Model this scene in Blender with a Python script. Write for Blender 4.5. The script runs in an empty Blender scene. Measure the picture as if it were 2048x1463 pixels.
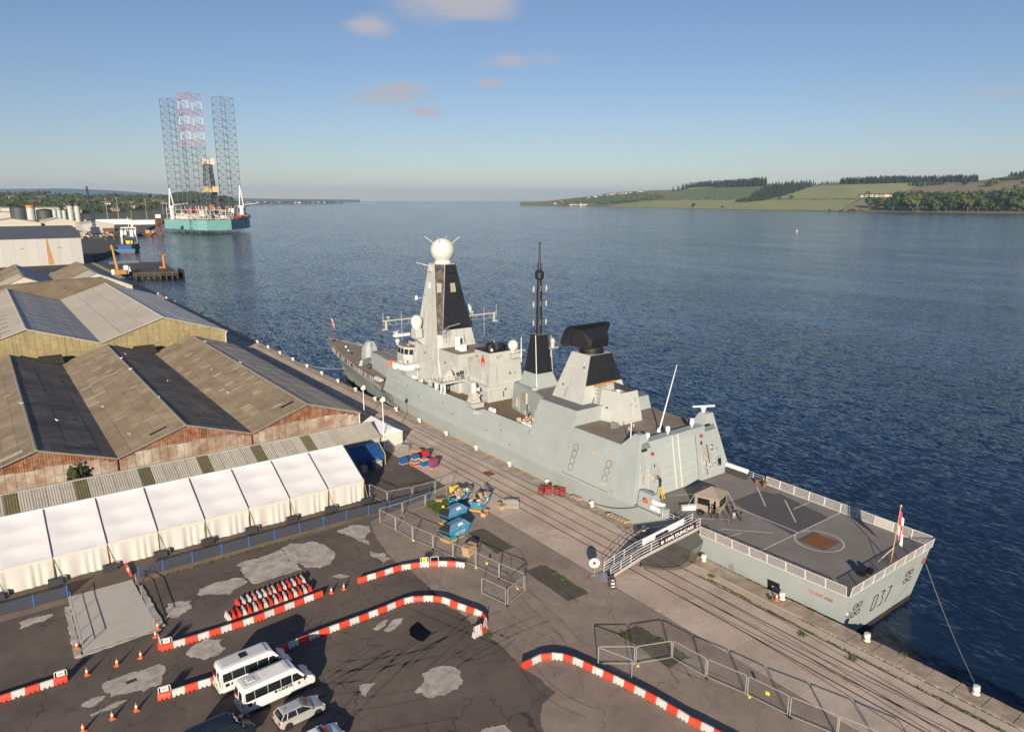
import bpy, bmesh, math, random
import numpy as np
from mathutils import Vector, Matrix

R = math.radians
scene = bpy.context.scene
COL = scene.collection
random.seed(7)

# ------------------------------------------------------------------ camera
# world: X across the quay towards the water, Y along the quay (towards the bow), Z up, quay surface at z = 0
CAM_H, CAM_F, PITCH, YAW = 43.0, 1429.0, R(13.06), R(36.714)
cd = bpy.data.cameras.new('camera')
cam = bpy.data.objects.new('camera', cd)
COL.objects.link(cam)
cam.location = (0, 0, CAM_H)
cam.rotation_euler = (math.pi / 2 - PITCH, 0, -YAW)
cd.sensor_width = 36.0
cd.lens = CAM_F / 2048 * 36.0
cd.clip_start, cd.clip_end = 1.0, 120000.0
scene.camera = cam

# ------------------------------------------------------------------ world, sun, exposure
SUN_EL, SUN_AZ = R(16.5), R(220.0)
w = bpy.data.worlds.new('World')
scene.world = w
w.use_nodes = True
nt = w.node_tree
nt.nodes.clear()
def wn(t, **k):
    n = nt.nodes.new(t)
    for a, b in k.items():
        setattr(n, a, b)
    return n
out = wn('ShaderNodeOutputWorld')
bg = wn('ShaderNodeBackground')
sky = wn('ShaderNodeTexSky')
sky.sky_type = 'NISHITA'
sky.sun_disc = False
sky.sun_elevation = SUN_EL
sky.sun_rotation = SUN_AZ
sky.altitude = 50
sky.air_density = 1.0
sky.dust_density = 0.05
sky.ozone_density = 2.2
bg.inputs['Strength'].default_value = 0.060
# thin clouds: drifting noise over the whole sky, thicker in a few banks
tc = wn('ShaderNodeTexCoord')
sep = wn('ShaderNodeSeparateXYZ')
nt.links.new(tc.outputs['Generated'], sep.inputs[0])
def M(op, a, b=None, c=None, clamp=False):
    n = wn('ShaderNodeMath', operation=op, use_clamp=clamp)
    for i, v in enumerate((a, b, c)):
        if v is None: continue
        if isinstance(v, (int, float)): n.inputs[i].default_value = v
        else: nt.links.new(v, n.inputs[i])
    return n.outputs[0]
az = M('ARCTAN2', sep.outputs['X'], sep.outputs['Y'])
el = M('ARCSINE', sep.outputs['Z'])
comb = wn('ShaderNodeCombineXYZ')
nt.links.new(M('MULTIPLY', az, 7.0), comb.inputs[0]); nt.links.new(M('MULTIPLY', el, 24.0), comb.inputs[1]); comb.inputs[2].default_value = 2.7
nz = wn('ShaderNodeTexNoise'); nz.inputs['Scale'].default_value = 1.0; nz.inputs['Detail'].default_value = 8.0; nz.inputs['Roughness'].default_value = 0.58; nz.inputs['Distortion'].default_value = 0.5
nt.links.new(comb.outputs[0], nz.inputs['Vector'])
BANKS = [(0.585, 0.243, 0.10, 0.030, 1.0), (0.455, 0.212, 0.036, 0.016, 0.85), (0.48, 0.136, 0.062, 0.017, 0.95), (0.525, 0.112, 0.026, 0.008, 0.8), (0.612, 0.148, 0.022, 0.008, 0.85), (0.661, 0.176, 0.065, 0.014, 0.7), (1.19, 0.115, 0.09, 0.010, 0.6), (1.25, 0.078, 0.06, 0.008, 0.5),
         (-0.5, 0.34, 0.16, 0.05, 0.9), (2.2, 0.30, 0.2, 0.05, 0.9), (3.0, 0.22, 0.15, 0.04, 0.8), (-1.6, 0.25, 0.2, 0.05, 0.9), (-2.4, 0.4, 0.2, 0.07, 0.9), (1.6, 0.6, 0.25, 0.1, 0.9), (0.2, 0.75, 0.3, 0.1, 0.9)]
mask = None
for a0, e0, wa, we, k in BANKS:
    u = M('DIVIDE', M('SUBTRACT', az, a0), wa); v = M('DIVIDE', M('SUBTRACT', el, e0), we)
    g = M('MULTIPLY', M('EXPONENT', M('MULTIPLY', M('ADD', M('MULTIPLY', u, u), M('MULTIPLY', v, v)), -1.0)), k)
    mask = g if mask is None else M('MAXIMUM', mask, g)
dens = M('ADD', M('MULTIPLY', mask, 0.62), nz.outputs['Fac'])
ramp = wn('ShaderNodeMapRange'); ramp.inputs['From Min'].default_value = 0.66; ramp.inputs['From Max'].default_value = 1.12
ramp.inputs['To Min'].default_value = 0.0; ramp.inputs['To Max'].default_value = 0.92; ramp.interpolation_type = 'SMOOTHSTEP'
nt.links.new(dens, ramp.inputs['Value'])
tint = wn('ShaderNodeMix', data_type='RGBA', blend_type='MULTIPLY'); tint.inputs[0].default_value = 1.0; tint.inputs[7].default_value = (0.87, 0.865, 1.01, 1)
nt.links.new(sky.outputs[0], tint.inputs[6])
mix = wn('ShaderNodeMix', data_type='RGBA')
mix.inputs[7].default_value = (5.4, 5.2, 5.7, 1)
nt.links.new(ramp.outputs[0], mix.inputs[0])
nt.links.new(tint.outputs[2], mix.inputs[6])
nt.links.new(mix.outputs[2], bg.inputs['Color'])
nt.links.new(bg.outputs[0], out.inputs['Surface'])

sl = bpy.data.lights.new('sun', 'SUN')
sl.energy = 5.0
sl.angle = R(0.53)
sl.color = (1.0, 0.86, 0.68)
sun = bpy.data.objects.new('sun', sl)
COL.objects.link(sun)
sun.rotation_euler = (math.pi / 2 - SUN_EL, 0, -(SUN_AZ - math.pi))
sun.location = (-60, -70, 120)

vs = scene.view_settings
scene.display_settings.display_device = 'sRGB'
vs.view_transform = 'Standard'
vs.look = 'None'
vs.exposure = 0.62
vs.gamma = 1.0
vs.use_curve_mapping = False
scene.cycles.max_bounces = 5
scene.cycles.diffuse_bounces = 2
scene.cycles.glossy_bounces = 3
scene.cycles.transmission_bounces = 4
scene.cycles.transparent_max_bounces = 8
scene.cycles.volume_bounces = 0
scene.cycles.caustics_reflective = False
scene.cycles.caustics_refractive = False
scene.cycles.use_denoising = True
scene.cycles.use_adaptive_sampling = True
scene.cycles.adaptive_threshold = 0.015
scene.cycles.sample_clamp_indirect = 6.0

# ------------------------------------------------------------------ points seen along a line of sight
_h = np.array([math.sin(YAW), math.cos(YAW), 0.0]); _r = np.array([math.cos(YAW), -math.sin(YAW), 0.0]); _u = np.array([0, 0, 1.0])
_F = _h * math.cos(PITCH) - _u * math.sin(PITCH); _U = _h * math.sin(PITCH) + _u * math.cos(PITCH)
def _ray(x, y):
    return _F * CAM_F + _r * (x - 1024) - _U * (y - 731.5)
def gp(x, y, z=0.0):          # point at height z
    d = _ray(x, y); t = (z - CAM_H) / d[2]
    return Vector((d[0] * t, d[1] * t, z))
def pX(x, y, X):
    d = _ray(x, y); t = X / d[0]
    return Vector((X, d[1] * t, CAM_H + d[2] * t))
def pY(x, y, Y):
    d = _ray(x, y); t = Y / d[1]
    return Vector((d[0] * t, Y, CAM_H + d[2] * t))
def pD(x, y, D):              # point at horizontal distance D
    d = _ray(x, y); t = D / math.hypot(d[0], d[1])
    return Vector((d[0] * t, d[1] * t, CAM_H + d[2] * t))

# ------------------------------------------------------------------ mesh builder
class MB:
    def __init__(s):
        s.v = []; s.f = []; s.m = []; s.cur = 0
    def add(s, vs, fs):
        o = len(s.v); s.v += [tuple(p) for p in vs]; s.f += [[i + o for i in f] for f in fs]; s.m += [s.cur] * len(fs)
        return s
    def box(s, c, d, rz=0.0, top=None, ry=0.0):
        # c = centre of the bottom, d = full sizes; top = (scale x, scale y) of the top face
        tx, ty = top or (1, 1)
        x, y, z = d[0] / 2, d[1] / 2, d[2]
        pts = [(-x, -y, 0), (x, -y, 0), (x, y, 0), (-x, y, 0), (-x * tx, -y * ty, z), (x * tx, -y * ty, z), (x * tx, y * ty, z), (-x * tx, y * ty, z)]
        cz, sz = math.cos(rz), math.sin(rz)
        if ry:
            cy_, sy_ = math.cos(ry), math.sin(ry)
            pts = [(p[0] * cy_ + p[2] * sy_, p[1], -p[0] * sy_ + p[2] * cy_) for p in pts]
        pts = [(c[0] + p[0] * cz - p[1] * sz, c[1] + p[0] * sz + p[1] * cz, c[2] + p[2]) for p in pts]
        return s.add(pts, [(3, 2, 1, 0), (4, 5, 6, 7), (0, 1, 5, 4), (1, 2, 6, 5), (2, 3, 7, 6), (3, 0, 4, 7)])
    def loft(s, rings, cap=True, closed=True):
        n = len(rings[0]); vs = [p for r_ in rings for p in r_]; fs = []
        for k in range(len(rings) - 1):
            for i in range(n if closed else n - 1):
                j = (i + 1) % n
                fs.append((k * n + i, k * n + j, (k + 1) * n + j, (k + 1) * n + i))
        if cap and closed:
            fs.append(tuple(reversed(range(n)))); fs.append(tuple(range((len(rings) - 1) * n, len(rings) * n)))
        return s.add(vs, fs)
    def prism(s, poly, z0, z1, top=None):
        t = top or poly
        return s.loft([[(p[0], p[1], z0 if len(p) < 3 else p[2]) for p in poly], [(p[0], p[1], z1 if len(p) < 3 else p[2]) for p in t]])
    def tube(s, a, b, r, n=6, r2=None):
        a, b = Vector(a), Vector(b); d = (b - a)
        if d.length < 1e-6: return s
        d.normalize(); up = Vector((0, 0, 1)) if abs(d.z) < 0.95 else Vector((1, 0, 0))
        u = d.cross(up).normalized(); v = d.cross(u); r2 = r if r2 is None else r2
        ra = [a + (u * math.cos(t) + v * math.sin(t)) * r for t in [2 * math.pi * (i + .5) / n for i in range(n)]]
        rb = [b + (u * math.cos(t) + v * math.sin(t)) * r2 for t in [2 * math.pi * (i + .5) / n for i in range(n)]]
        return s.loft([ra, rb])
    def path(s, pts, r, n=6):
        for a, b in zip(pts[:-1], pts[1:]): s.tube(a, b, r, n)
        return s
    def lathe(s, prof, c=(0, 0, 0), n=16, axis='z'):
        rings = []
        for r_, z in prof:
            ring = []
            for i in range(n):
                t = 2 * math.pi * i / n
                p = (r_ * math.cos(t), r_ * math.sin(t), z)
                if axis == 'x': p = (p[2], p[0], p[1])
                if axis == 'y': p = (p[1], p[2], p[0])
                ring.append((c[0] + p[0], c[1] + p[1], c[2] + p[2]))
            rings.append(ring)
        return s.loft(rings)
    def sphere(s, c, r, n=16, m=10, sc=(1, 1, 1)):
        prof = [(max(1e-3, math.sin(math.pi * k / m)) * r, -math.cos(math.pi * k / m) * r) for k in range(m + 1)]
        rings = [[(c[0] + a * math.cos(2 * math.pi * i / n) * sc[0], c[1] + a * math.sin(2 * math.pi * i / n) * sc[1], c[2] + z * sc[2]) for i in range(n)] for a, z in prof]
        return s.loft(rings)
    def quad(s, a, b, c, d):
        return s.add([a, b, c, d], [(0, 1, 2, 3)])
    def poly(s, pts, z=None):
        return s.add([(p[0], p[1], z) if z is not None else p for p in pts], [tuple(range(len(pts)))])
    def slab(s, a, b, c, d, t):
        # a quad given a thickness t along its own normal (a, b, c, d anticlockwise seen from outside)
        a, b, c, d = map(Vector, (a, b, c, d)); n = (b - a).cross(d - a).normalized() * t
        return s.add([a - n, b - n, c - n, d - n, a, b, c, d], [(3, 2, 1, 0), (4, 5, 6, 7), (0, 1, 5, 4), (1, 2, 6, 5), (2, 3, 7, 6), (3, 0, 4, 7)])
    def mesh(s, name, mats, smooth=False):
        me = bpy.data.meshes.new(name); me.from_pydata(s.v, [], s.f)
        for m_ in (mats if isinstance(mats, (list, tuple)) else [mats]): me.materials.append(m_)
        if isinstance(mats, (list, tuple)) and len(mats) > 1: me.polygons.foreach_set('material_index', s.m)
        if smooth is True: me.polygons.foreach_set('use_smooth', [True] * len(me.polygons))
        elif smooth: me.set_sharp_from_angle(angle=R(smooth)) if False else me.polygons.foreach_set('use_smooth', [True] * len(me.polygons)); 
        if smooth and smooth is not True:
            try: me.set_sharp_from_angle(angle=R(smooth))
            except Exception: pass
        me.update(); return me
    def build(s, name, mats, parent=None, smooth=False, loc=None, rz=0.0):
        return obj(name, s.mesh(name, mats, smooth), parent, loc, rz)
def obj(name, me, parent=None, loc=None, rz=0.0):
    o = bpy.data.objects.new(name, me); COL.objects.link(o)
    if parent is not None: o.parent = parent
    if loc is not None: o.location = loc
    if rz: o.rotation_euler = (0, 0, rz)
    return o
def tag(o, label, cat, group=None, kind=None):
    if label: o['label'] = label
    if cat: o['category'] = cat
    if group: o['group'] = group
    if kind: o['kind'] = kind
    return o
def empty(name, label, cat, loc=(0, 0, 0), rz=0.0, group=None):
    o = bpy.data.objects.new(name, None); COL.objects.link(o); o.location = loc; o.rotation_euler = (0, 0, rz)
    return tag(o, label, cat, group)
def structure(o):
    o['kind'] = 'structure'; return o
KIDS = {}
def dup(root, loc, rz=None, label=None, group=None):
    def cp(o, par):
        c = o.copy(); COL.objects.link(c)
        if par is not None: c.parent = par
        for k in KIDS.get(o.name) or list(o.children): cp(k, c)
        return c
    r_ = cp(root, None); r_.location = loc
    if rz is not None: r_.rotation_euler = (0, 0, rz)
    if label: r_['label'] = label
    if group: r_['group'] = group
    return r_
ORD = ('first second third fourth fifth sixth seventh eighth ninth tenth eleventh twelfth thirteenth fourteenth fifteenth sixteenth seventeenth eighteenth nineteenth twentieth '
       'twenty-first twenty-second twenty-third twenty-fourth twenty-fifth twenty-sixth twenty-seventh twenty-eighth twenty-ninth thirtieth thirty-first thirty-second thirty-third thirty-fourth thirty-fifth thirty-sixth thirty-seventh thirty-eighth thirty-ninth fortieth '
       'forty-first forty-second forty-third forty-fourth forty-fifth forty-sixth forty-seventh forty-eighth forty-ninth fiftieth fifty-first fifty-second fifty-third fifty-fourth fifty-fifth fifty-sixth fifty-seventh fifty-eighth fifty-ninth sixtieth').split()

# ------------------------------------------------------------------ materials
def mat(name, col, rough=0.6, metal=0.0, var=0.12, scale=0.6, bump=0.0, bscale=8.0, streak=0.0, scol=None, rnd=0.0, spec=0.5, col2=None, c2scale=0.08, c2=0.5, coord='pos', alpha=None, sscale=1.2, plates=None, cracks=None, corr=None):
    """weathered surface: base colour, fine and coarse variation, optional vertical rain streaks, optional per-object tone"""
    m = bpy.data.materials.new(name); m.use_nodes = True
    t = m.node_tree; N = t.nodes; L = t.links
    b = N['Principled BSDF']
    b.inputs['Roughness'].default_value = rough; b.inputs['Metallic'].default_value = metal
    b.inputs['Specular IOR Level'].default_value = spec
    c = (*col, 1)
    g = N.new('ShaderNodeNewGeometry') if coord == 'pos' else N.new('ShaderNodeTexCoord')
    P = g.outputs['Position'] if coord == 'pos' else g.outputs['Object']
    def noise(sc, det=5.0, ro=0.6, vec=None):
        n = N.new('ShaderNodeTexNoise'); n.inputs['Scale'].default_value = sc; n.inputs['Detail'].default_value = det; n.inputs['Roughness'].default_value = ro
        L.new(vec or P, n.inputs['Vector']); return n.outputs['Fac']
    def mr(x, a, b_, c_, d):
        n = N.new('ShaderNodeMapRange'); L.new(x, n.inputs[0])
        for i, v in enumerate((a, b_, c_, d)): n.inputs[i + 1].default_value = v
        return n.outputs[0]
    def mixc(f, a, b_, mode='MIX'):
        n = N.new('ShaderNodeMix'); n.data_type = 'RGBA'; n.blend_type = mode
        if isinstance(f, float): n.inputs[0].default_value = f
        else: L.new(f, n.inputs[0])
        for i, v in ((6, a), (7, b_)):
            if isinstance(v, tuple): n.inputs[i].default_value = v
            else: L.new(v, n.inputs[i])
        return n.outputs[2]
    cur = c
    if col2: cur = mixc(mr(noise(c2scale, 6.0, 0.65), 0.5 - 0.12, 0.5 + 0.12, 0.0, c2), cur, (*col2, 1))
    if var:
        v = mr(noise(scale, 6.0, 0.7), 0.25, 0.75, 1 - var, 1 + var)
        n = N.new('ShaderNodeVectorMath'); n.operation = 'SCALE'
        if isinstance(cur, tuple): n.inputs[0].default_value = cur[:3]
        else: L.new(cur, n.inputs[0])
        L.new(v, n.inputs['Scale']); cur = n.outputs[0]
    if cracks:
        dn = N.new('ShaderNodeTexNoise'); dn.inputs['Scale'].default_value = .9; dn.inputs['Detail'].default_value = 4; L.new(P, dn.inputs['Vector']); va = N.new('ShaderNodeVectorMath'); va.operation = 'MULTIPLY_ADD'; L.new(dn.outputs['Color'], va.inputs[0]); va.inputs[1].default_value = (2.2, 2.2, 0); L.new(P, va.inputs[2])
        vo = N.new('ShaderNodeTexVoronoi'); vo.feature = 'DISTANCE_TO_EDGE'; vo.inputs['Scale'].default_value = cracks[0]; L.new(va.outputs[0], vo.inputs['Vector'])
        f1 = mr(vo.outputs['Distance'], 0.0, cracks[1] * cracks[0], 1.0, 0.0); f2 = mr(noise(.11, 3.0, .6), .40, .52, 0.0, cracks[2]); ml = N.new('ShaderNodeMath'); ml.operation = 'MULTIPLY'; ml.use_clamp = True; L.new(f1, ml.inputs[0]); L.new(f2, ml.inputs[1])
        cur = mixc(ml.outputs[0], cur, (*[x * .32 for x in col], 1))
        f3 = mr(noise(2.3, 8.0, .8), .56, .70, 0.0, .38); cur = mixc(f3, cur, (*[min(1, x * 1.9) for x in col], 1))
        f4 = mr(noise(.33, 5.0, .6), .60, .70, 0.0, .45); cur = mixc(f4, cur, (*[x * .55 for x in col], 1))
    if plates:
        sx = N.new('ShaderNodeSeparateXYZ'); L.new(P, sx.inputs[0]); cb = N.new('ShaderNodeCombineXYZ'); ad = N.new('ShaderNodeMath'); L.new(sx.outputs[0], ad.inputs[0]); L.new(sx.outputs[1], ad.inputs[1]); L.new(ad.outputs[0], cb.inputs[0]); L.new(sx.outputs[2], cb.inputs[1])
        br = N.new('ShaderNodeTexBrick'); L.new(cb.outputs[0], br.inputs['Vector']); br.inputs['Scale'].default_value = 1.0; br.inputs['Brick Width'].default_value = plates[0]; br.inputs['Row Height'].default_value = plates[1]; br.inputs['Mortar Size'].default_value = .018; br.inputs['Mortar Smooth'].default_value = .6
        for k_, v_ in (('Color1', plates[2]), ('Color2', 2 - plates[2]), ('Mortar', plates[3])): br.inputs[k_].default_value = (v_, v_, v_, 1)
        cur = mixc(1.0, cur, br.outputs['Color'], 'MULTIPLY')
    if streak:
        mpn = N.new('ShaderNodeMapping'); mpn.inputs['Scale'].default_value = (sscale, sscale, sscale * 0.06); L.new(P, mpn.inputs[0])
        f = mr(noise(1.0, 4.0, 0.7, mpn.outputs[0]), 0.52, 0.75, 0.0, streak)
        sc_ = scol or tuple(x * 0.45 for x in col)
        cur = mixc(f, cur, (*sc_, 1))
    if rnd:
        oi = N.new('ShaderNodeObjectInfo'); v = mr(oi.outputs['Random'], 0.0, 1.0, 1 - rnd, 1 + rnd)
        n = N.new('ShaderNodeVectorMath'); n.operation = 'SCALE'
        if isinstance(cur, tuple): n.inputs[0].default_value = cur[:3]
        else: L.new(cur, n.inputs[0])
        L.new(v, n.inputs['Scale']); cur = n.outputs[0]
    if isinstance(cur, tuple): b.inputs['Base Color'].default_value = cur
    else: L.new(cur, b.inputs['Base Color'])
    if corr:
        wv = N.new('ShaderNodeTexWave'); wv.bands_direction = corr[0]; wv.inputs['Scale'].default_value = .314 / corr[1]; L.new(P, wv.inputs['Vector'])
        bn = N.new('ShaderNodeBump'); bn.inputs['Strength'].default_value = corr[2]; bn.inputs['Distance'].default_value = .06; L.new(wv.outputs['Fac'], bn.inputs['Height']); L.new(bn.outputs[0], b.inputs['Normal'])
    elif bump:
        bn = N.new('ShaderNodeBump'); bn.inputs['Strength'].default_value = bump; bn.inputs['Distance'].default_value = 0.05
        L.new(noise(bscale, 5.0, 0.6), bn.inputs['Height']); L.new(bn.outputs[0], b.inputs['Normal'])
    if alpha is not None: b.inputs['Alpha'].default_value = alpha
    return m
MT = {}
def mk(key, *a, **k):
    MT[key] = mat(key, *a, **k); return MT[key]
mk('white_paint', (0.76, 0.76, 0.74), 0.45, var=0.08, streak=0.25)
mk('galv', (0.42, 0.43, 0.44), 0.45, 0.6, var=0.15)
mk('steel_dark', (0.07, 0.07, 0.075), 0.55, 0.3)
mk('black', (0.012, 0.012, 0.014), 0.5, var=0.2)
mk('rubber', (0.02, 0.02, 0.021), 0.8)
mk('glass_dark', (0.012, 0.016, 0.02), 0.06, var=0.0, spec=0.8)
mk('rust', (0.20, 0.075, 0.03), 0.85, var=0.4, scale=2.5)
mk('timber', (0.46, 0.30, 0.16), 0.8, var=0.25, scale=3)
mk('orange', (0.75, 0.13, 0.02), 0.5, var=0.1)
mk('yellow', (0.75, 0.50, 0.03), 0.5, var=0.12)
mk('red', (0.62, 0.03, 0.02), 0.45, var=0.1)
mk('blue', (0.02, 0.12, 0.45), 0.5)
mk('concrete', (0.32, 0.29, 0.25), 0.85, var=0.2, scale=0.8, bump=0.3)

def text_mesh(txt, size, depth=0.01, bold=0.0):
    cu = bpy.data.curves.new('lettering', 'FONT'); cu.body = txt; cu.size = size; cu.extrude = depth; cu.align_x = 'CENTER'; cu.align_y = 'CENTER'; cu.offset = bold
    o = bpy.data.objects.new('lettering', cu); COL.objects.link(o)
    dg = bpy.context.evaluated_depsgraph_get(); me = bpy.data.meshes.new_from_object(o.evaluated_get(dg))
    bpy.data.objects.remove(o); bpy.data.curves.remove(cu); me.materials.clear()
    return me
def lettering(name, txt, size, m, org, right, up, parent=None, bold=0.0, depth=0.01):
    # letters laid on a surface: origin at the centre, reading direction and up direction given in the parent's space
    me = text_mesh(txt, size, depth, bold); me.materials.append(m)
    rt = Vector(right).normalized(); u = Vector(up); u = (u - rt * u.dot(rt)).normalized(); n = rt.cross(u)
    me.transform(Matrix(((rt.x, u.x, n.x, org[0]), (rt.y, u.y, n.y, org[1]), (rt.z, u.z, n.z, org[2]), (0, 0, 0, 1))))
    return obj(name, me, parent)
mk('louvre', (0.33, 0.285, 0.235), 0.7, var=0.15, scale=4)
# ================================================================== SETTING
WATER_Z = -4.0
def water_material():
    m = bpy.data.materials.new('water'); m.use_nodes = True
    t = m.node_tree; N = t.nodes; L = t.links; b = N['Principled BSDF']
    b.inputs['Base Color'].default_value = (0.006, 0.021, 0.052, 1); b.inputs['IOR'].default_value = 1.33; b.inputs['Specular IOR Level'].default_value = 0.36
    g = N.new('ShaderNodeNewGeometry')
    def noise(sc, det, ro, dist=0.0, rot=0.0):
        mp = N.new('ShaderNodeMapping'); mp.inputs['Scale'].default_value = sc; mp.inputs['Rotation'].default_value = (0, 0, rot); L.new(g.outputs['Position'], mp.inputs[0])
        n = N.new('ShaderNodeTexNoise'); n.inputs['Scale'].default_value = 1.0; n.inputs['Detail'].default_value = det; n.inputs['Roughness'].default_value = ro; n.inputs['Distortion'].default_value = dist
        L.new(mp.outputs[0], n.inputs['Vector']); return n.outputs['Fac']
    def mth(op, a, b_):
        n = N.new('ShaderNodeMath'); n.operation = op
        for i, v in enumerate((a, b_)):
            if isinstance(v, float): n.inputs[i].default_value = v
            else: L.new(v, n.inputs[i])
        return n.outputs[0]
    def mr(x, a, b_, c_, d):
        n = N.new('ShaderNodeMapRange'); L.new(x, n.inputs[0])
        for i, v in enumerate((a, b_, c_, d)): n.inputs[i + 1].default_value = v
        return n.outputs[0]
    def vnoise(sc, det, ro, rot):
        mp = N.new('ShaderNodeMapping'); mp.inputs['Scale'].default_value = sc; mp.inputs['Rotation'].default_value = (0, 0, rot); L.new(g.outputs['Position'], mp.inputs[0])
        n = N.new('ShaderNodeTexNoise'); n.inputs['Scale'].default_value = 1.0; n.inputs['Detail'].default_value = det; n.inputs['Roughness'].default_value = ro; n.inputs['Distortion'].default_value = .4
        L.new(mp.outputs[0], n.inputs['Vector']); v = N.new('ShaderNodeVectorMath'); v.operation = 'SUBTRACT'; L.new(n.outputs['Color'], v.inputs[0]); v.inputs[1].default_value = (.5, .5, .5); return v.outputs[0]
    def vs(v, k):
        n = N.new('ShaderNodeVectorMath'); n.operation = 'SCALE'; L.new(v, n.inputs[0])
        if isinstance(k, float): n.inputs['Scale'].default_value = k
        else: L.new(k, n.inputs['Scale'])
        return n.outputs[0]
    def va(a, b_):
        n = N.new('ShaderNodeVectorMath'); n.operation = 'ADD'; L.new(a, n.inputs[0])
        if isinstance(b_, tuple): n.inputs[1].default_value = b_
        else: L.new(b_, n.inputs[1])
        return n.outputs[0]
    slick = noise((0.012, 0.0035, 1), 5.0, 0.62, 1.2, R(-52))          # wind lanes and slicks
    big = noise((0.03, 0.012, 1), 4.0, 0.6, 0.6, R(10))
    amp = mth('MULTIPLY', mr(slick, 0.42, 0.62, 1.0, 0.62), mr(big, 0.3, 0.7, 0.75, 1.2))
    sl_ = va(va(vs(vnoise((0.80, 0.28, 1), 3.0, .6, R(28)), .62), vs(vnoise((2.4, .9, 1), 2.0, .5, R(40)), .85)), vs(vnoise((0.30, 0.10, 1), 2.0, .5, R(18)), .22))
    sl_ = vs(sl_, amp); ms = N.new('ShaderNodeVectorMath'); ms.operation = 'MULTIPLY'; L.new(sl_, ms.inputs[0]); ms.inputs[1].default_value = (1, 1, 0)
    nm = N.new('ShaderNodeVectorMath'); nm.operation = 'NORMALIZE'; L.new(va(ms.outputs[0], (0.0, 0.0, 1.0)), nm.inputs[0]); L.new(nm.outputs[0], b.inputs['Normal'])
    b.inputs['Roughness'].default_value = .09
    return m
MT['water'] = water_material()
wm = MB()
S = 30000.0
wm.poly([(-S, -S), (S, -S), (S, S), (-S, S)], WATER_Z)
structure(wm.build('water', MT['water']))

# ---- ground materials
mk('asphalt', (0.100, 0.081, 0.067), 0.9, var=0.22, scale=0.35, bump=0.25, bscale=10, col2=(0.165, 0.130, 0.104), c2scale=0.06, c2=0.75, cracks=(.16, .06, .95))
mk('slab_concrete', (0.315, 0.250, 0.198), 0.88, var=0.2, scale=0.5, bump=0.2, bscale=9, col2=(0.215, 0.168, 0.132), c2scale=0.09, c2=0.7, cracks=(.11, .055, .9))
mk('apron_concrete', (0.54, 0.44, 0.355), 0.88, var=0.16, scale=0.4, bump=0.2, bscale=9, col2=(0.42, 0.33, 0.262), c2scale=0.16, c2=0.75, rnd=0.07, cracks=(.2, .025, .6))
mk('coping', (0.42, 0.34, 0.26), 0.9, var=0.3, scale=0.9, bump=0.6, bscale=4, col2=(0.27, 0.21, 0.155), c2scale=0.35, c2=0.8, rnd=0.10)
mk('joint', (0.045, 0.038, 0.033), 0.95, var=0.3)
mk('quay_wall', (0.06, 0.055, 0.05), 0.9, var=0.3, streak=0.5)
mk('pale_patch', (0.55, 0.50, 0.43), 0.9, var=0.16, scale=0.7, bump=0.2, col2=(0.20, 0.168, 0.138), c2scale=0.75, c2=0.62)
mk('pit', (0.085, 0.072, 0.055), 0.95, var=0.35, scale=1.6, bump=0.6, bscale=6, col2=(0.11, 0.095, 0.075), c2scale=0.5, c2=0.7)
mk('moss', (0.085, 0.105, 0.022), 0.95, var=0.4, scale=3)
mk('kerb', (0.42, 0.36, 0.30), 0.85, var=0.2)

q = MB()
q.prism([(-160, -80), (64.4, -80), (64.4, 581), (-160, 581)], -9, -0.03)
quay = structure(q.build('quay', MT['joint']))
q = MB(); q.prism([(64.4, -80), (67.0, -80), (67.0, 581), (64.4, 581)], -9, -0.06)
q.build('quay_wall', MT['quay_wall'], quay)
# yard of worn asphalt and the older concrete beside it
y_ = MB(); y_.prism([(-159, -79), (53.6, -79), (53.6, 200), (-159, 200)], -0.025, 0.0)
structure(y_.build('yard', MT['asphalt']))
def ragged(pts, step=0.5, amp=0.16, seed=1):
    rr = random.Random(seed); o = []
    if step == 0.3:      # broken outline: coarse wander plus fine teeth
        for k_ in range(3):
            q_ = []
            for a, b in zip(pts, pts[1:] + pts[:1]):
                d_ = math.hypot(b[0] - a[0], b[1] - a[1]); q_ += [a, ((a[0] + b[0]) / 2 + rr.gauss(0, .09) * d_, (a[1] + b[1]) / 2 + rr.gauss(0, .09) * d_)]
            pts = q_
        step, amp = .16, amp * .35
    for a, b in zip(pts, pts[1:] + pts[:1]):
        L_ = math.hypot(b[0] - a[0], b[1] - a[1]); n = max(1, int(L_ / step))
        for i in range(n):
            t = i / n; o.append((a[0] + (b[0] - a[0]) * t + rr.uniform(-amp, amp), a[1] + (b[1] - a[1]) * t + rr.uniform(-amp, amp)))
    return o
def flat(name, pts, z, m, th=0.003):
    b = MB(); b.prism(pts, z - th, z); return b.build(name, m)
left = [(38.6, 84.4), (37.4, 80.5), (36.8, 77.2), (36.1, 72.7), (36.7, 69.6), (36.5, 63.9), (36.2, 60.2), (36.6, 57.7), (36.3, 55.3), (36.4, 53.5), (36.7, 51), (36.2, 46.9), (36.6, 44.8), (36.5, 42.5), (34.6, 42.0), (33.4, 40.6), (32.5, 39.2), (31.5, 34), (31, 25)]
old = ragged(left, 0.45, 0.13, 3)[:-40] if False else None
lr = []
rr = random.Random(5)
for a, b in zip(left[:-1], left[1:]):
    n = max(1, int(math.hypot(b[0] - a[0], b[1] - a[1]) / 0.4))
    lr += [(a[0] + (b[0] - a[0]) * i / n + rr.uniform(-.12, .12), a[1] + (b[1] - a[1]) * i / n + rr.uniform(-.1, .1)) for i in range(n)]
lr += [(31, -60), (53.6, -60), (53.6, 89.2), (51, 88.2), (46, 86.2)]
structure(flat('concrete_yard', list(reversed(lr)), 0.006, MT['slab_concrete'], 0.004))
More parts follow.
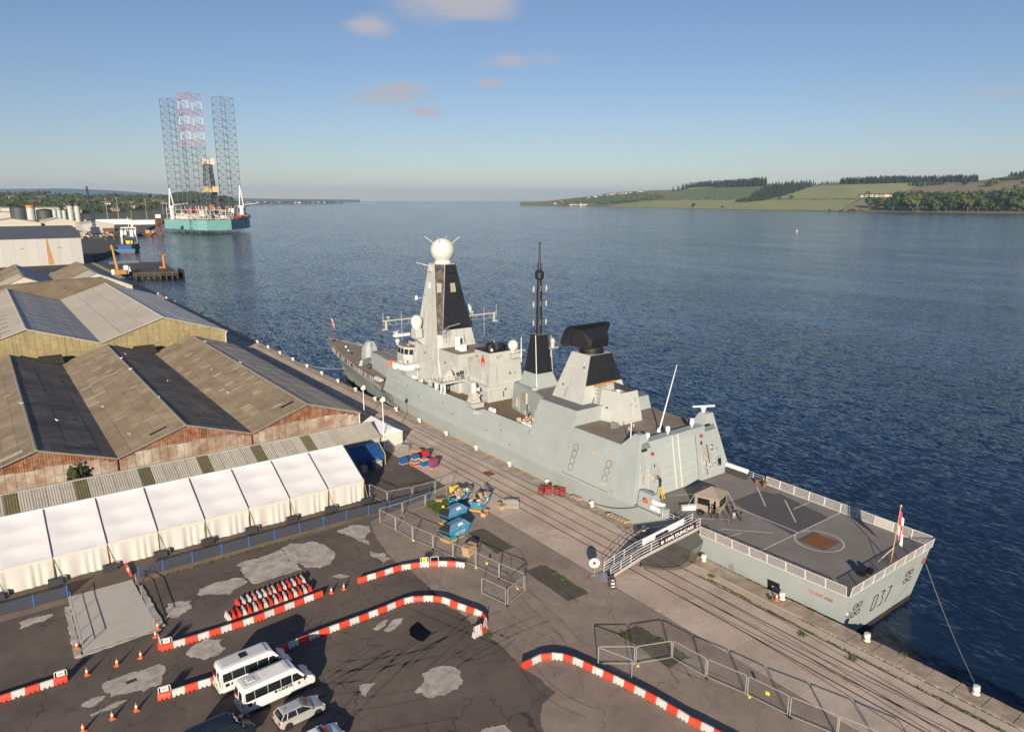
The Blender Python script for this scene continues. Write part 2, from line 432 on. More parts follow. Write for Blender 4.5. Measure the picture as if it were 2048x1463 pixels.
# slabs of the apron between the crane rails, each its own piece
apron = structure(MB().prism([(53.6, -79), (64.6, -79), (64.6, 480), (53.6, 480)], -0.045, -0.012).build('apron', MT['joint']))
strips = [(53.66, 57.86), (58.06, 59.30), (59.50, 61.12), (61.32, 63.04), (63.24, 64.56)]
for k, (a, b) in enumerate(strips):
    L_ = 7.6 if k == 0 else 9.5
    me = MB().box((0, 0, 0), (b - a, L_ - 0.045, 0.018), top=(0.996, 0.996)).mesh('apron_slab', MT['apron_concrete'])
    yy = -24.0 + k * 2.3
    while yy < 216:
        obj('apron_slab', me, apron, ((a + b) / 2, yy + L_ / 2, -0.012 + rr.uniform(0.0, 0.006)))
        yy += L_
for (a, b) in strips:
    MB().box(((a + b) / 2, 348, -0.012), (b - a, 264, 0.018)).build('apron_slab', MT['apron_concrete'], apron)
mk('rail', (0.055, 0.040, 0.032), 0.6, 0.4, var=0.3)
for x in (57.96, 59.40, 61.22, 63.14):
    MB().box((x, 185, -0.02), (0.07, 528, 0.030)).build('crane_rail', MT['rail'], apron)
# rails that curve off across the near end of the apron
def ribbon(pts, wd, z, m, name, parent):
    b = MB(); ring = []
    for i, p in enumerate(pts):
        a = pts[max(0, i - 1)]; c_ = pts[min(len(pts) - 1, i + 1)]
        dx, dy = c_[0] - a[0], c_[1] - a[1]; l = math.hypot(dx, dy); nx, ny = -dy / l * wd / 2, dx / l * wd / 2
        ring.append([(p[0] + nx, p[1] + ny, z), (p[0] - nx, p[1] - ny, z), (p[0] - nx, p[1] - ny, z - .02), (p[0] + nx, p[1] + ny, z - .02)])
    b.loft(ring); return b.build(name, m, parent)
def bez(p0, p1, p2, n=14):
    return [((1 - t) ** 2 * p0[0] + 2 * t * (1 - t) * p1[0] + t * t * p2[0], (1 - t) ** 2 * p0[1] + 2 * t * (1 - t) * p1[1] + t * t * p2[1]) for t in [i / n for i in range(n + 1)]]
for p0, p1, p2 in (((58.0, 46), (58.4, 34), (61.0, 8)), ((59.4, 44), (59.8, 32), (62.6, 6)), ((61.2, 47), (60.9, 34), (58.0, 10)), ((63.1, 42), (62.7, 30), (59.6, 8)), ((57.9, 38), (57.5, 28), (55.4, 8)), ((59.4, 33), (59.0, 25), (56.8, 6))):
    ribbon(bez(p0, p1, p2), 0.085, 0.012, MT['rail'], 'crane_rail', apron)
# coping stones along the edge, uneven and chipped
cop = structure(MB().box((65.9, 185, -0.06), (2.3, 528, 0.04)).build('quay_edge', MT['joint']))
cms = []
for v in range(4):
    b = MB(); Lc = 2.36; rv = random.Random(40 + v)
    n = 7; ring_t = []; ring_b = []
    fr = [(1.12 + rv.uniform(-.10, .03), -Lc / 2 + Lc * i / (n - 1)) for i in range(n)]
    pl = [(-1.12, -Lc / 2)] + fr + [(-1.12, Lc / 2)]
    b.prism(pl, 0.0, 0.13, [(p[0] * (0.985 if p[0] < 0 else 0.975), p[1] * 0.99) for p in pl])
    cms.append(b.mesh('coping_stone', MT['coping']))
yy = -26.0
while yy < 330:
    obj('coping_stone', cms[rr.randrange(4)], cop, (65.95, yy, -0.03 + rr.uniform(-0.012, 0.012)), rr.uniform(-.006, .006))
    yy += 2.42
MB().box((65.95, 455, -0.03), (2.2, 250, 0.13)).build('coping_run', MT['coping'], cop)
MB().box((64.72, 185, -0.02), (0.10, 528, 0.12)).build('kerb', MT['kerb'], cop)
MB().box((67.08, 185, -3.2), (0.16, 528, 2.4)).build('fender_timber', MT['black'], cop)

# ---- flat repairs, pits and the puddle
CROP = dict(A=(0, 820, 2.56), B=(300, 1100, 2.9257), C=(0, 1150, 4.674), D=(1040, 1180, 3.4133), E=(720, 840, 5.12), F=(1060, 920, 5.12), G=(640, 1090, 4.876), H=(560, 960, 6.827), I=(1500, 1180, 3.737), K=(1380, 880, 3.658), L=(0, 340, 5.12), N=(880, 960, 10.45))
def W(k, pts, z=0.0):
    ox, oy, s_ = CROP[k]
    return [tuple(gp(ox + x / s_, oy + y / s_, z)) for x, y in pts]
def area(p):
    return sum(a[0] * b[1] - b[0] * a[1] for a, b in zip(p, p[1:] + p[:1])) / 2
def ccw(p):
    return p if area(p) > 0 else p[::-1]
PATCH = [('A', [(1440, 705), (1490, 680), (1600, 668), (1690, 710), (1715, 745), (1690, 790), (1640, 808), (1560, 805), (1480, 765)], .10),
         ('A', [(1210, 790), (1300, 760), (1440, 712), (1478, 770), (1550, 812), (1480, 835), (1420, 850), (1300, 890), (1250, 850)], .22),
         ('A', [(1020, 915), (1090, 885), (1240, 858), (1265, 880), (1200, 915), (1180, 940), (1025, 950)], .16),
         ('A', [(1730, 615), (1800, 585), (1890, 590), (1895, 620), (1870, 650), (1895, 690), (1840, 670), (1780, 640)], .3),
         ('A', [(1895, 720), (1950, 730), (2000, 760), (1960, 790), (1900, 745)], .3),
         ('C', [(950, 1035), (1010, 985), (1150, 935), (1380, 865), (1500, 825), (1545, 850), (1470, 905), (1520, 960), (1500, 1020), (1400, 1045), (1200, 1100), (1040, 1135), (990, 1100)], .1),
         ('C', [(770, 1195), (850, 1150), (990, 1125), (930, 1175), (880, 1225), (800, 1230)], .1),
         ('C', [(830, 1300), (940, 1250), (1080, 1185), (1200, 1170), (1080, 1235), (960, 1275), (850, 1320)], .08),
         ('C', [(180, 440), (300, 400), (490, 355), (500, 380), (400, 430), (250, 480), (190, 500)], .2),
         ('B', [(210, 600), (250, 560), (330, 515), (420, 520), (445, 570), (400, 610), (320, 640), (240, 625)], .12),
         ('B', [(1545, 830), (1600, 775), (1590, 720), (1700, 675), (1780, 680), (1830, 760), (1800, 810), (1720, 850), (1650, 865), (1600, 835)], .22),
         ('B', [(1220, 790), (1260, 780), (1320, 775), (1290, 810), (1260, 860), (1235, 840)], .1),
         ('B', [(1300, 460), (1350, 420), (1390, 405), (1380, 440), (1330, 470)], .1), ('B', [(1370, 472), (1430, 402), (1480, 395), (1470, 430), (1400, 475)], .1),
         ('B', [(1060, 155), (1110, 138), (1170, 150), (1120, 165)], .1), ('B', [(100, 310), (170, 295), (240, 290), (240, 340), (170, 385), (100, 390)], .3),
         ('B', [(1930, 1075), (1990, 1034), (2080, 1020), (2120, 1080)], .2), ('B', [(0, 700), (60, 665), (90, 680), (70, 740), (-40, 830), (-60, 760)], .1)]
for i, (k, pts, amp) in enumerate(PATCH):
    p = ccw(ragged([(a[0], a[1]) for a in W(k, pts)], 0.3, amp, 20 + i))
    structure(flat('pavement_repair', p, 0.012 + 0.0005 * i, MT['pale_patch'], 0.006))
mk('puddle', (0.004, 0.005, 0.004), 0.05, var=0.0, spec=0.15)
pud = ccw(ragged([(a[0], a[1]) for a in W('G', [(865, 825), (895, 790), (955, 740), (1000, 770), (1040, 815), (1095, 845), (1060, 880), (1010, 940), (930, 920), (890, 880)])], 0.35, 0.08, 77))
structure(flat('puddle', pud, 0.014, MT['puddle'], 0.004))
for y0, y1 in ((66.6, 73.6), (53.0, 61.1), (38.7, 45.4)):
    p = ccw(ragged([(47.3, y0), (50.1, y0), (50.0, y1), (47.5, y1)], 0.6, 0.05, int(y0)))
    structure(flat('old_pit', p, 0.010, MT['pit'], 0.003))
for y0, y1, x in ((52.8, 60.8, 50.0), (38.5, 45.0, 49.9), (38.6, 45.6, 47.5)):
    p = ccw(ragged([(x - .12, y0), (x + .3, y0), (x + .25, y1), (x - .15, y1)], 0.4, 0.14, int(y0 * 3 + x)))
    structure(flat('moss_strip', p, 0.014, MT['moss'], 0.003))
for i, y0 in enumerate((26, 33.5, 41, 8, 16)):
    x = 63.2 + (i % 3) * 0.15
    p = ccw(ragged([(x - .12, y0), (x + .1, y0), (x + .12, y0 + 6), (x - .1, y0 + 6)], 0.4, 0.10, 300 + i))
    structure(flat('moss_strip', p, 0.016, MT['moss'], 0.003))
# tyre marks and worn tracks
tm = mat('tyre_mark', (.035, .03, .027), .9, var=.3, scale=1.5, alpha=.07)
rq = random.Random(12)
for i in range(30):
    if i < 16: x0, y0 = rq.uniform(37.5, 52), rq.uniform(28, 66); L_ = rq.uniform(6, 16); an = rq.uniform(1.0, 1.9)
    else: x0, y0 = rq.uniform(8, 34), rq.uniform(46, 60); L_ = rq.uniform(6, 15); an = rq.uniform(-.5, .5)
    x2, y2 = x0 + math.cos(an) * L_, y0 + math.sin(an) * L_; x1, y1 = (x0 + x2) / 2 + rq.uniform(-2.5, 2.5), (y0 + y2) / 2 + rq.uniform(-2, 2)
    for o_ in (0, 1.5): ribbon([(p[0] - math.sin(an) * o_, p[1] + math.cos(an) * o_) for p in bez((x0, y0), (x1, y1), (x2, y2))], rq.uniform(.12, .3), .0225 + .0004 * i, tm, 'tyre_mark', bpy.data.objects['yard'])
# drain covers
for (x, y, rz) in ((61.9, 89.3, 0.0), (6.3, 66.9, 0.1)):
    structure(MB().box((x, y, 0.004), (1.5 if x > 20 else .9, 1.9 if x > 20 else .5, 0.012), rz).build('drain_cover', MT['rust'] if x > 20 else MT['steel_dark']))
# raised strip of ground under the marquee
def zplat(x):
    return 0.30 * max(0.0, min(1.0, (44.0 - x) / 10.0))
b = MB()
xs = [-120, -60, 0, 20, 34, 36, 38, 40, 42, 44]
b.loft([[(x, 85.6 + rr.uniform(-.1, .1), -0.02), (x, 86.3, zplat(x) + .004), (x, 111.5, zplat(x) + .004), (x, 112, -0.02)] for x in xs], cap=True)
structure(b.build('marquee_ground', mk('dirt_asphalt', (0.13, 0.098, 0.072), 0.95, var=0.25, scale=0.5, bump=0.3)))

# ---- far land on the left bank
mk('land', (0.105, 0.092, 0.070), 0.95, var=0.25, scale=0.01, col2=(0.075, 0.085, 0.040), c2scale=0.004, c2=0.8)
shoreL = [(60, 560), (67, 582), (76, 652), (98, 722), (123, 810), (142, 965), (170, 1040), (196, 1120), (222, 1250), (300, 1550), (420, 2050), (640, 2900), (1000, 4300), (1500, 5600), (2100, 7000), (2600, 7900), (3700, 8500), (3300, 9400), (1500, 10500), (-6000, 10500), (-6000, 560)]
b = MB(); b.prism(shoreL, -9, -0.1); structure(b.build('far_bank', MT['land']))
mk('quay_asphalt', (0.060, 0.055, 0.052), 0.9, var=0.2, scale=0.1)
flatq = [(58, 575), (66.5, 583), (75, 653), (97, 723), (122, 811), (141, 964), (60, 1000), (30, 700)]
structure(flat('far_quay', ccw(flatq), -0.02, MT['quay_asphalt'], 0.05))
# rubber fenders on the far quay wall
b = MB()
for a, c_ in zip(flatq[1:5], flatq[2:6]):
    n = int(math.hypot(c_[0] - a[0], c_[1] - a[1]) / 3.4)
    for i in range(n):
        p = (a[0] + (c_[0] - a[0]) * i / n + .6, a[1] + (c_[1] - a[1]) * i / n)
        b.box((p[0], p[1], -4.2), (1.0, 1.6, 4.4))
o = b.build('fender_row', MT['rubber']); tag(o, 'row of black rubber fenders lining the far quay wall', 'fenders', kind='stuff')
# ================================================================== FAR BANKS
def interp(tab, x):
    if x <= tab[0][0]: return tab[0][1]
    for a, c_ in zip(tab[:-1], tab[1:]):
        if x <= c_[0]: return a[1] + (c_[1] - a[1]) * (x - a[0]) / (c_[0] - a[0])
    return tab[-1][1]
def hdir(px):
    d = _F * CAM_F + _r * (px - 1024) - _U * (400.4 - 731.5); l = math.hypot(d[0], d[1]); return d[0] / l, d[1] / l
def pyat(P_):     # picture height of a point, used to lay the fields out on the slope
    v = np.array([P_[0], P_[1], P_[2] - CAM_H]); return 731.5 - CAM_F * (v @ _U) / (v @ _F)
class Hill:
    def __init__(s, r0, r1, sky_, zb, power=1.15):
        s.r0, s.r1, s.sky, s.zb, s.pw = r0, r1, sky_, zb, power
    def pt(s, x, t):
        dx, dy = hdir(x); r_ = interp(s.r0, x) + (interp(s.r1, x) - interp(s.r0, x)) * t
        top = pD(x, interp(s.sky, x), interp(s.r1, x)).z
        z = s.zb + (top - s.zb) * t ** s.pw + 1.5 * math.sin(x * .05 + t * 7) * t
        return (dx * r_, dy * r_, z)
    def find(s, x, y):
        lo, hi = 0.0, 1.0
        for _ in range(22):
            m_ = (lo + hi) / 2
            if pyat(s.pt(x, m_)) > y: lo = m_
            else: hi = m_
        return s.pt(x, lo)
def inside(p, poly):
    c_ = False
    for (x0, y0), (x1, y1) in zip(poly, poly[1:] + poly[:1]):
        if (y0 > p[1]) != (y1 > p[1]) and p[0] < (x1 - x0) * (p[1] - y0) / (y1 - y0) + x0: c_ = not c_
    return c_
shore = [(1040, 6600), (1080, 6400), (1140, 5800), (1200, 5450), (1300, 4480), (1500, 3700), (1700, 3230), (2048, 3060), (2300, 3000)]
rightH = Hill(shore, [(x, r_ + (300 if x < 1090 else 900 if x < 1180 else 1700)) for x, r_ in shore],
              [(1040, 404), (1075, 403), (1100, 401), (1180, 393), (1240, 388), (1300, 381), (1350, 379), (1450, 373), (1520, 367), (1600, 371), (1680, 367), (1760, 364), (1850, 364), (1950, 361), (2000, 354), (2048, 349), (2300, 342)], WATER_Z - .5)
mk('rough_grass', (0.165, 0.17, 0.058), .95, var=.25, scale=.012, col2=(0.18, 0.148, 0.07), c2scale=.006, c2=.7)
mk('field_green', (0.12, 0.165, 0.058), .95, var=.10, scale=.02); mk('field_pale', (0.29, 0.30, 0.11), .95, var=.10, scale=.012, col2=(0.235, 0.265, 0.095), c2scale=.008, c2=.7)
mk('field_brown', (0.235, 0.175, 0.105), .95, var=.15, scale=.01); mk('field_tan', (0.25, 0.205, 0.10), .95, var=.2, scale=.01); mk('shore_rock', (0.055, 0.045, 0.035), .95, var=.3, scale=.05)
FIELDS = [(1, [(1330, 396), (1355, 389), (1404, 378), (1530, 376), (1525, 396), (1468, 398)]), (2, [(1547, 396), (1626, 372), (1850, 364), (1778, 394), (1650, 398)]), (2, [(1202, 414), (1296, 401), (1463, 399), (1714, 399), (1680, 421), (1463, 419)]),
          (3, [(1778, 391), (1842, 371), (2005, 366), (1900, 392), (1800, 396)]), (4, [(1680, 421), (1722, 399), (1880, 396), (1860, 404), (1740, 419)]), (4, [(1900, 392), (2005, 366), (2048, 364), (2048, 382), (1960, 388)])]
b = MB(); NX, NT = 220, 46
xsR = [1040 + (2300 - 1040) * i / NX for i in range(NX + 1)]
grid = [[rightH.pt(x, j / NT) for j in range(NT + 1)] for x in xsR]
vs_ = [p for c_ in grid for p in c_]; fs_ = []; ms_ = []
for i in range(NX):
    for j in range(NT):
        fs_.append((i * (NT + 1) + j, (i + 1) * (NT + 1) + j, (i + 1) * (NT + 1) + j + 1, i * (NT + 1) + j + 1))
        x = (xsR[i] + xsR[i + 1]) / 2; y = pyat(np.mean([grid[i][j], grid[i + 1][j + 1]], axis=0)); k = 0
        for m_, poly in FIELDS:
            if inside((x, y), poly): k = m_
        if j < 1: k = 5
        ms_.append(k)
b.v = vs_; b.f = fs_; b.m = ms_
structure(b.build('hills', [MT[k] for k in ('rough_grass', 'field_green', 'field_pale', 'field_brown', 'field_tan', 'shore_rock')], smooth=True))
leftH = Hill([(-400, 1900), (480, 2100)], [(-400, 4300), (480, 4600)], [(-400, 396), (0, 396), (60, 393), (120, 395), (200, 398), (300, 400), (330, 397), (365, 391), (400, 392), (440, 399), (480, 402)], -.1, 1.05)
b = MB(); xsL = [-400 + 880 * i / 60 for i in range(61)]
g2 = [[leftH.pt(x, j / 20) for j in range(21)] for x in xsL]
b.loft(g2, cap=False, closed=False); mk('town_ground', (0.075, 0.085, 0.035), .95, var=.3, scale=.01)
structure(b.build('town_hill', MT['town_ground'], smooth=True))
farS = Hill([(470, 8100), (690, 9000)], [(470, 9500), (690, 9600)], [(470, 403.2), (600, 403.6), (660, 405), (690, 406.5)], WATER_Z - .5)
b = MB(); b.loft([[farS.pt(470 + 220 * i / 40, j / 8) for j in range(9)] for i in range(41)], cap=False, closed=False); structure(b.build('far_shore', MT['field_tan'], smooth=True))
# left skyline haze bank, built as low ranges with haze blue in the colour
b = MB(); rg = []
for i in range(31):
    x = -300 + i * 34; y = interp([(-300, 378), (0, 378), (130, 377), (230, 381), (330, 389), (420, 394), (500, 397), (720, 399.5)], x)
    p0, p1 = pD(x, 402.0, 17000), pD(x, y, 18000); rg.append([(p0.x, p0.y, -3), tuple(p1), (p1.x * 1.03, p1.y * 1.03, -3)])
b.loft(rg, cap=False, closed=False); structure(b.build('skyline_haze_bank', mk('haze_blue', (0.10, 0.135, 0.16), .95, var=.05, scale=.001), smooth=True))

# ---- trees
def leaf_mat(name, col, v=.35):
    return mk(name, col, .9, var=v, scale=.25, rnd=.25, spec=.2)
leaf_mat('leaf_dark', (0.030, 0.046, 0.017)); leaf_mat('leaf_mid', (0.050, 0.070, 0.022)); leaf_mat('leaf_lime', (0.085, 0.105, 0.028)); leaf_mat('needle', (0.022, 0.038, 0.020)); mk('bark', (0.09, 0.065, 0.045), .95)
def crown_mesh(seed, n=260, m='leaf_mid', lean=1.0):
    rq = random.Random(seed); b = MB(); lobes = [(rq.uniform(-.30, .30), rq.uniform(-.30, .30), rq.uniform(.26, .80), rq.uniform(.18, .32)) for _ in range(9)] + [(0, 0, .55, .3)]
    for _ in range(n):
        lx, ly, lz, lr_ = rq.choice(lobes); v = Vector((rq.gauss(0, 1), rq.gauss(0, 1), rq.gauss(0, 1))).normalized() * lr_ * rq.uniform(.65, 1.08)
        c_ = Vector((lx, ly, lz)) + v; c_.z = max(.03, min(1.02, c_.z)); s_ = rq.uniform(.045, .095)
        u = Vector((rq.gauss(0, 1), rq.gauss(0, 1), rq.gauss(0, .6))).normalized(); w_ = u.cross(v.normalized() + Vector((0, 0, .3))).normalized(); 
        b.add([c_ + u * s_, c_ + w_ * s_ * .8, c_ - u * s_, c_ - w_ * s_ * .8], [(0, 1, 2, 3)])
    for (lx, ly, lz, lr_) in lobes:      # inner foliage so that the middle of the crown is dense
        b.sphere((lx, ly, lz), lr_ * .66, 6, 4)
    return b.mesh('crown', MT[m])
CROWNS = [crown_mesh(i, 300, ('leaf_mid', 'leaf_dark', 'leaf_mid', 'leaf_lime', 'leaf_dark')[i]) for i in range(5)]
TRUNK = MB().tube((0, 0, -.02), (0, 0, .45), .035, 6, .018).tube((0, 0, .25), (.12, .05, .5), .016, 5, .008).tube((0, 0, .3), (-.1, -.06, .55), .016, 5, .008).mesh('trunk', MT['bark'])
def tree(pos, h, label, group, seed, wide=1.0):
    rq = random.Random(seed); t = empty('broadleaf_tree', label, 'tree', pos, rq.uniform(0, 6.28), group)
    c_ = obj('crown', CROWNS[seed % 5], t); c_.scale = (h * wide, h * wide, h); k = obj('trunk', TRUNK, t); k.scale = (h, h, h); return t
def hpx(pos, px): return px / CAM_F * math.hypot(pos[0], pos[1]) * 1.03
# wood beside the far shore, front row first
wood = []
rq = random.Random(3)
for i in range(30):
    x = 1742 + i * 10.8 + rq.uniform(-3, 3); y = 423.5 - rq.uniform(0, 2) - (6 if i < 3 else 0); wood.append((x, y, rq.uniform(17, 27) if x < 1800 else rq.uniform(21, 33)))
for i in range(17):
    x = 1788 + i * 16.5 + rq.uniform(-4, 4); y = interp([(1780, 414), (1830, 411), (1900, 414), (2060, 404)], x); wood.append((x, y, rq.uniform(20, 27)))
for i, (x, y, hp) in enumerate(wood):
    p_ = rightH.find(x, y); row = 'front' if i < 30 else 'back'; n = i if i < 30 else i - 30
    tree(p_, hpx(p_, hp), '%s tree from the left in the %s row of the shore wood' % (ORD[n], row), 'shore wood trees', i, rq.uniform(.95, 1.2))
lone = [(1646, 388, 0, 'small round tree alone in the pale field'), (1386, 414.5, 8, 'dark round bush standing alone above the far shore'), (1446, 416, 5, 'tiny bush near the far shore, right of the dark one'), (1415, 399, 6, 'dark tree on the hedge line left of centre'), (1582, 398.5, 7, 'round tree at the hedge between two pale fields'), (1559, 399, 5, 'smaller round tree left of another on the hedge'),
        (1924, 371, 9, 'small dark tree alone on the brown hillside'), (1972, 373, 9, 'left of two joined bushes on the upper brown field'), (1984, 372, 12, 'broad dark tree on the upper brown field'), (1830, 371, 7, 'tree at the corner of brown and pale fields'), (1736, 392, 8, 'dark tree standing among the row of cottages'), (1838, 391, 9, 'dark tree at the right end of the cottage row'), (2040, 369, 6, 'low bush near the right edge of the hillside'), (2028, 378, 7, 'scrubby bush on the rough slope above the wood')]
for i, (x, y, hp, lb) in enumerate(lone):
    if hp: p_ = rightH.find(x, y); tree(p_, hpx(p_, hp), lb, 'lone trees on the far hillside', 50 + i, 1.15)
def wood_mass(name, label, hill, polys, conifer=True, seed=1, mm='needle'):
    rq = random.Random(seed); b = MB()
    for poly, n, h0, h1 in polys:
        xs = [p[0] for p in poly]; ys = [p[1] for p in poly]; k = 0; tries = 0
        while k < n and tries < n * 30:
            tries += 1; x, y = rq.uniform(min(xs), max(xs)), rq.uniform(min(ys), max(ys))
            if not inside((x, y), poly): continue
            k += 1; p_ = hill.find(x, y); h = hpx(p_, rq.uniform(h0, h1)); r_ = h * rq.uniform(.17, .24)
            if conifer:
                for z0, z1, rr_ in ((.08, .6, 1.0), (.35, .85, .72), (.62, 1.02, .42)):
                    a0 = rq.uniform(0, 6); ring = [(p_[0] + r_ * rr_ * rq.uniform(.7, 1.15) * math.cos(a0 + i * 1.257), p_[1] + r_ * rr_ * rq.uniform(.7, 1.15) * math.sin(a0 + i * 1.257), p_[2] + h * z0) for i in range(5)]
                    b.add(ring + [(p_[0], p_[1], p_[2] + h * z1)], [(i, (i + 1) % 5, 5) for i in range(5)])
            else:
                for _ in range(5):
                    c_ = (p_[0] + rq.uniform(-.35, .35) * h, p_[1] + rq.uniform(-.35, .35) * h, p_[2] + h * rq.uniform(.35, .75)); s_ = h * rq.uniform(.2, .34)
                    vv = [(c_[0] + s_ * rq.uniform(.75, 1.2) * math.sin(th) * math.cos(ph), c_[1] + s_ * rq.uniform(.75, 1.2) * math.sin(th) * math.sin(ph), c_[2] + s_ * rq.uniform(.75, 1.2) * math.cos(th)) for th in (.5, 1.25, 2.1) for ph in [k_ * 1.047 + th for k_ in range(6)]]
                    b.add(vv, [(i, (i + 1) % 6, 6 + (i + 1) % 6, 6 + i) for i in range(6)] + [(6 + i, 6 + (i + 1) % 6, 12 + (i + 1) % 6, 12 + i) for i in range(6)] + [(0, 5, 4, 3, 2, 1)])
    o = b.build(name, MT[mm]); tag(o, label, 'woodland', kind='stuff'); return o
wood_mass('conifer_wood', 'dark conifer plantation along the crest of the far hill', rightH, [
    ([(1330, 386), (1385, 376), (1530, 373), (1530, 365), (1400, 371)], 620, 8, 13), ([(1500, 396), (1530, 378), (1560, 372), (1625, 371), (1600, 382), (1560, 394), (1520, 399)], 520, 7, 12),
    ([(1590, 373), (1680, 369), (1680, 366), (1590, 368)], 60, 4, 6), ([(1675, 369), (1760, 367), (1950, 364), (1950, 361), (1760, 363), (1680, 365)], 800, 7, 12), ([(1810, 371), (1890, 366), (1900, 368), (1840, 374)], 50, 5, 8), ([(2008, 355), (2060, 350), (2060, 347), (2010, 352)], 60, 5, 8)], True, 5)
wood_mass('hedgerow', 'dark hedges and thickets between the far fields', rightH, [
    ([(1465, 404), (1530, 396), (1548, 399), (1490, 406)], 60, 4, 7), ([(1300, 400), (1720, 398.6), (1720, 400), (1300, 402)], 110, 1.2, 2.2), ([(1660, 422), (1790, 420), (1790, 423), (1660, 424)], 30, 2, 4), ([(1975, 360), (2048, 356), (2048, 359), (1975, 363)], 40, 2, 5)], False, 6, 'leaf_dark')
wood_mass('village_trees', 'trees round the village on the low far headland', rightH, [
    ([(1100, 409), (1160, 398), (1280, 386), (1300, 393), (1220, 404), (1130, 412)], 120, 3, 6), ([(1190, 405), (1270, 397), (1282, 402), (1200, 410)], 80, 5, 8), ([(1240, 402), (1310, 393), (1330, 396), (1300, 401)], 50, 4, 7)], False, 7, 'leaf_mid')
wood_mass('town_trees', 'mass of green trees covering the town hillside', leftH, [
    ([(-60, 432), (-60, 396), (60, 393), (130, 396), (330, 400), (345, 415), (250, 424), (140, 430)], 1300, 5, 11), ([(-40, 436), (0, 424), (50, 424), (60, 434)], 70, 16, 22)], False, 8, 'leaf_mid')
wood_mass('hill_trees', 'dark tree cover on the steep hill behind the rig', leftH, [([(325, 400), (365, 392), (400, 393), (450, 400), (470, 404), (340, 408)], 260, 6, 10)], False, 9, 'leaf_dark')
wood_mass('far_shore_trees', 'thin dark line of trees on the far shore right of the rig', farS, [([(470, 405), (660, 405.6), (690, 407), (470, 407)], 160, 1.5, 4)], False, 10, 'leaf_dark')

# ---- houses
HB = MB(); HB.prism([(-.5, -.35), (.5, -.35), (.5, .35), (-.5, .35)], -.1, .5); HWALL = [HB.mesh('wall', mk('house_wall_%d' % i, c_, .8, var=.08)) for i, c_ in enumerate(((.48, .43, .36), (.36, .28, .20), (.58, .55, .50)))]
HR = MB(); HR.loft([[(-.54, -.4, .5), (.54, -.4, .5), (.54, .4, .5), (-.54, .4, .5)], [(-.5, -.01, .85), (.5, -.01, .85), (.5, .01, .85), (-.5, .01, .85)]]); HROOF = [HR.mesh('roof', mk('house_roof_%d' % i, c_, .8, var=.1)) for i, c_ in enumerate(((.10, .085, .08), (.17, .10, .075)))]
HC = MB(); HC.box((.3, 0, .7), (.1, .1, .3)); HCHIM = HC.mesh('chimney', MT['bark'])
HW = MB()
for x in (-.3, 0, .3): HW.box((x, -.352, .18), (.14, .01, .2))
HWIN = HW.mesh('window', MT['glass_dark'])
def house(pos, wd, rz, label, group, i):
    t = empty('house', label, 'house', pos, rz, group)
    for n_, me in (('wall', HWALL[i % 3]), ('roof', HROOF[i % 2]), ('window', HWIN)):
        o = obj(n_, me, t); o.scale = (wd, wd, wd * .62)
        if n_ == 'roof': c_ = obj('chimney', HCHIM, o)
    return t
rq = random.Random(21)
town = [(8, 404), (22, 402), (30, 407), (15, 418), (4, 420), (25, 417), (45, 428), (54, 427), (72, 411), (66, 413), (80, 402), (84, 404), (77, 423), (92, 424), (110, 409), (118, 405), (125, 414), (135, 420), (150, 427), (158, 404), (163, 407), (175, 416), (182, 412), (190, 409), (196, 405), (205, 419), (212, 414), (222, 408), (233, 417), (247, 413), (262, 410), (275, 408), (288, 414), (300, 406), (305, 405), (312, 410), (318, 407), (324, 411), (298, 409), (332, 412), (140, 409), (100, 416), (58, 405), (268, 419), (228, 424)]
for i, (x, y) in enumerate(sorted(town)):
    p_ = leftH.find(x, y); p_ = (p_[0] * .985, p_[1] * .985, p_[2] + hpx(p_, 2.5)); house(p_, hpx(p_, rq.uniform(8, 13)), -YAW + .5 + rq.uniform(-.4, .4), '%s house from the left among the town trees' % ORD[i], 'houses in the town', i)
cot = [(1722 + i * 10.2 + rq.uniform(-2, 2), 393.4 - i * .12) for i in range(11)]
for i, (x, y) in enumerate(cot):
    p_ = rightH.find(x, y); house((p_[0], p_[1], p_[2] + .5), hpx(p_, 9.5), -YAW + rq.uniform(-.2, .2), '%s cottage from the left in the row on the far hillside' % ORD[i], 'cottages on the far hillside', i)
vil = [(1143, 411), (1150, 410.5), (1158, 411), (1167, 411), (1172, 410), (1206, 392), (1214, 391), (1222, 390), (1236, 389), (1243, 388), (1252, 387.5), (1262, 387), (1270, 386), (1282, 384.5), (1110, 408), (1125, 404), (1178, 396), (1190, 394)]
for i, (x, y) in enumerate(sorted(vil)):
    p_ = rightH.find(x, y); house((p_[0], p_[1], p_[2] + 2), hpx(p_, 6), -YAW + rq.uniform(-.3, .3), '%s house from the left in the headland village' % ORD[i], 'village houses on the headland', i)
fsv = [(485 + i * 9.5 + rq.uniform(-3, 3), 406.6 - rq.uniform(0, .8)) for i in range(18)]
for i, (x, y) in enumerate(fsv):
    p_ = farS.find(x, y); house((p_[0], p_[1], p_[2] + 3), hpx(p_, rq.uniform(4, 7)), -YAW, '%s building from the rig along the thin far shore' % ORD[i], 'buildings on the far shore', i)
p_ = rightH.find(1162, 412.3); t = empty('lighthouse', 'slim white lighthouse on the tip of the far headland', 'lighthouse', p_)
h = hpx(p_, 8); MB().lathe([(h * .11, 0), (h * .08, h * .8)], n=10).build('tower', MT['white_paint'], t); MB().lathe([(h * .1, h * .8), (h * .07, h * .84), (h * .07, h * .95), (.01, h * 1.05)], n=10).build('lantern_room', MT['steel_dark'], t)
p_ = gp(1594, 462, WATER_Z); t = empty('navigation_buoy', 'small orange and white buoy floating in the wide river', 'buoy', p_)
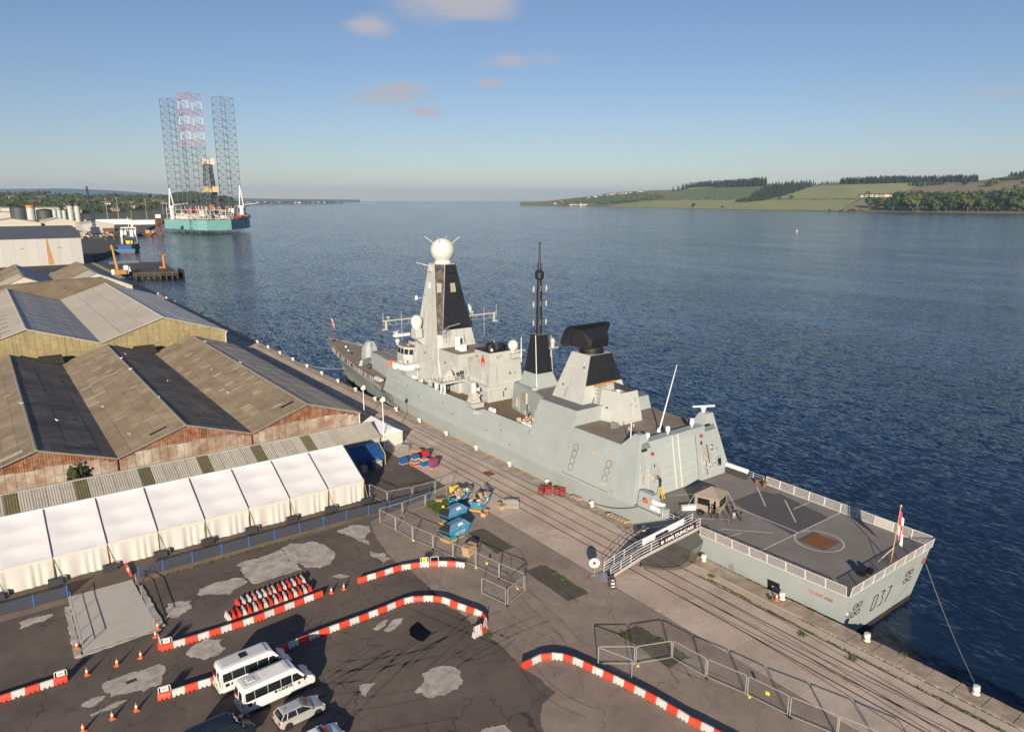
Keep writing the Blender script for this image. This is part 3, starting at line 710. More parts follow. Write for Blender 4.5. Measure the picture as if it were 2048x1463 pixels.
MB().lathe([(.9, -.4), (1.4, 0), (1.4, .6), (.8, .9)], n=14).build('float', MT['white_paint'], t); MB().lathe([(.8, .9), (.35, 2.8), (.35, 3.0)], n=8).build('superstructure', MT['orange'], t); MB().lathe([(.1, 3.0), (.1, 3.6), (.3, 3.6), (.05, 4.2)], n=8).build('topmark', MT['red'], t)
# ================================================================== HARBOUR BEYOND THE SHEDS
mk('clad_white', (0.44, 0.44, 0.42), .6, var=.06, streak=.25, scol=(.33, .28, .2), sscale=.5, rnd=.04, corr=('X', 1.0, .4)); mk('slate_roof', (0.085, 0.095, 0.115), .6, var=.12, scale=.2); mk('clad_pale', (0.50, 0.46, 0.39), .7, var=.08, scale=.2); mk('clad_blue', (0.20, 0.24, 0.29), .6, var=.08, scale=.2)
mk('tank_dark', (0.050, 0.055, 0.050), .6, var=.15, scale=.3); mk('silo_pale', (0.42, 0.42, 0.39), .6, var=.08, scale=.2); mk('silo_green', (0.36, 0.44, 0.38), .6, var=.08); mk('crane_blue', (0.03, 0.05, 0.10), .5); mk('aqua', (0.17, 0.38, 0.36), .5, var=.1, scale=.08, streak=.2, sscale=.2, scol=(.14, .28, .26))
mk('teal_blue', (0.015, 0.14, 0.24), .5, var=.12, scale=.3); mk('deep_blue', (0.012, 0.04, 0.22), .5, var=.1); mk('hull_red', (0.16, 0.05, 0.035), .7, var=.25); mk('machine_orange', (0.42, 0.21, 0.05), .55, var=.15, scale=1.5); mk('old_timber', (0.085, 0.068, 0.050), .95, var=.35, scale=.6); mk('pile_black', (0.02, 0.017, 0.014), .9)
t = empty('grey_warehouse', 'large pale grey warehouse with slate roof and one rust streak', 'warehouse', (20, 577, 0))
def wp(name, b, m, par, root): 
    o = b.build(name, m, par); 
    if par is root: o.location = -root.location
    return o
for i in range(14):
    x0 = -30 + i * 6.45; b = MB(); b.box((x0 + 3.2, 577.3, 0), (6.40, .6, 17.9)); wp('wall_sheet', b, MT['clad_white'], t, t)
b = MB(); b.prism([(-30, 577.6), (60.3, 577.6), (60.3, 640), (-30, 640)], 0, 17.6); wp('wall', b, MT['clad_white'], t, t)
b = MB(); b.loft([[(-30.5, 576.6, 17.9), (61, 576.6, 17.9), (61, 640, 17.9), (-30.5, 640, 17.9)], [(-30.5, 600, 25.2), (58.6, 600, 25.2), (58.6, 616, 25.2), (-30.5, 616, 25.2)]]); wp('roof', b, MT['slate_roof'], t, t)
b = MB(); b.slab((39.6, 576.97, 0.5), (43.0, 576.97, .5), (40.6, 576.97, 17.6), (39.7, 576.97, 17.6), .02); wp('rust_streak', b, mk('rust_orange', (.42, .21, .07), .8, var=.3), t, t)
for x in (26, 47): b = MB(); b.box((x, 576.95, 11.2), (2.2, .1, .9)); wp('louvre', b, MT['louvre'], t, t)
def shed(name, label, cat, x0, x1, y0, y1, he, hr, wallm, roofm, axis='y', group=None):
    root = empty(name, label, cat, ((x0 + x1) / 2, y0, 0), 0, group); b = MB(); b.prism(rect_(x0, x1, y0, y1), -.3, he); wp('wall', b, MT[wallm], root, root); b = MB()
    e = .4
    if axis == 'y':
        xm = (x0 + x1) / 2; b.loft([[(x0 - e, y0 - e, he), (x1 + e, y0 - e, he), (xm, y0 - e, hr)], [(x0 - e, y1 + e, he), (x1 + e, y1 + e, he), (xm, y1 + e, hr)]])
    else:
        ym = (y0 + y1) / 2; b.loft([[(x0 - e, y0 - e, he), (x0 - e, y1 + e, he), (x0 - e, ym, hr)], [(x1 + e, y0 - e, he), (x1 + e, y1 + e, he), (x1 + e, ym, hr)]])
    wp('roof', b, MT[roofm], root, root); return root
def rect_(x0, x1, y0, y1): return [(x0, y0), (x1, y0), (x1, y1), (x0, y1)]
shed('industrial_shed', 'long cream industrial shed with blue grey end wall', 'shed', 60, 165, 1900, 2010, 26, 28, 'clad_pale', 'clad_pale', 'x')
b = MB(); b.box((165.6, 1955, 0), (.6, 109, 25.9)); o = b.build('end_wall', MT['clad_blue'], bpy.data.objects['industrial_shed']); o.location = -bpy.data.objects['industrial_shed'].location
shed('industrial_shed', 'lower pale shed at left edge behind the dark tank', 'shed', 10, 82, 1860, 1940, 18, 20, 'clad_pale', 'clad_pale', 'x')
shed('industrial_shed', 'wide flat pale roofed shed behind the grey warehouse', 'shed', 20, 92, 1380, 1520, 8, 14, 'clad_pale', 'clad_pale')
shed('industrial_shed', 'pale roofed shed between the two silo groups', 'shed', 98, 142, 1380, 1500, 9, 14, 'clad_pale', 'clad_pale')
shed('industrial_shed', 'small pale shed right of the silos near the crane', 'shed', 127, 166, 1175, 1260, 10, 13, 'clad_white', 'clad_pale')
shed('site_office', 'long low white office building behind the lattice crane', 'office', 168, 240, 1490, 1520, 9, 9.6, 'white_paint', 'clad_white', 'x')
shed('site_office', 'shorter low white building at the end of the office', 'office', 232, 275, 1455, 1480, 8, 8.6, 'white_paint', 'clad_white', 'x')
def tank(name, label, p_, r_, h, m, top=None, group=None):
    root = empty(name, label, 'tank', (p_[0], p_[1], 0), 0, group); MB().lathe([(r_, 0), (r_, h)], n=24).build('shell', MT[m], root, 40); MB().lathe([(r_ * 1.01, h), (r_ * .5, h + r_ * .16), (.1, h + r_ * .22)], n=24).build('roof', MT[m], root, 40)
    b = MB(); 
    for i in range(10): a = i * .628; b.tube((r_ * math.cos(a), r_ * math.sin(a), h), (r_ * math.cos(a), r_ * math.sin(a), h + 1.6), .15, 4)
    b.lathe([(r_ * 1.0, h + 1.5), (r_ * 1.02, h + 1.7)], n=20); b.build('handrail', MT['steel_dark'], root)
    if top: MB().lathe([(r_ * 1.1, h + .5), (r_ * 1.15, h + 4), (r_ * .8, h + 4.5)], n=12).build('top_platform', MT[top], root)
    return root
tank('storage_tank', 'larger dark storage tank at far left with rail on top', (87, 1800), 17.5, 28, 'tank_dark'); tank('storage_tank', 'dark storage tank beside the pale green cylinders', (131, 1815), 16, 22, 'tank_dark')
tank('silo', 'single pale silo with yellow top left of the tanks', (90, 1536), 6.5, 30, 'silo_pale', 'machine_orange'); tank('silo', 'left one of the two tall pale silos', (143, 1462), 4.4, 33, 'silo_pale', 'steel_dark'); tank('silo', 'right one of the two tall pale silos', (153, 1462), 4.4, 33, 'silo_pale', 'steel_dark')
for i, w_ in enumerate(('left', 'middle', 'right')): tank('gas_cylinder', '%s one of three pale green upright tanks' % w_, (146 + i * 8.5, 1790), 4.0, 24 - i, 'silo_green')
# lattice crane
def lattice(b, p0, p1, wd, n, r_, taper=1.0):
    p0, p1 = Vector(p0), Vector(p1); d = (p1 - p0); up = d.normalized(); u = up.cross(Vector((0, 1, .01))).normalized(); v = up.cross(u)
    pr = None
    for i in range(n + 1):
        t = i / n; s = wd / 2 * (1 + (taper - 1) * t); c_ = p0 + d * t; q4 = [c_ + u * s + v * s, c_ - u * s + v * s, c_ - u * s - v * s, c_ + u * s - v * s]
        if pr:
            for k in range(4):
                b.tube(pr[k], q4[k], r_, 4); b.tube(pr[k], q4[(k + 1) % 4], r_ * .6, 3)
                b.tube(pr[(k + 1) % 4], q4[k], r_ * .6, 3)
        for k in range(4): b.tube(q4[k], q4[(k + 1) % 4], r_ * .6, 3)
        pr = q4
    return b
t = empty('harbour_crane', 'dark blue lattice crane standing on the far quay', 'crane', (114.5, 951, 0))
MB().box((0, 0, 0), (14, 14, 1.2)).box((0, 0, 1.2), (6, 7, 5)).build('undercarriage', MT['steel_dark'], t); MB().box((0, -1, 6), (8, 10, 7)).box((3, -7, 7), (2.4, 3, 3)).build('machine_house', MT['crane_blue'], t); lattice(MB(), (0, 2, 12), (-2, 8, 58), 3.0, 14, .32, .5).build('boom', MT['crane_blue'], t); MB().tube((0, -4, 13), (-2, 8, 57), .15, 4).tube((0, 2, 12), (-1, 0, 30), .3, 4).build('stay', MT['steel_dark'], t)
for i, (x, yt, yb) in enumerate(((216, 406, 441), (238, 405, 442), (294, 406, 438), (327, 407, 431), (265, 427, 452))):
    p_ = gp(x, yb); h = hpx(p_, yb - yt); t = empty('yard_lamp', '%s tall lamp mast from the left on the far yard' % ORD[[0, 1, 3, 4, 2][i]], 'lamp mast', p_, 0, 'lamp masts on the far yard'); MB().tube((0, 0, 0), (0, 0, h), h * .012, 6, h * .007).build('mast', MT['silo_pale'], t); MB().box((0, 0, h), (h * .07, h * .03, h * .02)).build('lamp_head', MT['silo_pale'], t)
rq = random.Random(9)
for i in range(16):
    p_ = gp(162 + i * 4.0 + rq.uniform(-1, 1), 477 - (i % 3) * 4.5 - i * .3); m = ('timber', 'silo_green', 'timber', 'clad_pale')[i % 4]; hgt = rq.uniform(3, 6)
    b = MB()
    for k in range(3): b.box((0, 0, k * hgt / 3), (rq.uniform(4, 5), rq.uniform(4, 6), hgt / 3 - .2), rq.uniform(-.1, .1))
    tag(b.build('cargo_stack', MT[m], None, False, p_), '%s stack of crated cargo from the left on the far quay' % ORD[i], 'cargo', 'cargo stacks on the far quay')
t = empty('loading_gantry', 'rusty steel frame hopper on the far quay edge', 'gantry', gp(220, 480)); b = MB()
for x in (-4, 4):
    for y in (-3, 3): b.tube((x, y, 0), (x, y, 12), .4, 5)
b.box((0, 0, 9), (10, 8, 4), 0, (1.1, 1.1)); b.build('frame', MT['rust'], t)
for i, x in enumerate((167, 171, 178, 190, 204, 215, 255, 262, 269)):
    p_ = gp(x, 429.5 - (i > 5) * 9); t = tag(MB().box((0, 0, .5), (9, 4, 3)).box((-.5, 0, 3.5), (6, 3.6, 2.2), 0, (.8, .9)).build('parked_van', MT[('white_paint', 'clad_pale', 'red')[i % 3]], None, False, p_, -YAW), '%s tiny parked vehicle from the left below the town trees' % ORD[i], 'van', 'vehicles parked in the far yard')
# ---- blue supply ship
ax = Vector((.24, .97, 0)); t = empty('supply_ship', 'blue hulled supply ship with white bridge seen from astern', 'ship', (109, 728, WATER_Z), -math.atan2(ax.x, ax.y))
def hs(y, hb, z): return [(-hb, y, z), (hb, y, z)]
b = MB(); sec = [(0, 8.3, 4.2), (30, 8.6, 4.2), (45, 8.6, 5.0), (62, 7.0, 7.5), (74, 3.6, 8.5), (80, .2, 9)]
b.loft([[(-h, y, zt), (-h * .95, y, .9), (h * .95, y, .9), (h, y, zt)] for y, h, zt in sec], cap=False, closed=False); b.add([(-8.3, 0, 4.2), (-7.9, 0, .9), (7.9, 0, .9), (8.3, 0, 4.2)], [(0, 1, 2, 3)]); b.build('hull', MT['teal_blue'], t)
b = MB(); b.loft([[(-h * .95, y, .9), (-h * .8, y, -3), (h * .8, y, -3), (h * .95, y, .9)] for y, h, zt in sec], cap=False, closed=False); b.add([(-7.9, 0, .9), (-6.6, 0, -3), (6.6, 0, -3), (7.9, 0, .9)], [(0, 1, 2, 3)]); b.build('boot_topping', MT['hull_red'], t)
b = MB(); b.loft([hs(y, h * .97, zt - 1.1) for y, h, zt in sec], cap=False, closed=False); b.build('deck', MT['rust'], t)
MB().box((-.5, 16, 3.1), (11, 16, 4.4)).build('cargo_block', MT['deep_blue'], t); b = MB(); b.box((0, 55, 6), (14, 16, 7)); b.box((0, 57, 13), (12.5, 11, 5)); b.box((0, 58, 18), (13, 8, 3.5)); b.box((-4, 50, 6), (5, 6, 13)); b.build('superstructure', MT['white_paint'], t)
b = MB()
for i in range(7): b.box((-5.4 + i * 1.8, 53.96, 18.9), (1.3, .1, 1.5))
b.build('bridge_window', MT['glass_dark'], t)
b = MB()
for x in (-5.5, -2, 2.5, 6): b.tube((x, 30 + (x % 2), 3), (x, 30 + (x % 2), 22), .45, 6)
b.tube((-5.5, 30, 21), (6, 31, 21), .4, 5); b.tube((6, 31, 18), (9, 12, 9), .4, 5); b.tube((-5.5, 30, 18), (-9, 10, 8), .35, 5); b.box((-2, 38, 3), (4, 5, 12)); b.build('deck_crane', MT['steel_dark'], t); MB().box((1.2, 33, 3), (6, 5, 7)).build('winch_frame', MT['yellow'], t)
b = MB()
for s in (-1, 1):
    for i in range(9): b.lathe([(.9, 0), (.9, .7)], (s * 8.6, 4 + i * 5, 3.0), 10, 'x')
b.build('tyre_fender', MT['rubber'], t); MB().tube((0, 60, 21), (0, 60, 31), .25, 5).tube((-3, 60, 27), (3, 60, 27), .15, 4).sphere((3.5, 57, 22.6), 1.2, 10, 6).build('mast', MT['white_paint'], t)
# ---- pier with its machines
pier = [(67.3, 487), (99.5, 478), (105.6, 562), (76, 575), (67, 580)]
t = empty('timber_pier', 'dark pier on timber piles jutting into the river', 'pier', (86, 525, 0)); b = MB(); b.prism(pier, -.6, 0.1); wp('deck', b, MT['quay_asphalt'], t, t)
for a, c_ in zip(pier, pier[1:] + pier[:1]):
    b = MB(); n = int(math.hypot(c_[0] - a[0], c_[1] - a[1]) / 3.2)
    if a[0] < 70 and c_[0] < 70: continue
    for i in range(n + 1):
        x, y = a[0] + (c_[0] - a[0]) * i / n, a[1] + (c_[1] - a[1]) * i / n
        b.tube((x, y, -8), (x, y, -.5), .35, 6); 
        if i % 2 == 0: b.box((x, y, .1), (.3, .3, 1.0))
        if i < n: b.tube((x, y, -1), (x + (c_[0] - a[0]) / n, y + (c_[1] - a[1]) / n, -4), .16, 4)
    b.tube((*a, -1.6), (*c_, -1.6), .35, 4); b.tube((*a, -.5), (*c_, -.5), .4, 4); wp('piles', b, MT['old_timber'], t, t)
b = MB()
for i in range(4): b.tube((103 + i * .2, 480 + i * 5, -8), (103 + i * .2, 480 + i * 5, .8), .5, 6)
wp('dolphin_pile', b, MT['pile_black'], t, t)
p_ = gp(240, 548); t = empty('orange_lift', 'orange machine with tall raised boom on the pier edge', 'crane', p_)
MB().box((0, 0, 0), (6.5, 5, 2.6)).build('chassis', MT['machine_orange'], t); MB().tube((-1, 0, 2.5), (-1.9, 3, 15), .85, 8, .6).tube((-1.9, 3, 14.6), (-2.3, 3.2, 17.2), 1.0, 6, .5).build('boom', MT['machine_orange'], t); MB().box((3.4, -.2, 0), (2.2, 2.2, 5.0)).box((-3.6, -.6, 0), (1.6, 2.0, 3)).build('cabin', MT['white_paint'], t)
p_ = gp(329, 536); t = empty('post_crane', 'slim yellow post crane at the end of the pier', 'crane', p_)
MB().lathe([(1.4, 0), (1.3, .6), (.75, .8), (.75, 8)], n=10).build('column', MT['machine_orange'], t); MB().tube((0, 0, 8), (-2.3, -1, 9.8), .55, 6).tube((0, 0, 7.6), (1.4, 0, 8.7), .5, 6).build('jib', MT['machine_orange'], t); MB().box((-2.2, 0, 0), (1.6, 1.5, 1.2)).build('control_box', MT['orange'], t)
t = tag(MB().box((0, 0, 0), (2.6, 2.2, 3.4)).build('site_cabin', MT['blue'], None, False, gp(252, 543.5)), 'blue end of the small site cabin on the pier', 'cabin'); t = tag(MB().box((0, 0, 0), (3.2, 2.2, 3.2)).build('site_cabin', MT['white_paint'], None, False, gp(258.5, 543)), 'white cabin beside the blue one on the pier', 'cabin')
b = MB(); pa, pb_ = gp(219, 529), gp(277, 526); lattice(b, (pa.x, pa.y, .8), (pb_.x, pb_.y, .8), 1.6, 16, .12); tag(b.build('gangway_truss', MT['galv']), 'pale steel truss gangway lying across the pier', 'truss')
t = empty('mooring_dolphin', 'rusty mooring platform beside the green rig hull', 'dolphin', gp(313, 466, -1)); b = MB()
for x in (-9, 0, 9):
    for y in (-6, 6): b.tube((x, y, -8), (x, y, 1), .7, 6)
b.box((0, 0, 0), (24, 14, 1.6)); lattice(b, (4, 0, 1.5), (4, 0, 20), 7, 4, .45); b.build('platform', MT['rust'], t); MB().box((4, 0, 20), (6, 5, 5)).build('control_cabin', MT['white_paint'], t)
t = empty('jetty_head', 'low rusty jetty head left of the mooring platform', 'jetty', gp(299, 468, -1)); MB().box((0, 0, -.5), (16, 14, 1.8)).box((-4, 0, -8), (2, 10, 8)).box((4, 0, -8), (2, 10, 8)).build('deck', MT['rust'], t); MB().box((-2, 0, 1.3), (5, 4, 4)).box((4, 2, 1.3), (3, 3, 3)).build('equipment', MT['timber'], t)

# ---- jack-up rig
RC = Vector((288, 1150, WATER_Z)); rig = empty('jackup_rig', 'jack-up drilling rig with turquoise hull and three lattice legs', 'drilling rig', RC)
def rp(name, b, m, par=None, smooth=False):
    o = b.build(name, m, par or rig, smooth)
    if par is None: o.location = -RC
    return o
HP = [(236, 1190), (240, 1172), (258, 1085), (265, 1066), (300, 1072), (340, 1128), (350, 1150), (340, 1185), (300, 1240), (250, 1230)]
b = MB(); b.prism(HP, 1.6, 15.4); rp('hull', b, MT['aqua'])
b = MB(); b.prism([(288 + (x - 288) * .97, 1150 + (y - 1150) * .97) for x, y in HP], 15.4, 16.0); rp('main_deck', b, MT['rust'])
def rig_leg(x, y, top, wd=21.0):
    s = wd / 2; C4 = [(x - s, y - s), (x + s, y - s), (x + s, y + s), (x - s, y + s)]; rot = R(20); C4 = [(x + (a - x) * math.cos(rot) - (b_ - y) * math.sin(rot), y + (a - x) * math.sin(rot) + (b_ - y) * math.cos(rot)) for a, b_ in C4]
    n = 19; zs = [-8 + (top + 8) * i / n for i in range(n + 1)]; return C4, zs
mk('strapped_cream', (.55, .44, .24), .6); mk('leg_steel', (0.10, 0.105, 0.125), .6, var=.15); mk('rig_red', (.42, .055, .07), .5); mk('rig_white', (.66, .66, .66), .5); mk('rig_cream', (.58, .53, .44), .6, var=.12, scale=.2); mk('rig_clutter', (.36, .32, .27), .7, var=.4, scale=.25)
for li, (x, y, top) in enumerate(((258, 1175, 185), (266, 1100, 185), (320, 1135, 188))):
    C4, zs = rig_leg(x, y, top); mb = {}
    for i in range(len(zs) - 1):
        key = 'leg_steel'
        if li == 1 and i >= 12: key = ('rig_red', 'rig_white')[i % 2]
        b = mb.setdefault(key, MB()); z0, z1 = zs[i], zs[i + 1]
        for k in range(4):
            a, c_ = C4[k], C4[(k + 1) % 4]; b.tube((*a, z0), (*a, z1), .40, 5); mid = ((a[0] + c_[0]) / 2, (a[1] + c_[1]) / 2)
            b.tube((*a, z0), (*c_, z1), .18, 4); b.tube((*c_, z0), (*a, z1), .18, 4); b.tube((*a, z1), (*c_, z1), .2, 4)
    root = None
    for key in sorted(mb, key=lambda k: k != 'leg_steel'):
        o = rp('leg' if root is None else 'painted_section', mb[key], MT[key], None if root is None else root)
        root = root or o
# derrick and deck clutter
b = MB(); lattice(b, (286, 1115, 30), (286, 1115, 92), 17, 9, .6, .55); rp('derrick', b, MT['leg_steel']); b = MB(); b.box((284, 1108, 92), (17, 15, 9)); rp('crown_cabin', b, MT['rig_cream']); b = MB(); b.box((284, 1103, 54), (21, 5, 8)); rp('wind_wall', b, MT['strapped_cream'])
b = MB(); b.prism([(292, 1112), (298, 1112), (298, 1124), (292, 1124)], 30, 88, [(288, 1112), (291, 1112), (291, 1120), (288, 1120)]); rp('derrick_cladding', b, MT['leg_steel'])
rq = random.Random(77)
for nm, m, n, zr, sr in (('deck_module', 'rig_cream', 26, (16, 26), (5, 12)), ('deck_house', 'rig_white', 14, (16, 30), (5, 11)), ('machinery', 'rig_clutter', 40, (16, 30), (3, 8)), ('red_module', 'rig_red', 10, (24, 32), (3, 8)), ('orange_machinery', 'machine_orange', 8, (30, 40), (3, 6))):
    for i in range(n):
        tt = rq.uniform(0, 1); u = rq.uniform(.1, 1)
        x, y = (246 + 90 * tt, 1172 - 95 * min(1, 2.2 * tt) * u + 60 * max(0, tt - .45)) ; 
        if nm == 'orange_machinery': x, y = 286 + rq.uniform(-12, 14), 1105 + rq.uniform(-10, 10)
        x = min(max(x, 244), 338); y = max(y, 1075 + abs(x - 270) * .5)
        z = zr[0] if i % 2 == 0 else rq.uniform(*zr) - 4
        b = MB(); b.box((x, y, z), (rq.uniform(*sr), rq.uniform(*sr), rq.uniform(3, 8)), rq.uniform(0, 1)); rp(nm, b, MT[m])
for (x, y, dx, dz) in ((243, 1165, 8, 26), (327, 1108, 8, 30)):
    b = MB(); b.lathe([(3, 15), (3, 30), (4, 31), (4, 35)], (x, y, 0), 10); b.tube((x - 3, y, 34), (x + 1 - dx * .2, y, 34 + dz), .9, 5); b.tube((x + 3, y, 34), (x + 1 - dx * .2, y, 34 + dz), .9, 5); b.tube((x + 3, y, 36), (x + dx * 3, y + 8, 38), .9, 5); rp('deck_crane', b, MT['rig_white'])
b = MB()
for k in range(3):
    z = 17.5 + k * 6
    pts = [(238, 1180), (259, 1088), (268, 1070), (300, 1078), (338, 1130)]
    for a, c_ in zip(pts[:-1], pts[1:]):
        b.tube((*a, z), (*c_, z), .3, 4); n = 6
        for i in range(n): q0 = (a[0] + (c_[0] - a[0]) * i / n, a[1] + (c_[1] - a[1]) * i / n); b.tube((*q0, z - 1.5), (q0[0] + rq.uniform(-3, 3), q0[1], z + 5), .3, 4)
rp('deck_scaffold', b, MT['rig_white'])
b = MB(); b.prism([(330, 1110), (348, 1135), (340, 1142), (322, 1120)], 34, 35.2); lattice(b, (330, 1118, 16), (332, 1120, 34), 6, 3, .4); rp('helideck', b, MT['rig_clutter'])
for i in range(6): b = MB(); b.lathe([(1.2, 0), (2.4, .6), (2.4, 7), (1.2, 7.6)], (316 + i * 4.2, 1098 + i * 5.5, 19.5), 10, 'x'); rp('lifeboat' if i < 2 else 'storage_bottle', b, MT['rig_red' if i < 2 else 'rig_cream'])
# ================================================================== WARSHIP
mk('hull_grey', (0.335, 0.372, 0.375), 0.42, var=0.07, scale=0.35, streak=0.30, scol=(0.30, 0.285, 0.245), col2=(0.315, 0.36, 0.345), c2scale=0.12, c2=0.6, bump=0.03, bscale=0.7, plates=(5.2, 1.9, .965, .80))
mk('ship_grey', (0.43, 0.445, 0.425), 0.5, var=0.08, scale=0.5, streak=0.35, scol=(0.33, 0.29, 0.23), bump=0.03, bscale=0.9, plates=(3.1, 1.7, .96, .78))
mk('ship_black', (0.013, 0.014, 0.017), 0.5, var=0.35, scale=0.5, streak=0.25, scol=(0.05, 0.048, 0.045))
mk('ship_speckle', (0.03, 0.028, 0.028), 0.4, var=0.6, scale=1.2, col2=(0.20, 0.16, 0.13), c2scale=0.9, c2=0.6)
mk('deck_tan', (0.25, 0.20, 0.155), 0.9, var=0.22, scale=0.7, col2=(0.175, 0.14, 0.108), c2scale=0.25, c2=0.7)
mk('deck_brown', (0.175, 0.13, 0.09), 0.9, var=0.3, scale=0.7, col2=(0.19, 0.13, 0.07), c2scale=0.3, c2=0.6)
mk('flight_deck', (0.225, 0.205, 0.188), 0.9, var=0.14, scale=0.5, col2=(0.185, 0.168, 0.152), c2scale=0.16, c2=0.8)
mk('deck_dark', (0.092, 0.089, 0.092), 0.9, var=0.12)
mk('boot', (0.022, 0.018, 0.016), 0.7, var=0.4, scale=0.8, col2=(0.07, 0.035, 0.02), c2scale=0.3, c2=0.6)
mk('radome', (0.60, 0.60, 0.55), 0.35, var=0.05)
mk('dome_mint', (0.56, 0.63, 0.56), 0.4, var=0.05)
mk('line_white', (0.60, 0.56, 0.48), 0.8, var=0.25, scale=2)
mk('line_red', (0.50, 0.24, 0.16), 0.8, var=0.25, scale=2)
mk('plastic_dull_red', (.36, .05, .035), .6); mk('rope', (0.10, 0.09, 0.08), 0.9)
mk('canvas_grey', (0.45, 0.43, 0.39), 0.9, var=0.15, scale=2)
mk('rust_stain', (0.40, 0.335, 0.24), 0.7, var=0.3, scale=2)

SC = Vector((77.0, 110.0, WATER_Z))
ship = empty('destroyer', 'long light grey naval destroyer moored alongside the quay', 'warship', SC)
def sp(name, mb, m, parent=None, smooth=False):
    par = parent or ship
    o = mb.build(name, m, par, smooth)
    if par is ship: o.location = -SC
    return o
CX = 77.0
def rect(x0, x1, y0, y1): return [(x0, y0), (x1, y0), (x1, y1), (x0, y1)]
def sym(h0, y0, y1, h1=None):
    h1 = h0 if h1 is None else h1
    return [(CX - h0, y0), (CX + h0, y0), (CX + h1, y1), (CX - h1, y1)]

# ---- hull
ST = [(32.6, 9.3, 3.0, 8.2), (38, 9.6, 3.0, 8.5), (45, 9.95, 3.0, 8.9), (54, 10.3, 3.02, 9.2), (62, 10.5, 3.05, 9.4), (80, 10.5, 2.9, 9.6), (100, 10.5, 2.85, 9.6), (120, 10.45, 2.85, 9.1), (130, 10.25, 2.9, 8.4), (137, 9.6, 3.05, 7.5),
      (142, 9.0, 3.2, 6.8), (147, 8.65, 3.27, 6.0), (152, 8.25, 3.42, 5.1), (157, 7.7, 3.58, 4.2), (162, 7.05, 3.75, 3.4), (167, 6.35, 3.93, 2.5), (172, 5.55, 4.12, 1.7), (176, 4.75, 4.35, 1.1), (180, 3.7, 4.55, .6), (184, 2.5, 4.75, .3), (187, 1.45, 4.9, .15), (189, .6, 4.97, .08), (190, .06, 5.0, .04)]
def stem(z):
    return 190.0 + (z - 5.0) * (7.6 / 5.1) if z > -0.1 else 182.4 + (z + .1) * 0.8
def lev(y, hb, zk, wl, z):
    # half breadth and y at level z of the station whose deck edge is at y
    t = max(0.0, min(1.0, (zk - z) / (zk - WATER_Z)))
    flare = 1.0 - (1 - t) ** (1.0 + 1.3 * max(0.0, (y - 130) / 60))
    h = hb + (wl - hb) * flare
    yy = y if y < 176 else 176 + (y - 176) * (stem(z) - 176) / 14.0
    if y < 40: yy = y + (3.0 - z) * 0.17 * (40 - y) / 7.4
    return h, yy
LV = [1.0, 0.72, 0.48, 0.25, 0.0]
rings = []; boot = []
for (y, hb, zk, wl) in ST:
    zs = [(-3.35) + (zk + 3.35) * k for k in LV]
    L_ = [lev(y, hb, zk, wl, z) + (z,) for z in zs]
    rings.append([(CX - h, yy, z) for h, yy, z in L_] + [(CX + h, yy, z) for h, yy, z in reversed(L_)])
    h, yy, z = L_[-1]
    boot.append([(CX - h, yy, z), (CX - h * .92, yy - .0, -6.5), (CX - h * .5, yy, -8), (CX + h * .5, yy, -8), (CX + h * .92, yy, -6.5), (CX + h, yy, z)])
b = MB(); b.loft(rings, cap=False, closed=False)
b.add(rings[0], [tuple(reversed(range(10)))])
hull = sp('hull', b, MT['hull_grey'], smooth=25)
b = MB(); b.loft(boot, cap=False, closed=False); b.add(boot[0], [tuple(reversed(range(6)))])
sp('boot_topping', b, MT['boot'], smooth=40)
def deck(name, y0, y1, m, dz=0.0, inset=0.0):
    pts = [s_ for s_ in ST if y0 <= s_[0] <= y1]
    b = MB()
    b.loft([[(CX - s_[1] + inset, s_[0], s_[2] + dz), (CX + s_[1] - inset, s_[0], s_[2] + dz)] for s_ in pts], cap=False, closed=False)
    return sp(name, b, m)
fdeck = deck('flight_deck', 32, 62.5, MT['flight_deck'])
deck('foredeck', 130, 190, MT['deck_tan'], -0.01)
# sheer strake edge round the deck
b = MB()
for s in (-1, 1):
    b.path([(CX + s * k[1], k[0], k[2] + .03) for k in ST if k[0] >= 137], 0.07, 4)
    b.path([(CX + s * k[1], k[0], k[2] + .02) for k in ST if k[0] <= 62], 0.06, 4)
b.tube((CX - 9.3, 32.6, 3.02), (CX + 9.3, 32.6, 3.02), .06, 4)
sp('deck_edge', b, MT['ship_grey'])
# markings on the flight deck
zd = 3.035
def dstrip(pts, wd, m, z=None, name='deck_marking'):
    b = MB()
    for a, c_ in zip(pts[:-1], pts[1:]):
        dx, dy = c_[0] - a[0], c_[1] - a[1]; l = math.hypot(dx, dy); nx, ny = -dy / l * wd / 2, dx / l * wd / 2
        zz = z or zd
        b.add([(a[0] + nx, a[1] + ny, zz), (a[0] - nx, a[1] - ny, zz), (c_[0] - nx, c_[1] - ny, zz), (c_[0] + nx, c_[1] + ny, zz)], [(0, 1, 2, 3)])
    return sp(name, b, m, fdeck)
b = MB(); b.poly([(78.2, 55.3), (75.75, 43.9), (84.0, 44.0), (85.9, 52.6), (85.0, 52.9), (84.9, 54.4), (82.9, 55.0), (82.5, 56.2), (80.0, 55.9)], zd - .012)
sp('deck_paint', b, MT['deck_dark'], fdeck)
for a, c_ in (((85.45, 55.85), (80.5, 51.06)), ((84.4, 50.7), (79.4, 45.9)), ((82.7, 48.35), (86.6, 48.3)), ((68.2, 44.0), (87.0, 44.04)), ((70.1, 50.4), (74.5, 45.8)), ((77.1, 54.4), (76.97, 44.1)), ((68.0, 48.7), (71.3, 48.2)), ((69.5, 54.76), (73.4, 51.3))):
    dstrip([a, c_], 0.16, MT['line_white'])
dstrip([(67.4, 59.6), (87.0, 59.75)], 0.14, MT['line_red'])
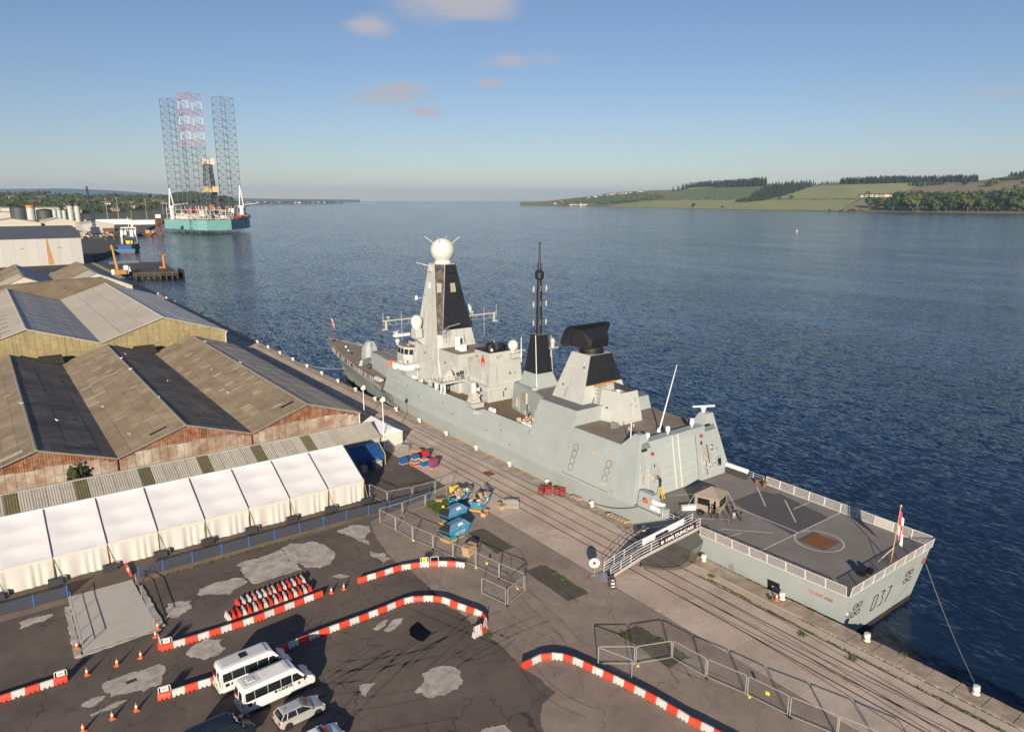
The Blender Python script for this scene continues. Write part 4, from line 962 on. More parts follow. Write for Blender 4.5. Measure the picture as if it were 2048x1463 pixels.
dstrip([(CX - .05 + 2.75 * math.cos(t), 41.3 + 2.75 * math.sin(t)) for t in [2 * math.pi * i / 48 for i in range(49)]], 0.16, MT['line_white'], zd + .003)
b = MB(); b.poly(rect(75.1, 78.7, 39.6, 43.0), zd - .006); sp('grid_surround', b, MT['deck_dark'], fdeck)
b = MB(); b.prism(rect(75.4, 78.4, 39.85, 42.75), zd - .02, zd + .004)
g_ = sp('harpoon_grid', b, mk('grid_rust', (0.16, 0.085, 0.045), 0.8, 0.2, var=0.3, scale=3), fdeck)
b = MB()
for i in range(13): b.box((75.4 + i * .25, 41.3, zd), (.03, 2.9, .03))
for i in range(13): b.box((76.9, 39.85 + i * .242, zd), (3.0, .03, .028))
b.box((76.9, 41.3, zd + .02), (.4, .3, .03)); sp('grid_bar', b, MT['rust'], fdeck)

# ---- safety nets round the flight deck (frame with a wire mesh)
mk('net_frame', (0.62, 0.60, 0.56), 0.5, var=0.15)
mk('net_wire', (0.50, 0.48, 0.45), 0.6, var=0.1)
def net_meshes(Lp, H):
    f_ = MB()
    for a, c_ in (((0, 0, 0), (Lp, 0, 0)), ((Lp, 0, 0), (Lp, -.18, H)), ((Lp, -.18, H), (0, -.18, H)), ((0, -.18, H), (0, 0, 0))): f_.tube(a, c_, .038, 5)
    w_ = MB(); n = 12
    for i in range(-5, n):
        for s in (1, -1):
            x0 = Lp * i / n; x1 = x0 + H
            a = [x0, 0.0]; c_ = [x1, 1.0]
            if a[0] < 0: a[1] = -a[0] / H; a[0] = 0
            if c_[0] > Lp: c_[1] = 1 - (c_[0] - Lp) / H; c_[0] = Lp
            if c_[0] <= a[0]: continue
            p, q_ = ((a[0], a[1]), (c_[0], c_[1])) if s > 0 else ((Lp - a[0], a[1]), (Lp - c_[0], c_[1]))
            w_.tube((p[0], -.18 * p[1], H * p[1]), (q_[0], -.18 * q_[1], H * q_[1]), .016, 3)
    return f_.mesh('net_frame', MT['net_frame']), w_.mesh('net_mesh', MT['net_wire'])
def nets(p0, p1, n, z0, z1, skip=()):
    p0, p1 = Vector(p0), Vector(p1); d = p1 - p0; Lp = d.length / n; fm, wmh = net_meshes(Lp * .97, 1.15); ang = math.atan2(d.y, d.x)
    for i in range(n):
        p = p0 + d * (i / n); z = z0 + (z1 - z0) * (i + .5) / n
        o = obj('safety_net', fm, ship, Vector((p.x, p.y, z + .05)) - SC, ang)
        if i in skip:
            MB().slab((0.05, -.01, .03), (Lp * .94, -.01, .03), (Lp * .94, -.19, 1.12), (.05, -.19, 1.12), .02).build('canvas_screen', MT['canvas_grey'], o)
        else: obj('net_mesh', wmh, o)
nets((66.75, 50.9, 0), (67.62, 32.7, 0), 8, 3.02, 3.0)
nets((67.75, 32.45, 0), (86.25, 32.45, 0), 8, 3.0, 3.0)
nets((86.4, 32.7, 0), (87.15, 55.7, 0), 10, 3.0, 3.02, (2,))
# rails with stanchions
def rail(pts, h=1.05, n=3, r=.03, step=1.6, name='guard_rail', m=None, post_only=False):
    b = MB()
    for a, c_ in zip(pts[:-1], pts[1:]):
        a, c_ = Vector(a), Vector(c_); k = max(1, int(round((c_ - a).length / step)))
        for i in range(k + 1):
            p = a + (c_ - a) * i / k; b.tube(p, p + Vector((0, 0, h)), r * 1.15, 4)
        if not post_only:
            for j in range(n): b.tube(a + Vector((0, 0, h * (j + 1) / n)), c_ + Vector((0, 0, h * (j + 1) / n)), r * .8, 4)
    return sp(name, b, m or MT['white_paint'])
rail([(66.62, 56.9, 3.03), (66.74, 51.4, 3.03)]); rail([(87.3, 59.6, 3.05), (87.2, 56.0, 3.03)])
def sh_(k, y): # foredeck edge point at y
    for a, c_ in zip(ST[:-1], ST[1:]):
        if a[0] <= y <= c_[0]:
            t = (y - a[0]) / (c_[0] - a[0]); return (CX + k * (a[1] + (c_[1] - a[1]) * t - .12), y, a[2] + (c_[2] - a[2]) * t)
rail([sh_(-1, y) for y in (144, 147, 150, 152.5)], .95, 3, .035, 1.3)
rail([sh_(-1, y) for y in (153.5, 158, 163, 168, 172, 176)], .95, 1, .04, 1.6, post_only=True)
rail([sh_(1, y) for y in (138, 144, 150, 156, 162, 168, 174)], .95, 2, .03, 1.8)

# ---- hangar and aft superstructure
def wallx(z, k=0.3): return 10.5 - k * (z - 3.05)        # half breadth of the sloping side at height z
def yh(z): return 62.0 + 0.185 * (z - 3.05)              # raked aft face of the hangar
def sloped(name, y0, y1, z0, z1, m, y0t=None, y1t=None, x0=None):
    b = MB(); h0, h1 = wallx(z0), wallx(z1)
    b.prism(sym(h0, y0, y1), z0, z1, sym(h1, y0 if y0t is None else y0t, y1 if y1t is None else y1t)); return sp(name, b, m)
han = sloped('hangar', 62.0, 76.2, 2.9, 9.9, MT['hull_grey'], yh(9.9))
b = MB(); b.poly([(CX - wallx(9.9) + .12, yh(9.9) + .1), (CX + wallx(9.9) - .12, yh(9.9) + .1), (CX + wallx(9.9) - .12, 79), (CX - wallx(9.9) + .12, 79)], 9.93)
sp('hangar_roof', b, MT['deck_tan'])
b = MB()   # parapet over the hangar door, and the two corner horns
b.prism([(CX - 7.9, yh(9.9)), (CX + 7.9, yh(9.9)), (CX + 7.9, 64.9), (CX - 7.9, 64.9)], 9.9, 10.75, [(CX - 7.6, yh(10.75)), (CX + 7.6, yh(10.75)), (CX + 7.6, 64.9), (CX - 7.6, 64.9)])
sp('hangar_parapet', b, MT['hull_grey'])
b = MB(); b.prism([(CX - wallx(9.9), yh(9.9)), (CX - 6.0, yh(9.9)), (CX - 6.0, 65.8), (CX - wallx(9.9), 66.6)], 9.9, 11.9, [(CX - wallx(11.9), yh(11.9)), (CX - 6.9, yh(11.9)), (CX - 6.9, 64.6), (CX - wallx(11.9), 64.6)])
sp('corner_horn', b, MT['hull_grey'])
b = MB(); b.prism([(CX + 5.4, yh(9.9)), (CX + wallx(9.9), yh(9.9)), (CX + wallx(9.9), 66.4), (CX + 5.4, 66.4)], 9.9, 12.35, [(CX + 6.2, yh(12.35)), (CX + wallx(12.35), yh(12.35)), (CX + wallx(12.35), 65), (CX + 6.2, 65)])
tow = sp('radar_tower', b, MT['hull_grey'])
b = MB(); b.lathe([(.28, 0), (.28, .45), (.42, .5), (.42, .75), (.05, .8)], (CX + 6.7, 64.7, 12.35), 10); b.box((CX + 6.7, 64.7, 13.15), (3.4, .32, .22), R(-28))
sp('navigation_radar', b, MT['white_paint'])
def face(x, z, d=0.0):   # a point on the hangar face
    return (x, yh(z) - d, z)
def panel(name, x0, x1, z0, z1, m, d=.03, parent=None, t=.05):
    b = MB(); b.slab(face(x0, z0, d), face(x1, z0, d), face(x1, z1, d), face(x0, z1, d), t); return sp(name, b, m, parent)
mk('door_grey', (0.36, 0.40, 0.39), 0.45, var=0.06, streak=0.2)
for i in range(6):
    z0 = 3.2 + i * 1.13
    panel('hangar_door_leaf', CX - 4.4, CX + 3.2, z0, z0 + 1.10, MT['door_grey'], .04)
panel('door_guide', CX - 1.72, CX - 1.56, 3.2, 10.75, MT['radome'], .09); panel('door_guide', CX - .52, CX - .36, 3.2, 10.7, MT['radome'], .09)
panel('door_edge', CX + 3.22, CX + 3.30, 3.1, 9.9, MT['steel_dark'], .03)
for x, z, wd, hg in ((CX + 4.3, 8.2, .35, .5), (CX + 5.0, 6.2, .4, 1.4), (CX + 5.6, 4.6, .4, 1.2), (CX + 6.6, 7.0, .35, .8), (CX + 7.5, 6.6, .7, .6), (CX + 6.2, 3.5, .3, .4), (CX - 7.7, 7.3, .7, .1), (CX + 6.9, 4.9, .5, .3)):
    f_ = panel('vent_louvre', x, x + wd, z, z + hg, MT['louvre'] if wd > .38 else MT['black'], .05)
for x, z in ((CX - 7.9, 9.6), (CX + 5.6, 10.6)):
    panel('vent_slot', x, x + 1.1, z, z + .35, MT['black'], .05)
for x, z in ((CX - 5.9, 9.0), (CX + 4.5, 9.5)):
    b = MB(); b.lathe([(.26, -.1), (.26, .18)], face(x, z, .12), 10, 'y'); sp('hose_reel', b, MT['plastic_dull_red'])
wf = panel('control_window', CX + 7.3, CX + 8.5, 4.2, 5.8, MT['hull_grey'], .25, t=.3); panel('window_pane', CX + 7.55, CX + 8.3, 4.5, 5.6, MT['glass_dark'], .28, wf)
panel('side_door', CX - 8.6, CX - 7.9, 3.3, 5.2, MT['ship_grey'], .04); panel('locker', CX - 6.2, CX - 5.6, 5.2, 6.2, MT['louvre'], .06)
for x in (CX - 4.95, CX + 7.1): panel('rust_streak', x, x + .28, 4.2, 8.6 if x < CX else 5.0, MT['rust_stain'], .012, t=.01)
b = MB(); b.prism([(67.0, 57.9), (68.5, 57.9), (68.5, 61.6), (67.0, 61.6)], 3.05, 5.0, [(67.5, 59.4), (68.4, 59.4), (68.4, 61.8), (67.5, 61.8)]); sp('deck_housing', b, MT['hull_grey'])
for x, z in ((67.3, 3.9), (67.0, 3.2)):
    b = MB(); b.lathe([(.1, 0), (.36, .08), (.36, 1.9), (.1, 2.0)], (x + .2, 57.4, z + .36), 12, 'y'); sp('liferaft_canister', b, MT['white_paint'], smooth=40)
b = MB(); b.box((67.1, 56.9, 3.05), (.5, 1.1, 1.25)); b.lathe([(.42, 0), (.42, .16)], (66.76, 56.7, 3.5), 14, 'x'); sp('deck_locker', b, MT['hull_grey'])
b = MB(); b.lathe([(.20, 0), (.38, 0), (.38, .12), (.20, .12)], (66.68, 59.9, 4.3), 14, 'x'); sp('lifebuoy', b, MT['orange'])
for i in range(3):
    b = MB(); b.lathe([(.1, 0), (.36, .06), (.36, 1.15), (.1, 1.2)], (86.7, 58.4 + i * 1.28, 4.2), 12, 'y'); sp('liferaft_canister', b, MT['white_paint'], smooth=40)
b = MB(); b.box((86.7, 60.2, 3.05), (.9, 3.6, .8)); sp('raft_cradle', b, MT['steel_dark'])
for y in (55.2, 56.5):
    b = MB(); b.lathe([(.28, 0), (.28, .6), (.32, .62), (.32, .7)], (86.3, y, 3.04), 10); sp('deck_bollard', b, MT['rust'])
b = MB(); b.lathe([(.15, 0), (.42, .05), (.42, .35), (.15, .4)], (73.9, 33.7, 3.45), 14, 'x'); b.box((73.2, 34.1, 3.03), (.7, .6, .9)); sp('cable_reel', b, MT['black'])

# side screens: boat bay door outlined on the port side
def side_pt(y, z, d=0.02, s=-1): return (CX + s * (wallx(z) + d), y, z)
def side_panel(name, y0, y1, z0, z1, m, d=.02, t=.03, parent=None):
    b = MB(); b.slab(side_pt(y1, z0, d), side_pt(y0, z0, d), side_pt(y0, z1, d), side_pt(y1, z1, d), t); return sp(name, b, m, parent)
bay = side_panel('boat_bay_door', 66.9, 76.5, 3.25, 8.05, MT['hull_grey'], .05, .04)
for i in range(1, 5):
    z = 3.25 + i * .96; side_panel('panel_seam', 66.9, 76.5, z, z + .035, MT['louvre'], .065, .02)
side_panel('panel_seam', 66.85, 76.55, 3.18, 3.25, MT['steel_dark'], .065, .02)
for y in (66.86, 76.5): side_panel('panel_seam', y, y + .05, 3.25, 8.05, MT['louvre'], .065, .02)
def rrect_ring(cy, cz, wy, hz, r=.18, th=.075):
    b = MB(); pts = []
    for (sy, sz, a0) in ((1, 1, 0), (-1, 1, 90), (-1, -1, 180), (1, -1, 270)):
        for k in range(4):
            a = R(a0 + k * 30); pts.append((cy + sy * (wy / 2 - r) + math.cos(a) * r, cz + sz * (hz / 2 - r) + math.sin(a) * r))
    return pts
def stroke(pts, f, th, m, name, parent=None, close=True):
    # outline drawn on a surface: f maps (u, v) to a point
    b = MB(); pts = list(pts) + ([pts[0]] if close else [])
    for a, c_ in zip(pts[:-1], pts[1:]): b.tube(f(*a), f(*c_), th, 4)
    return sp(name, b, m, parent)
mk('outline', (0.10, 0.06, 0.05), 0.7)
for cy, zs in ((75.0, (4.35, 5.35, 6.35, 7.3)), (67.9, (4.75, 5.85, 6.9))):
    for z in zs: stroke(rrect_ring(cy + (z - 5.5) * -.06, z, .95, .82, .2), lambda u, v: side_pt(u, v, .075), .035, MT['outline'], 'access_panel_outline')
side_panel('patch_panel', 67.6, 68.4, 3.9, 4.4, MT['ship_grey'], .075, .02); side_panel('locker', 65.9, 66.5, 3.25, 3.75, MT['louvre'], .06)
side_panel('rust_streak', 65.9, 66.2, 3.06, 3.3, MT['rust_stain'], .02, .01)
for y, z0, z1, wd in ((72.6, 7.2, 8.0, .16), (71.4, 6.9, 8.0, .2), (70.9, 7.1, 8.0, .5), (67.5, 7.2, 7.9, .5)): side_panel('rust_streak', y, y + wd, z0, z1, MT['rust_stain'], .062, .01)

# midships block carrying the long range radar
mid = sloped('superstructure_block', 76.2, 86.5, 2.75, 12.2, MT['hull_grey'], 76.6, 85.3)
b = MB(); b.poly(sym(wallx(12.2) - .15, 76.75, 85.2), 12.23); sp('block_roof', b, MT['deck_dark'] if False else mk('roof_grey', (0.17, 0.175, 0.175), 0.8, var=0.15))
b = MB()
b.prism(sym(4.9, 78.5, 85.8), 12.2, 19.4, sym(2.25, 79.8, 84.2)); radt = sp('radar_pedestal', b, MT['ship_grey'])
def tz(z, a, c_, z0=12.2, z1=19.4): return a + (c_ - a) * (z - z0) / (z1 - z0)
b = MB(); z0 = 14.9
p = lambda s, z, d=.03: (CX + s * tz(z, 4.9, 2.25), tz(z, 78.5, 79.8) - d, z)
b.slab(p(-1, z0), p(1, z0), p(1, 19.38), p(-1, 19.38), .02); sp('blackened_face', b, MT['ship_black'])
b = MB(); b.lathe([(2.05, 0), (2.05, .25), (1.8, .3), (1.8, .95)], (CX, 82, 19.4), 28); sp('radar_turntable', b, MT['ship_black'], smooth=40)
ant = MB()
def yp(z): return 84.0 - (z - 20.5) * .47
ant.loft([[(CX - 3.1, yp(20.5) - .2, 20.5), (CX + 3.1, yp(20.5) - .2, 20.5), (CX + 3.0, yp(23.4) - .2, 23.4), (CX - 3.0, yp(23.4) - .2, 23.4)], [(CX - 2.7, 82.6, 20.35), (CX + 2.7, 82.6, 20.35), (CX + 2.7, 81.5, 23.2), (CX - 2.7, 81.5, 23.2)], [(CX - 1.9, 80.3, 20.35), (CX + 1.9, 80.3, 20.35), (CX + 1.7, 79.9, 21.7), (CX - 1.7, 79.9, 21.7)]])
ra = sp('long_range_radar', ant, MT['ship_black'])
b = MB(); b.loft([[(CX + x, yp(z0), z0), (CX + x, yp(z0) + .5, z0 + .1), (CX + x, yp(z1) + .5, z1 + .1), (CX + x, yp(z1), z1)] for x, z0, z1 in ((-4.7, 20.9, 23.2), (-4.1, 20.4, 23.75), (4.1, 20.4, 23.75), (4.7, 20.9, 23.2))])
sp('radar_panel', b, MT['ship_black'], ra)
b = MB()
for i in range(7):
    z = 20.9 + i * .38; b.box((CX - 3.7, yp(z) - .06, z), (1.2, .1, .06)); b.box((CX + 3.7, yp(z) - .06, z), (1.2, .1, .06))
b.tube((CX + .3, 82.4, 23.8), (CX + .6, 82.4, 24.6), .04, 5); sp('radar_rib', b, MT['steel_dark'], ra)
# intake block aft of the pedestal, open on top
b = MB(); b0 = sym(2.25, 72.6, 79.2, 3.3); b1 = sym(1.65, 73.3, 79.2, 2.4)
b.loft([[(x, y, 9.9) for x, y in b0], [(x, y, 14.7) for x, y in b1]], cap=False)
intake = sp('intake_housing', b, MT['ship_grey'])
b = MB(); bi = [(CX + (x - CX) * .9, 76.3 + (y - 76.3) * .95) for x, y in b1]
b.loft([[(x, y, 14.7) for x, y in b1], [(x, y, 14.7) for x, y in bi], [(x, y, 12.9) for x, y in bi]], cap=False); b.poly([(x, y) for x, y in bi], 12.9)
sp('intake_well', b, MT['steel_dark'])
b = MB(); b.lathe([(.2, -.1), (1.25, 0), (1.3, .6), (.9, .7), (.75, .3), (.3, .35)], (CX - .1, 75.6, 13.6), 20); sp('intake_duct', b, MT['galv'], smooth=40)
b = MB(); b.tube((CX - 2.2, 78.9, 14.8), (CX + 2.2, 78.9, 14.9), .16, 6); b.tube((CX - 1.6, 78.3, 14.75), (CX - .4, 77.9, 14.8), .12, 6); b.box((CX + 1.2, 78.8, 14.7), (.9, .4, .3)); sp('rusty_pipe', b, mk('pipe_orange', (0.42, 0.19, 0.06), .8, var=.4, scale=3))
b = MB()
for x in (-.3, .3): b.tube((CX - 3.05 + x * .1, 77.2 + x, 9.9), (CX - 2.45 + x * .1, 77.3 + x, 14.9), .045, 4)
for i in range(13): t = i / 13; b.tube((CX - 3.05 + .6 * t, 76.9, 10 + 4.8 * t), (CX - 3.05 + .6 * t, 77.5, 10 + 4.8 * t), .03, 4)
for i in range(6): t = .35 + i * .12; b.tube((CX - 3.5 + .6 * t, 76.6, 10 + 4.8 * t), (CX - 3.5 + .6 * t, 77.8, 10 + 4.8 * t), .03, 4)
sp('ladder', b, MT['galv'])
b = MB(); b.loft([[(CX + 3.0, 79.0, 9.9), (CX + 8.3, 79.0, 9.9), (CX + 8.3, 86, 9.9), (CX + 3, 86, 9.9)], [(CX + 3.0, 79.5, 11.6), (CX + 7.7, 79.5, 11.4), (CX + 7.7, 86, 11.4), (CX + 3, 86, 11.6)]]); sp('deck_house', b, MT['hull_grey'])
for i in range(9):
    x, y = CX + random.uniform(-6.5, 2), random.uniform(65.5, 71.5)
    if i < 5: b = MB(); b.box((CX - 4.4 + i * .25, 72.4 + (i % 2) * .4, 9.93), (.35, .4, .5 + .2 * (i % 3)))
    else: b = MB(); b.lathe([(.12, 0), (.12, .3), (.2, .32), (.2, .4)], (x, y, 9.93), 8)
    sp('roof_fitting', b, MT['galv'] if i < 5 else MT['ship_grey'])
b = MB(); b.tube((CX - .05, 67.2, 9.8), (CX + .7, 65.1, 20.3), .13, 6, .05); b.lathe([(.3, 0), (.2, .6)], (CX - .05, 67.2, 9.9), 8); sp('whip_aerial', b, MT['white_paint'])
for x, y, h in ((CX - 5.6, 64.3, .9), (CX - 1.6, 64.2, 1.1), (CX + 3.6, 64.2, 1.3), (CX - 8.0, 65.2, 2.0)):
    b = MB(); b.lathe([(.12, 0), (.12, .35), (.34, .4), (.30, h)] if h < 1.5 else [(.07, 0), (.06, h + 1)], (x, y, 10.75 if h < 1.5 else 10.4), 10); sp('deck_sensor', b, MT['white_paint'], smooth=40)

# aft end of the forward well: black communications mast
b = MB(); b.prism([(CX - 5.8, 86.0), (CX + 5.8, 86.0), (CX + 3.0, 100.2), (CX - 2.4, 100.2)], 6.3, 11.35, [(CX - 5.6, 86.0), (CX + 5.6, 86.0), (CX + 2.8, 99.3), (CX - 2.5, 99.3)]); sp('deck_house', b, MT['hull_grey'])
b = MB(); b.poly([(CX - 5.4, 86.2), (CX + 5.4, 86.2), (CX + 3, 92), (CX - 3.4, 92)], 11.38); sp('block_roof', b, MT['flight_deck'])
b = MB(); b.prism(sym(2.35, 92.7, 98.0), 11.35, 13.65, sym(1.75, 93.7, 97.3)); sp('mast_base', b, MT['hull_grey'])
b = MB(); b.prism(sym(1.75, 93.7, 97.3), 13.65, 20.3, sym(1.0, 94.3, 96.4)); sp('communications_mast', b, MT['ship_black'])
b = MB(); b.poly(sym(1.0, 94.3, 96.4), 20.33); sp('mast_cap', b, MT['galv'])
b = MB(); b.lathe([(.52, 0), (.52, 3.9), (.55, 3.9), (.55, 4.0), (.50, 4.0), (.50, 7.9), (.42, 8.0), (.40, 9.4), (.78, 9.7), (.80, 10.6), (.62, 10.9), (.35, 11.1), (.30, 12.2), (.17, 12.5), (.13, 15.6), (.2, 15.6), (.2, 15.75), (.02, 15.8)], (CX, 95.4, 20.3), 14); pole = sp('pole_mast', b, MT['ship_black'], smooth=30)
b = MB()
for z in (22.4, 25.6, 28.2):
    for s in (-1, 1):
        b.tube((CX + s * .5, 95.4, z), (CX + s * 1.35, 95.4, z), .03, 4); b.tube((CX + s * 1.35, 95.2, z - .5), (CX + s * 1.35, 95.2, z + .5), .07, 5); b.tube((CX + s * 1.5, 95.2, z - .35), (CX + s * 1.5, 95.2, z + .35), .05, 5)
    b.box((CX - .15, 94.85, z - .4), (.14, .06, .9))
sp('dipole_aerial', b, MT['galv'])
b = MB(); b.box((CX + 2.2, 94.3, 17.75), (2.0, 1.1, .15)); b.lathe([(.35, 0), (.35, .7), (.45, .75), (.48, 1.2), (.3, 1.55), (.05, 1.65)], (CX + 2.2, 94.3, 17.9), 12); sp('optical_sensor', b, MT['ship_grey'], smooth=40)
for a, c_ in (((CX - 2.6, 92.6, 10.6), (CX - 3.3, 92.2, 20.9)), ((CX - 2.2, 97.6, 15.2), (CX - 2.2, 97.6, 19.6)), ((CX + 2.9, 95.6, 15.8), (CX + 2.9, 95.6, 19.8)), ((CX + 1.9, 93.9, 13.7), (CX + 2.2, 94.6, 17.6))):
    b = MB(); b.tube(a, c_, .085, 6, .06); sp('whip_aerial', b, MT['white_paint'] if a[0] < CX else MT['ship_grey'])
b = MB(); b.box((CX - 3.2, 92.4, 10.3), (1.1, .9, 1.5), 0, (.7, .7)); sp('aerial_base', b, MT['canvas_grey'])
# wall furniture on the inclined deck house side
def dh(t, z, d=.05):      # point on the inclined port wall, t 0 (aft) .. 1 (forward)
    return (CX - 5.75 + 3.3 * t - d * .97, 86.0 + 13.8 * t - d * .2, z)
for t0, t1, z0, z1, m in ((.60, .70, 8.6, 10.3, 'louvre'), (.55, .585, 8.5, 10.6, 'white_paint'), (.86, .93, 7.2, 7.7, 'yellow'), (.3, .36, 6.6, 8.5, 'ship_grey'), (.78, .84, 6.5, 8.4, 'ship_grey')):
    b = MB(); b.slab(dh(t1, z0), dh(t0, z0), dh(t0, z1), dh(t1, z1), .05); sp('wall_locker', b, MT[m])

# ---- open decks between the bulwarks
def hbY(y): return interp([(k[0], k[1]) for k in ST], y)
def zkY(y): return interp([(k[0], k[2]) for k in ST], y)
def wall(y, z): return hbY(y) + .004 - .3 * (z - zkY(y))
b = MB(); YS = [86.2, 95, 100, 110, 120, 125, 130, 133.5, 137.0]
b.loft([[(CX - wall(y, zkY(y) - .05), y, zkY(y) - .05), (CX - wall(y, 6.35), y, 6.35), (CX + wall(y, 6.35), y, 6.35), (CX + wall(y, zkY(y) - .05), y, zkY(y) - .05)] for y in YS]); sp('upper_hull', b, MT['hull_grey'])
b = MB(); b.poly([(CX - wall(y, 6.35) + .05, y) for y in reversed(YS)] + [(CX + wall(y, 6.35) - .05, y) for y in YS], 6.38); sp('boat_deck', b, MT['deck_brown'])
BW = [(86.3, 7.45), (99.2, 7.4), (101.2, 6.75), (103.2, 6.7), (105.6, 7.45), (118, 7.5), (129.5, 7.6), (132, 8.4), (137.2, 8.9)]
def bwx(y, z): return wall(y, z)
BW = sorted(BW + [(y, interp(BW, y)) for y in (110, 124, 127, 130.7, 134.5)])
for s in (-1, 1):
    for (ya, za), (yb, zb) in zip(BW[:-1], BW[1:]):
        b = MB(); P_ = lambda y, z, d: (CX + s * (bwx(y, z) - d), y, z)
        ring0 = [P_(ya, 6.2, -.012), P_(ya, za, -.012), P_(ya, za, .12), P_(ya, 6.2, .12)]; ring1 = [P_(yb, 6.2, -.012), P_(yb, zb, -.012), P_(yb, zb, .12), P_(yb, 6.2, .12)]
        b.loft([ring0, ring1]); sp('bulwark', b, MT['hull_grey'])
b = MB()   # crane-like facet where the bulwark steps
b.prism([(CX - 9.45, 99.6), (CX - 9.2, 99.6), (CX - 9.2, 103.2), (CX - 9.6, 102.0)], 5.0, 6.72); sp('bulwark_sponson', b, MT['ship_grey'])
side_panel('hull_seam', 88, 135, 4.35, 4.38, MT['louvre'], .01, .01)
for y, z in ((93, 5.2), (97, 4.2), (112, 5.6), (108, 4.4), (121, 5.0), (126, 6.0), (90, 3.6)): side_panel('scuttle', y, y + .22, z, z + .22, MT['steel_dark'], .02, .02)
for y, z, l in ((129.5, 6.4, 4.5),): side_panel('rust_streak', y, y + l, z, z + .12, MT['rust_stain'], .02, .01)
for y0 in (88.0, 91.0, 94, 97):
    side_panel('bulwark_seam', y0, y0 + .04, 6.3, 7.35, MT['louvre'], .03, .01)
# crew, rafts and stores on the boat deck
for y, x in ((97.6, 69.0), (98.4, 69.6), (87.4, 68.9), (88.3, 69.3), (128.6, 69.4), (127.6, 70.2)):
    b = MB(); b.lathe([(.1, 0), (.40, .08), (.40, 1.35), (.1, 1.45)], (x, y, 6.95), 12, 'y'); sp('liferaft_canister', b, MT['white_paint'], smooth=40)
b = MB()
rs = random.Random(11)
for i in range(16): b.box((71.6 + rs.uniform(-1.6, 1.1), 91.3 + rs.uniform(-1.4, 1.6), 6.4), (rs.uniform(.4, .8), rs.uniform(.4, .8), rs.uniform(.25, .7)), rs.uniform(0, 3))
st = sp('deck_stores', b, mk('stores_pink', (0.55, 0.36, 0.27), .85, var=.45, scale=2)); st['kind'] = 'stuff'
# close-in gun
b = MB(); b.box((69.4, 104.6, 6.38), (2.6, 2.6, .75)); b.box((69.4, 104.6, 7.13), (2.9, 2.9, .12)); gm = sp('gun_platform', b, MT['ship_grey'])
b = MB(); b.prism([(68.5, 103.9), (70.3, 103.9), (70.3, 105.6), (68.5, 105.6)], 7.25, 8.9, [(68.9, 104.2), (70.0, 104.2), (70.0, 105.3), (68.9, 105.3)]); b.lathe([(.62, -.5), (.62, .5)], (69.1, 104.4, 8.0), 14, 'x'); sp('close_in_gun', b, MT['canvas_grey'])
b = MB(); b.lathe([(.5, 0), (.5, 1.5), (.48, 1.7), (.36, 2.0), (.05, 2.15)], (69.5, 104.8, 8.75), 16); b.box((70.2, 104.5, 9.2), (.5, .5, .6)); b.tube((69.5, 104.2, 8.6), (69.1, 102.4, 9.0), .16, 8); sp('gun_radar_dome', b, MT['radome'], smooth=40)

# ---- forward funnel block with the crest
b = MB(); b.prism(rect(72.7, 81.3, 104.9, 114.0), 6.35, 9.4, rect(72.5, 81.5, 104.9, 114.0)); sp('funnel_base', b, MT['ship_grey'])
b = MB(); b.prism(rect(73.25, 80.75, 105.05, 112.2), 9.4, 15.55, rect(73.6, 80.4, 105.5, 110.4)); fun = sp('funnel_casing', b, MT['ship_grey'])
b = MB(); b.prism(rect(73.55, 80.45, 105.45, 110.45), 15.55, 15.75); sp('funnel_top', b, MT['ship_black'])
b = MB(); b.lathe([(1.9, 0), (1.9, .7), (1.55, .7), (1.55, -.05)], (77.1, 108.6, 15.75), 20); b.lathe([(.9, 0), (.9, .9), (.7, .9), (.7, 0)], (75.0, 107.3, 15.75), 14); sp('exhaust_stack', b, MT['ship_black'], smooth=40)
b = MB(); b.lathe([(.35, -.5), (.5, -.1), (.75, .1), (.98, .6), (1.0, 1.0), (.85, 1.5), (.5, 1.85), (.05, 1.95)], (79.0, 105.6, 15.5), 18); sp('satcom_dome', b, MT['radome'], smooth=40)
b = MB(); b.prism([(77.9, 104.4), (80.2, 104.4), (80.2, 106), (77.9, 106)], 14.2, 15.0, [(77.7, 104.5), (80.4, 104.5), (80.4, 106), (77.7, 106)]); b.box((80.6, 105.2, 15.2), (1.4, .8, .3)); sp('dome_bracket', b, MT['ship_grey'])
b = MB(); b.lathe([(.3, 0), (.2, .4), (.05, .45)], (74.6, 106.3, 15.75), 8); b.lathe([(.3, 0), (.25, .5), (.05, .9)], (78, 110.3, 15.7), 8); sp('roof_fitting', b, MT['white_paint'])
def crest_pt(u, v, d=.06): # casing port face
    t = (v - 9.4) / 6.15; return (73.25 + .35 * t - d, u, v)
b = MB(); c0 = (107.6, 13.6); ring = [(c0[0] + .62 * math.cos(a), c0[1] + .85 * math.sin(a)) for a in [2 * math.pi * i / 20 for i in range(20)]]
b.add([crest_pt(*p) for p in ring], [tuple(range(20))]); cr = sp('crest', b, MT['red'])
for (cy, cz, ry_, rz_, m, d) in ((107.55, 13.35, .28, .38, 'white_paint', .075), (107.55, 13.45, .2, .26, 'red', .085), (107.6, 14.65, .3, .16, 'rust', .07)):
    b = MB(); b.add([crest_pt(cy + ry_ * math.cos(a), cz + rz_ * math.sin(a), d) for a in [2 * math.pi * i / 14 for i in range(14)]], [tuple(range(14))]); sp('crest_emblem', b, MT[m], cr)
b = MB(); b.slab((79.1, 105.3, 11.3), (79.6, 105.3, 11.3), (79.5, 105.36, 14.2), (79.0, 105.36, 14.2), .04); sp('rust_streak', b, MT['rust_stain'])
rail([(72.55, 105.0, 9.42), (72.55, 111.6, 9.42)], 1.0, 2, .03, 1.3); rail([(72.6, 112.0, 9.42), (67.2, 112.2, 9.55), (67.2, 115.6, 9.55)], 1.05, 3, .03, 1.4)
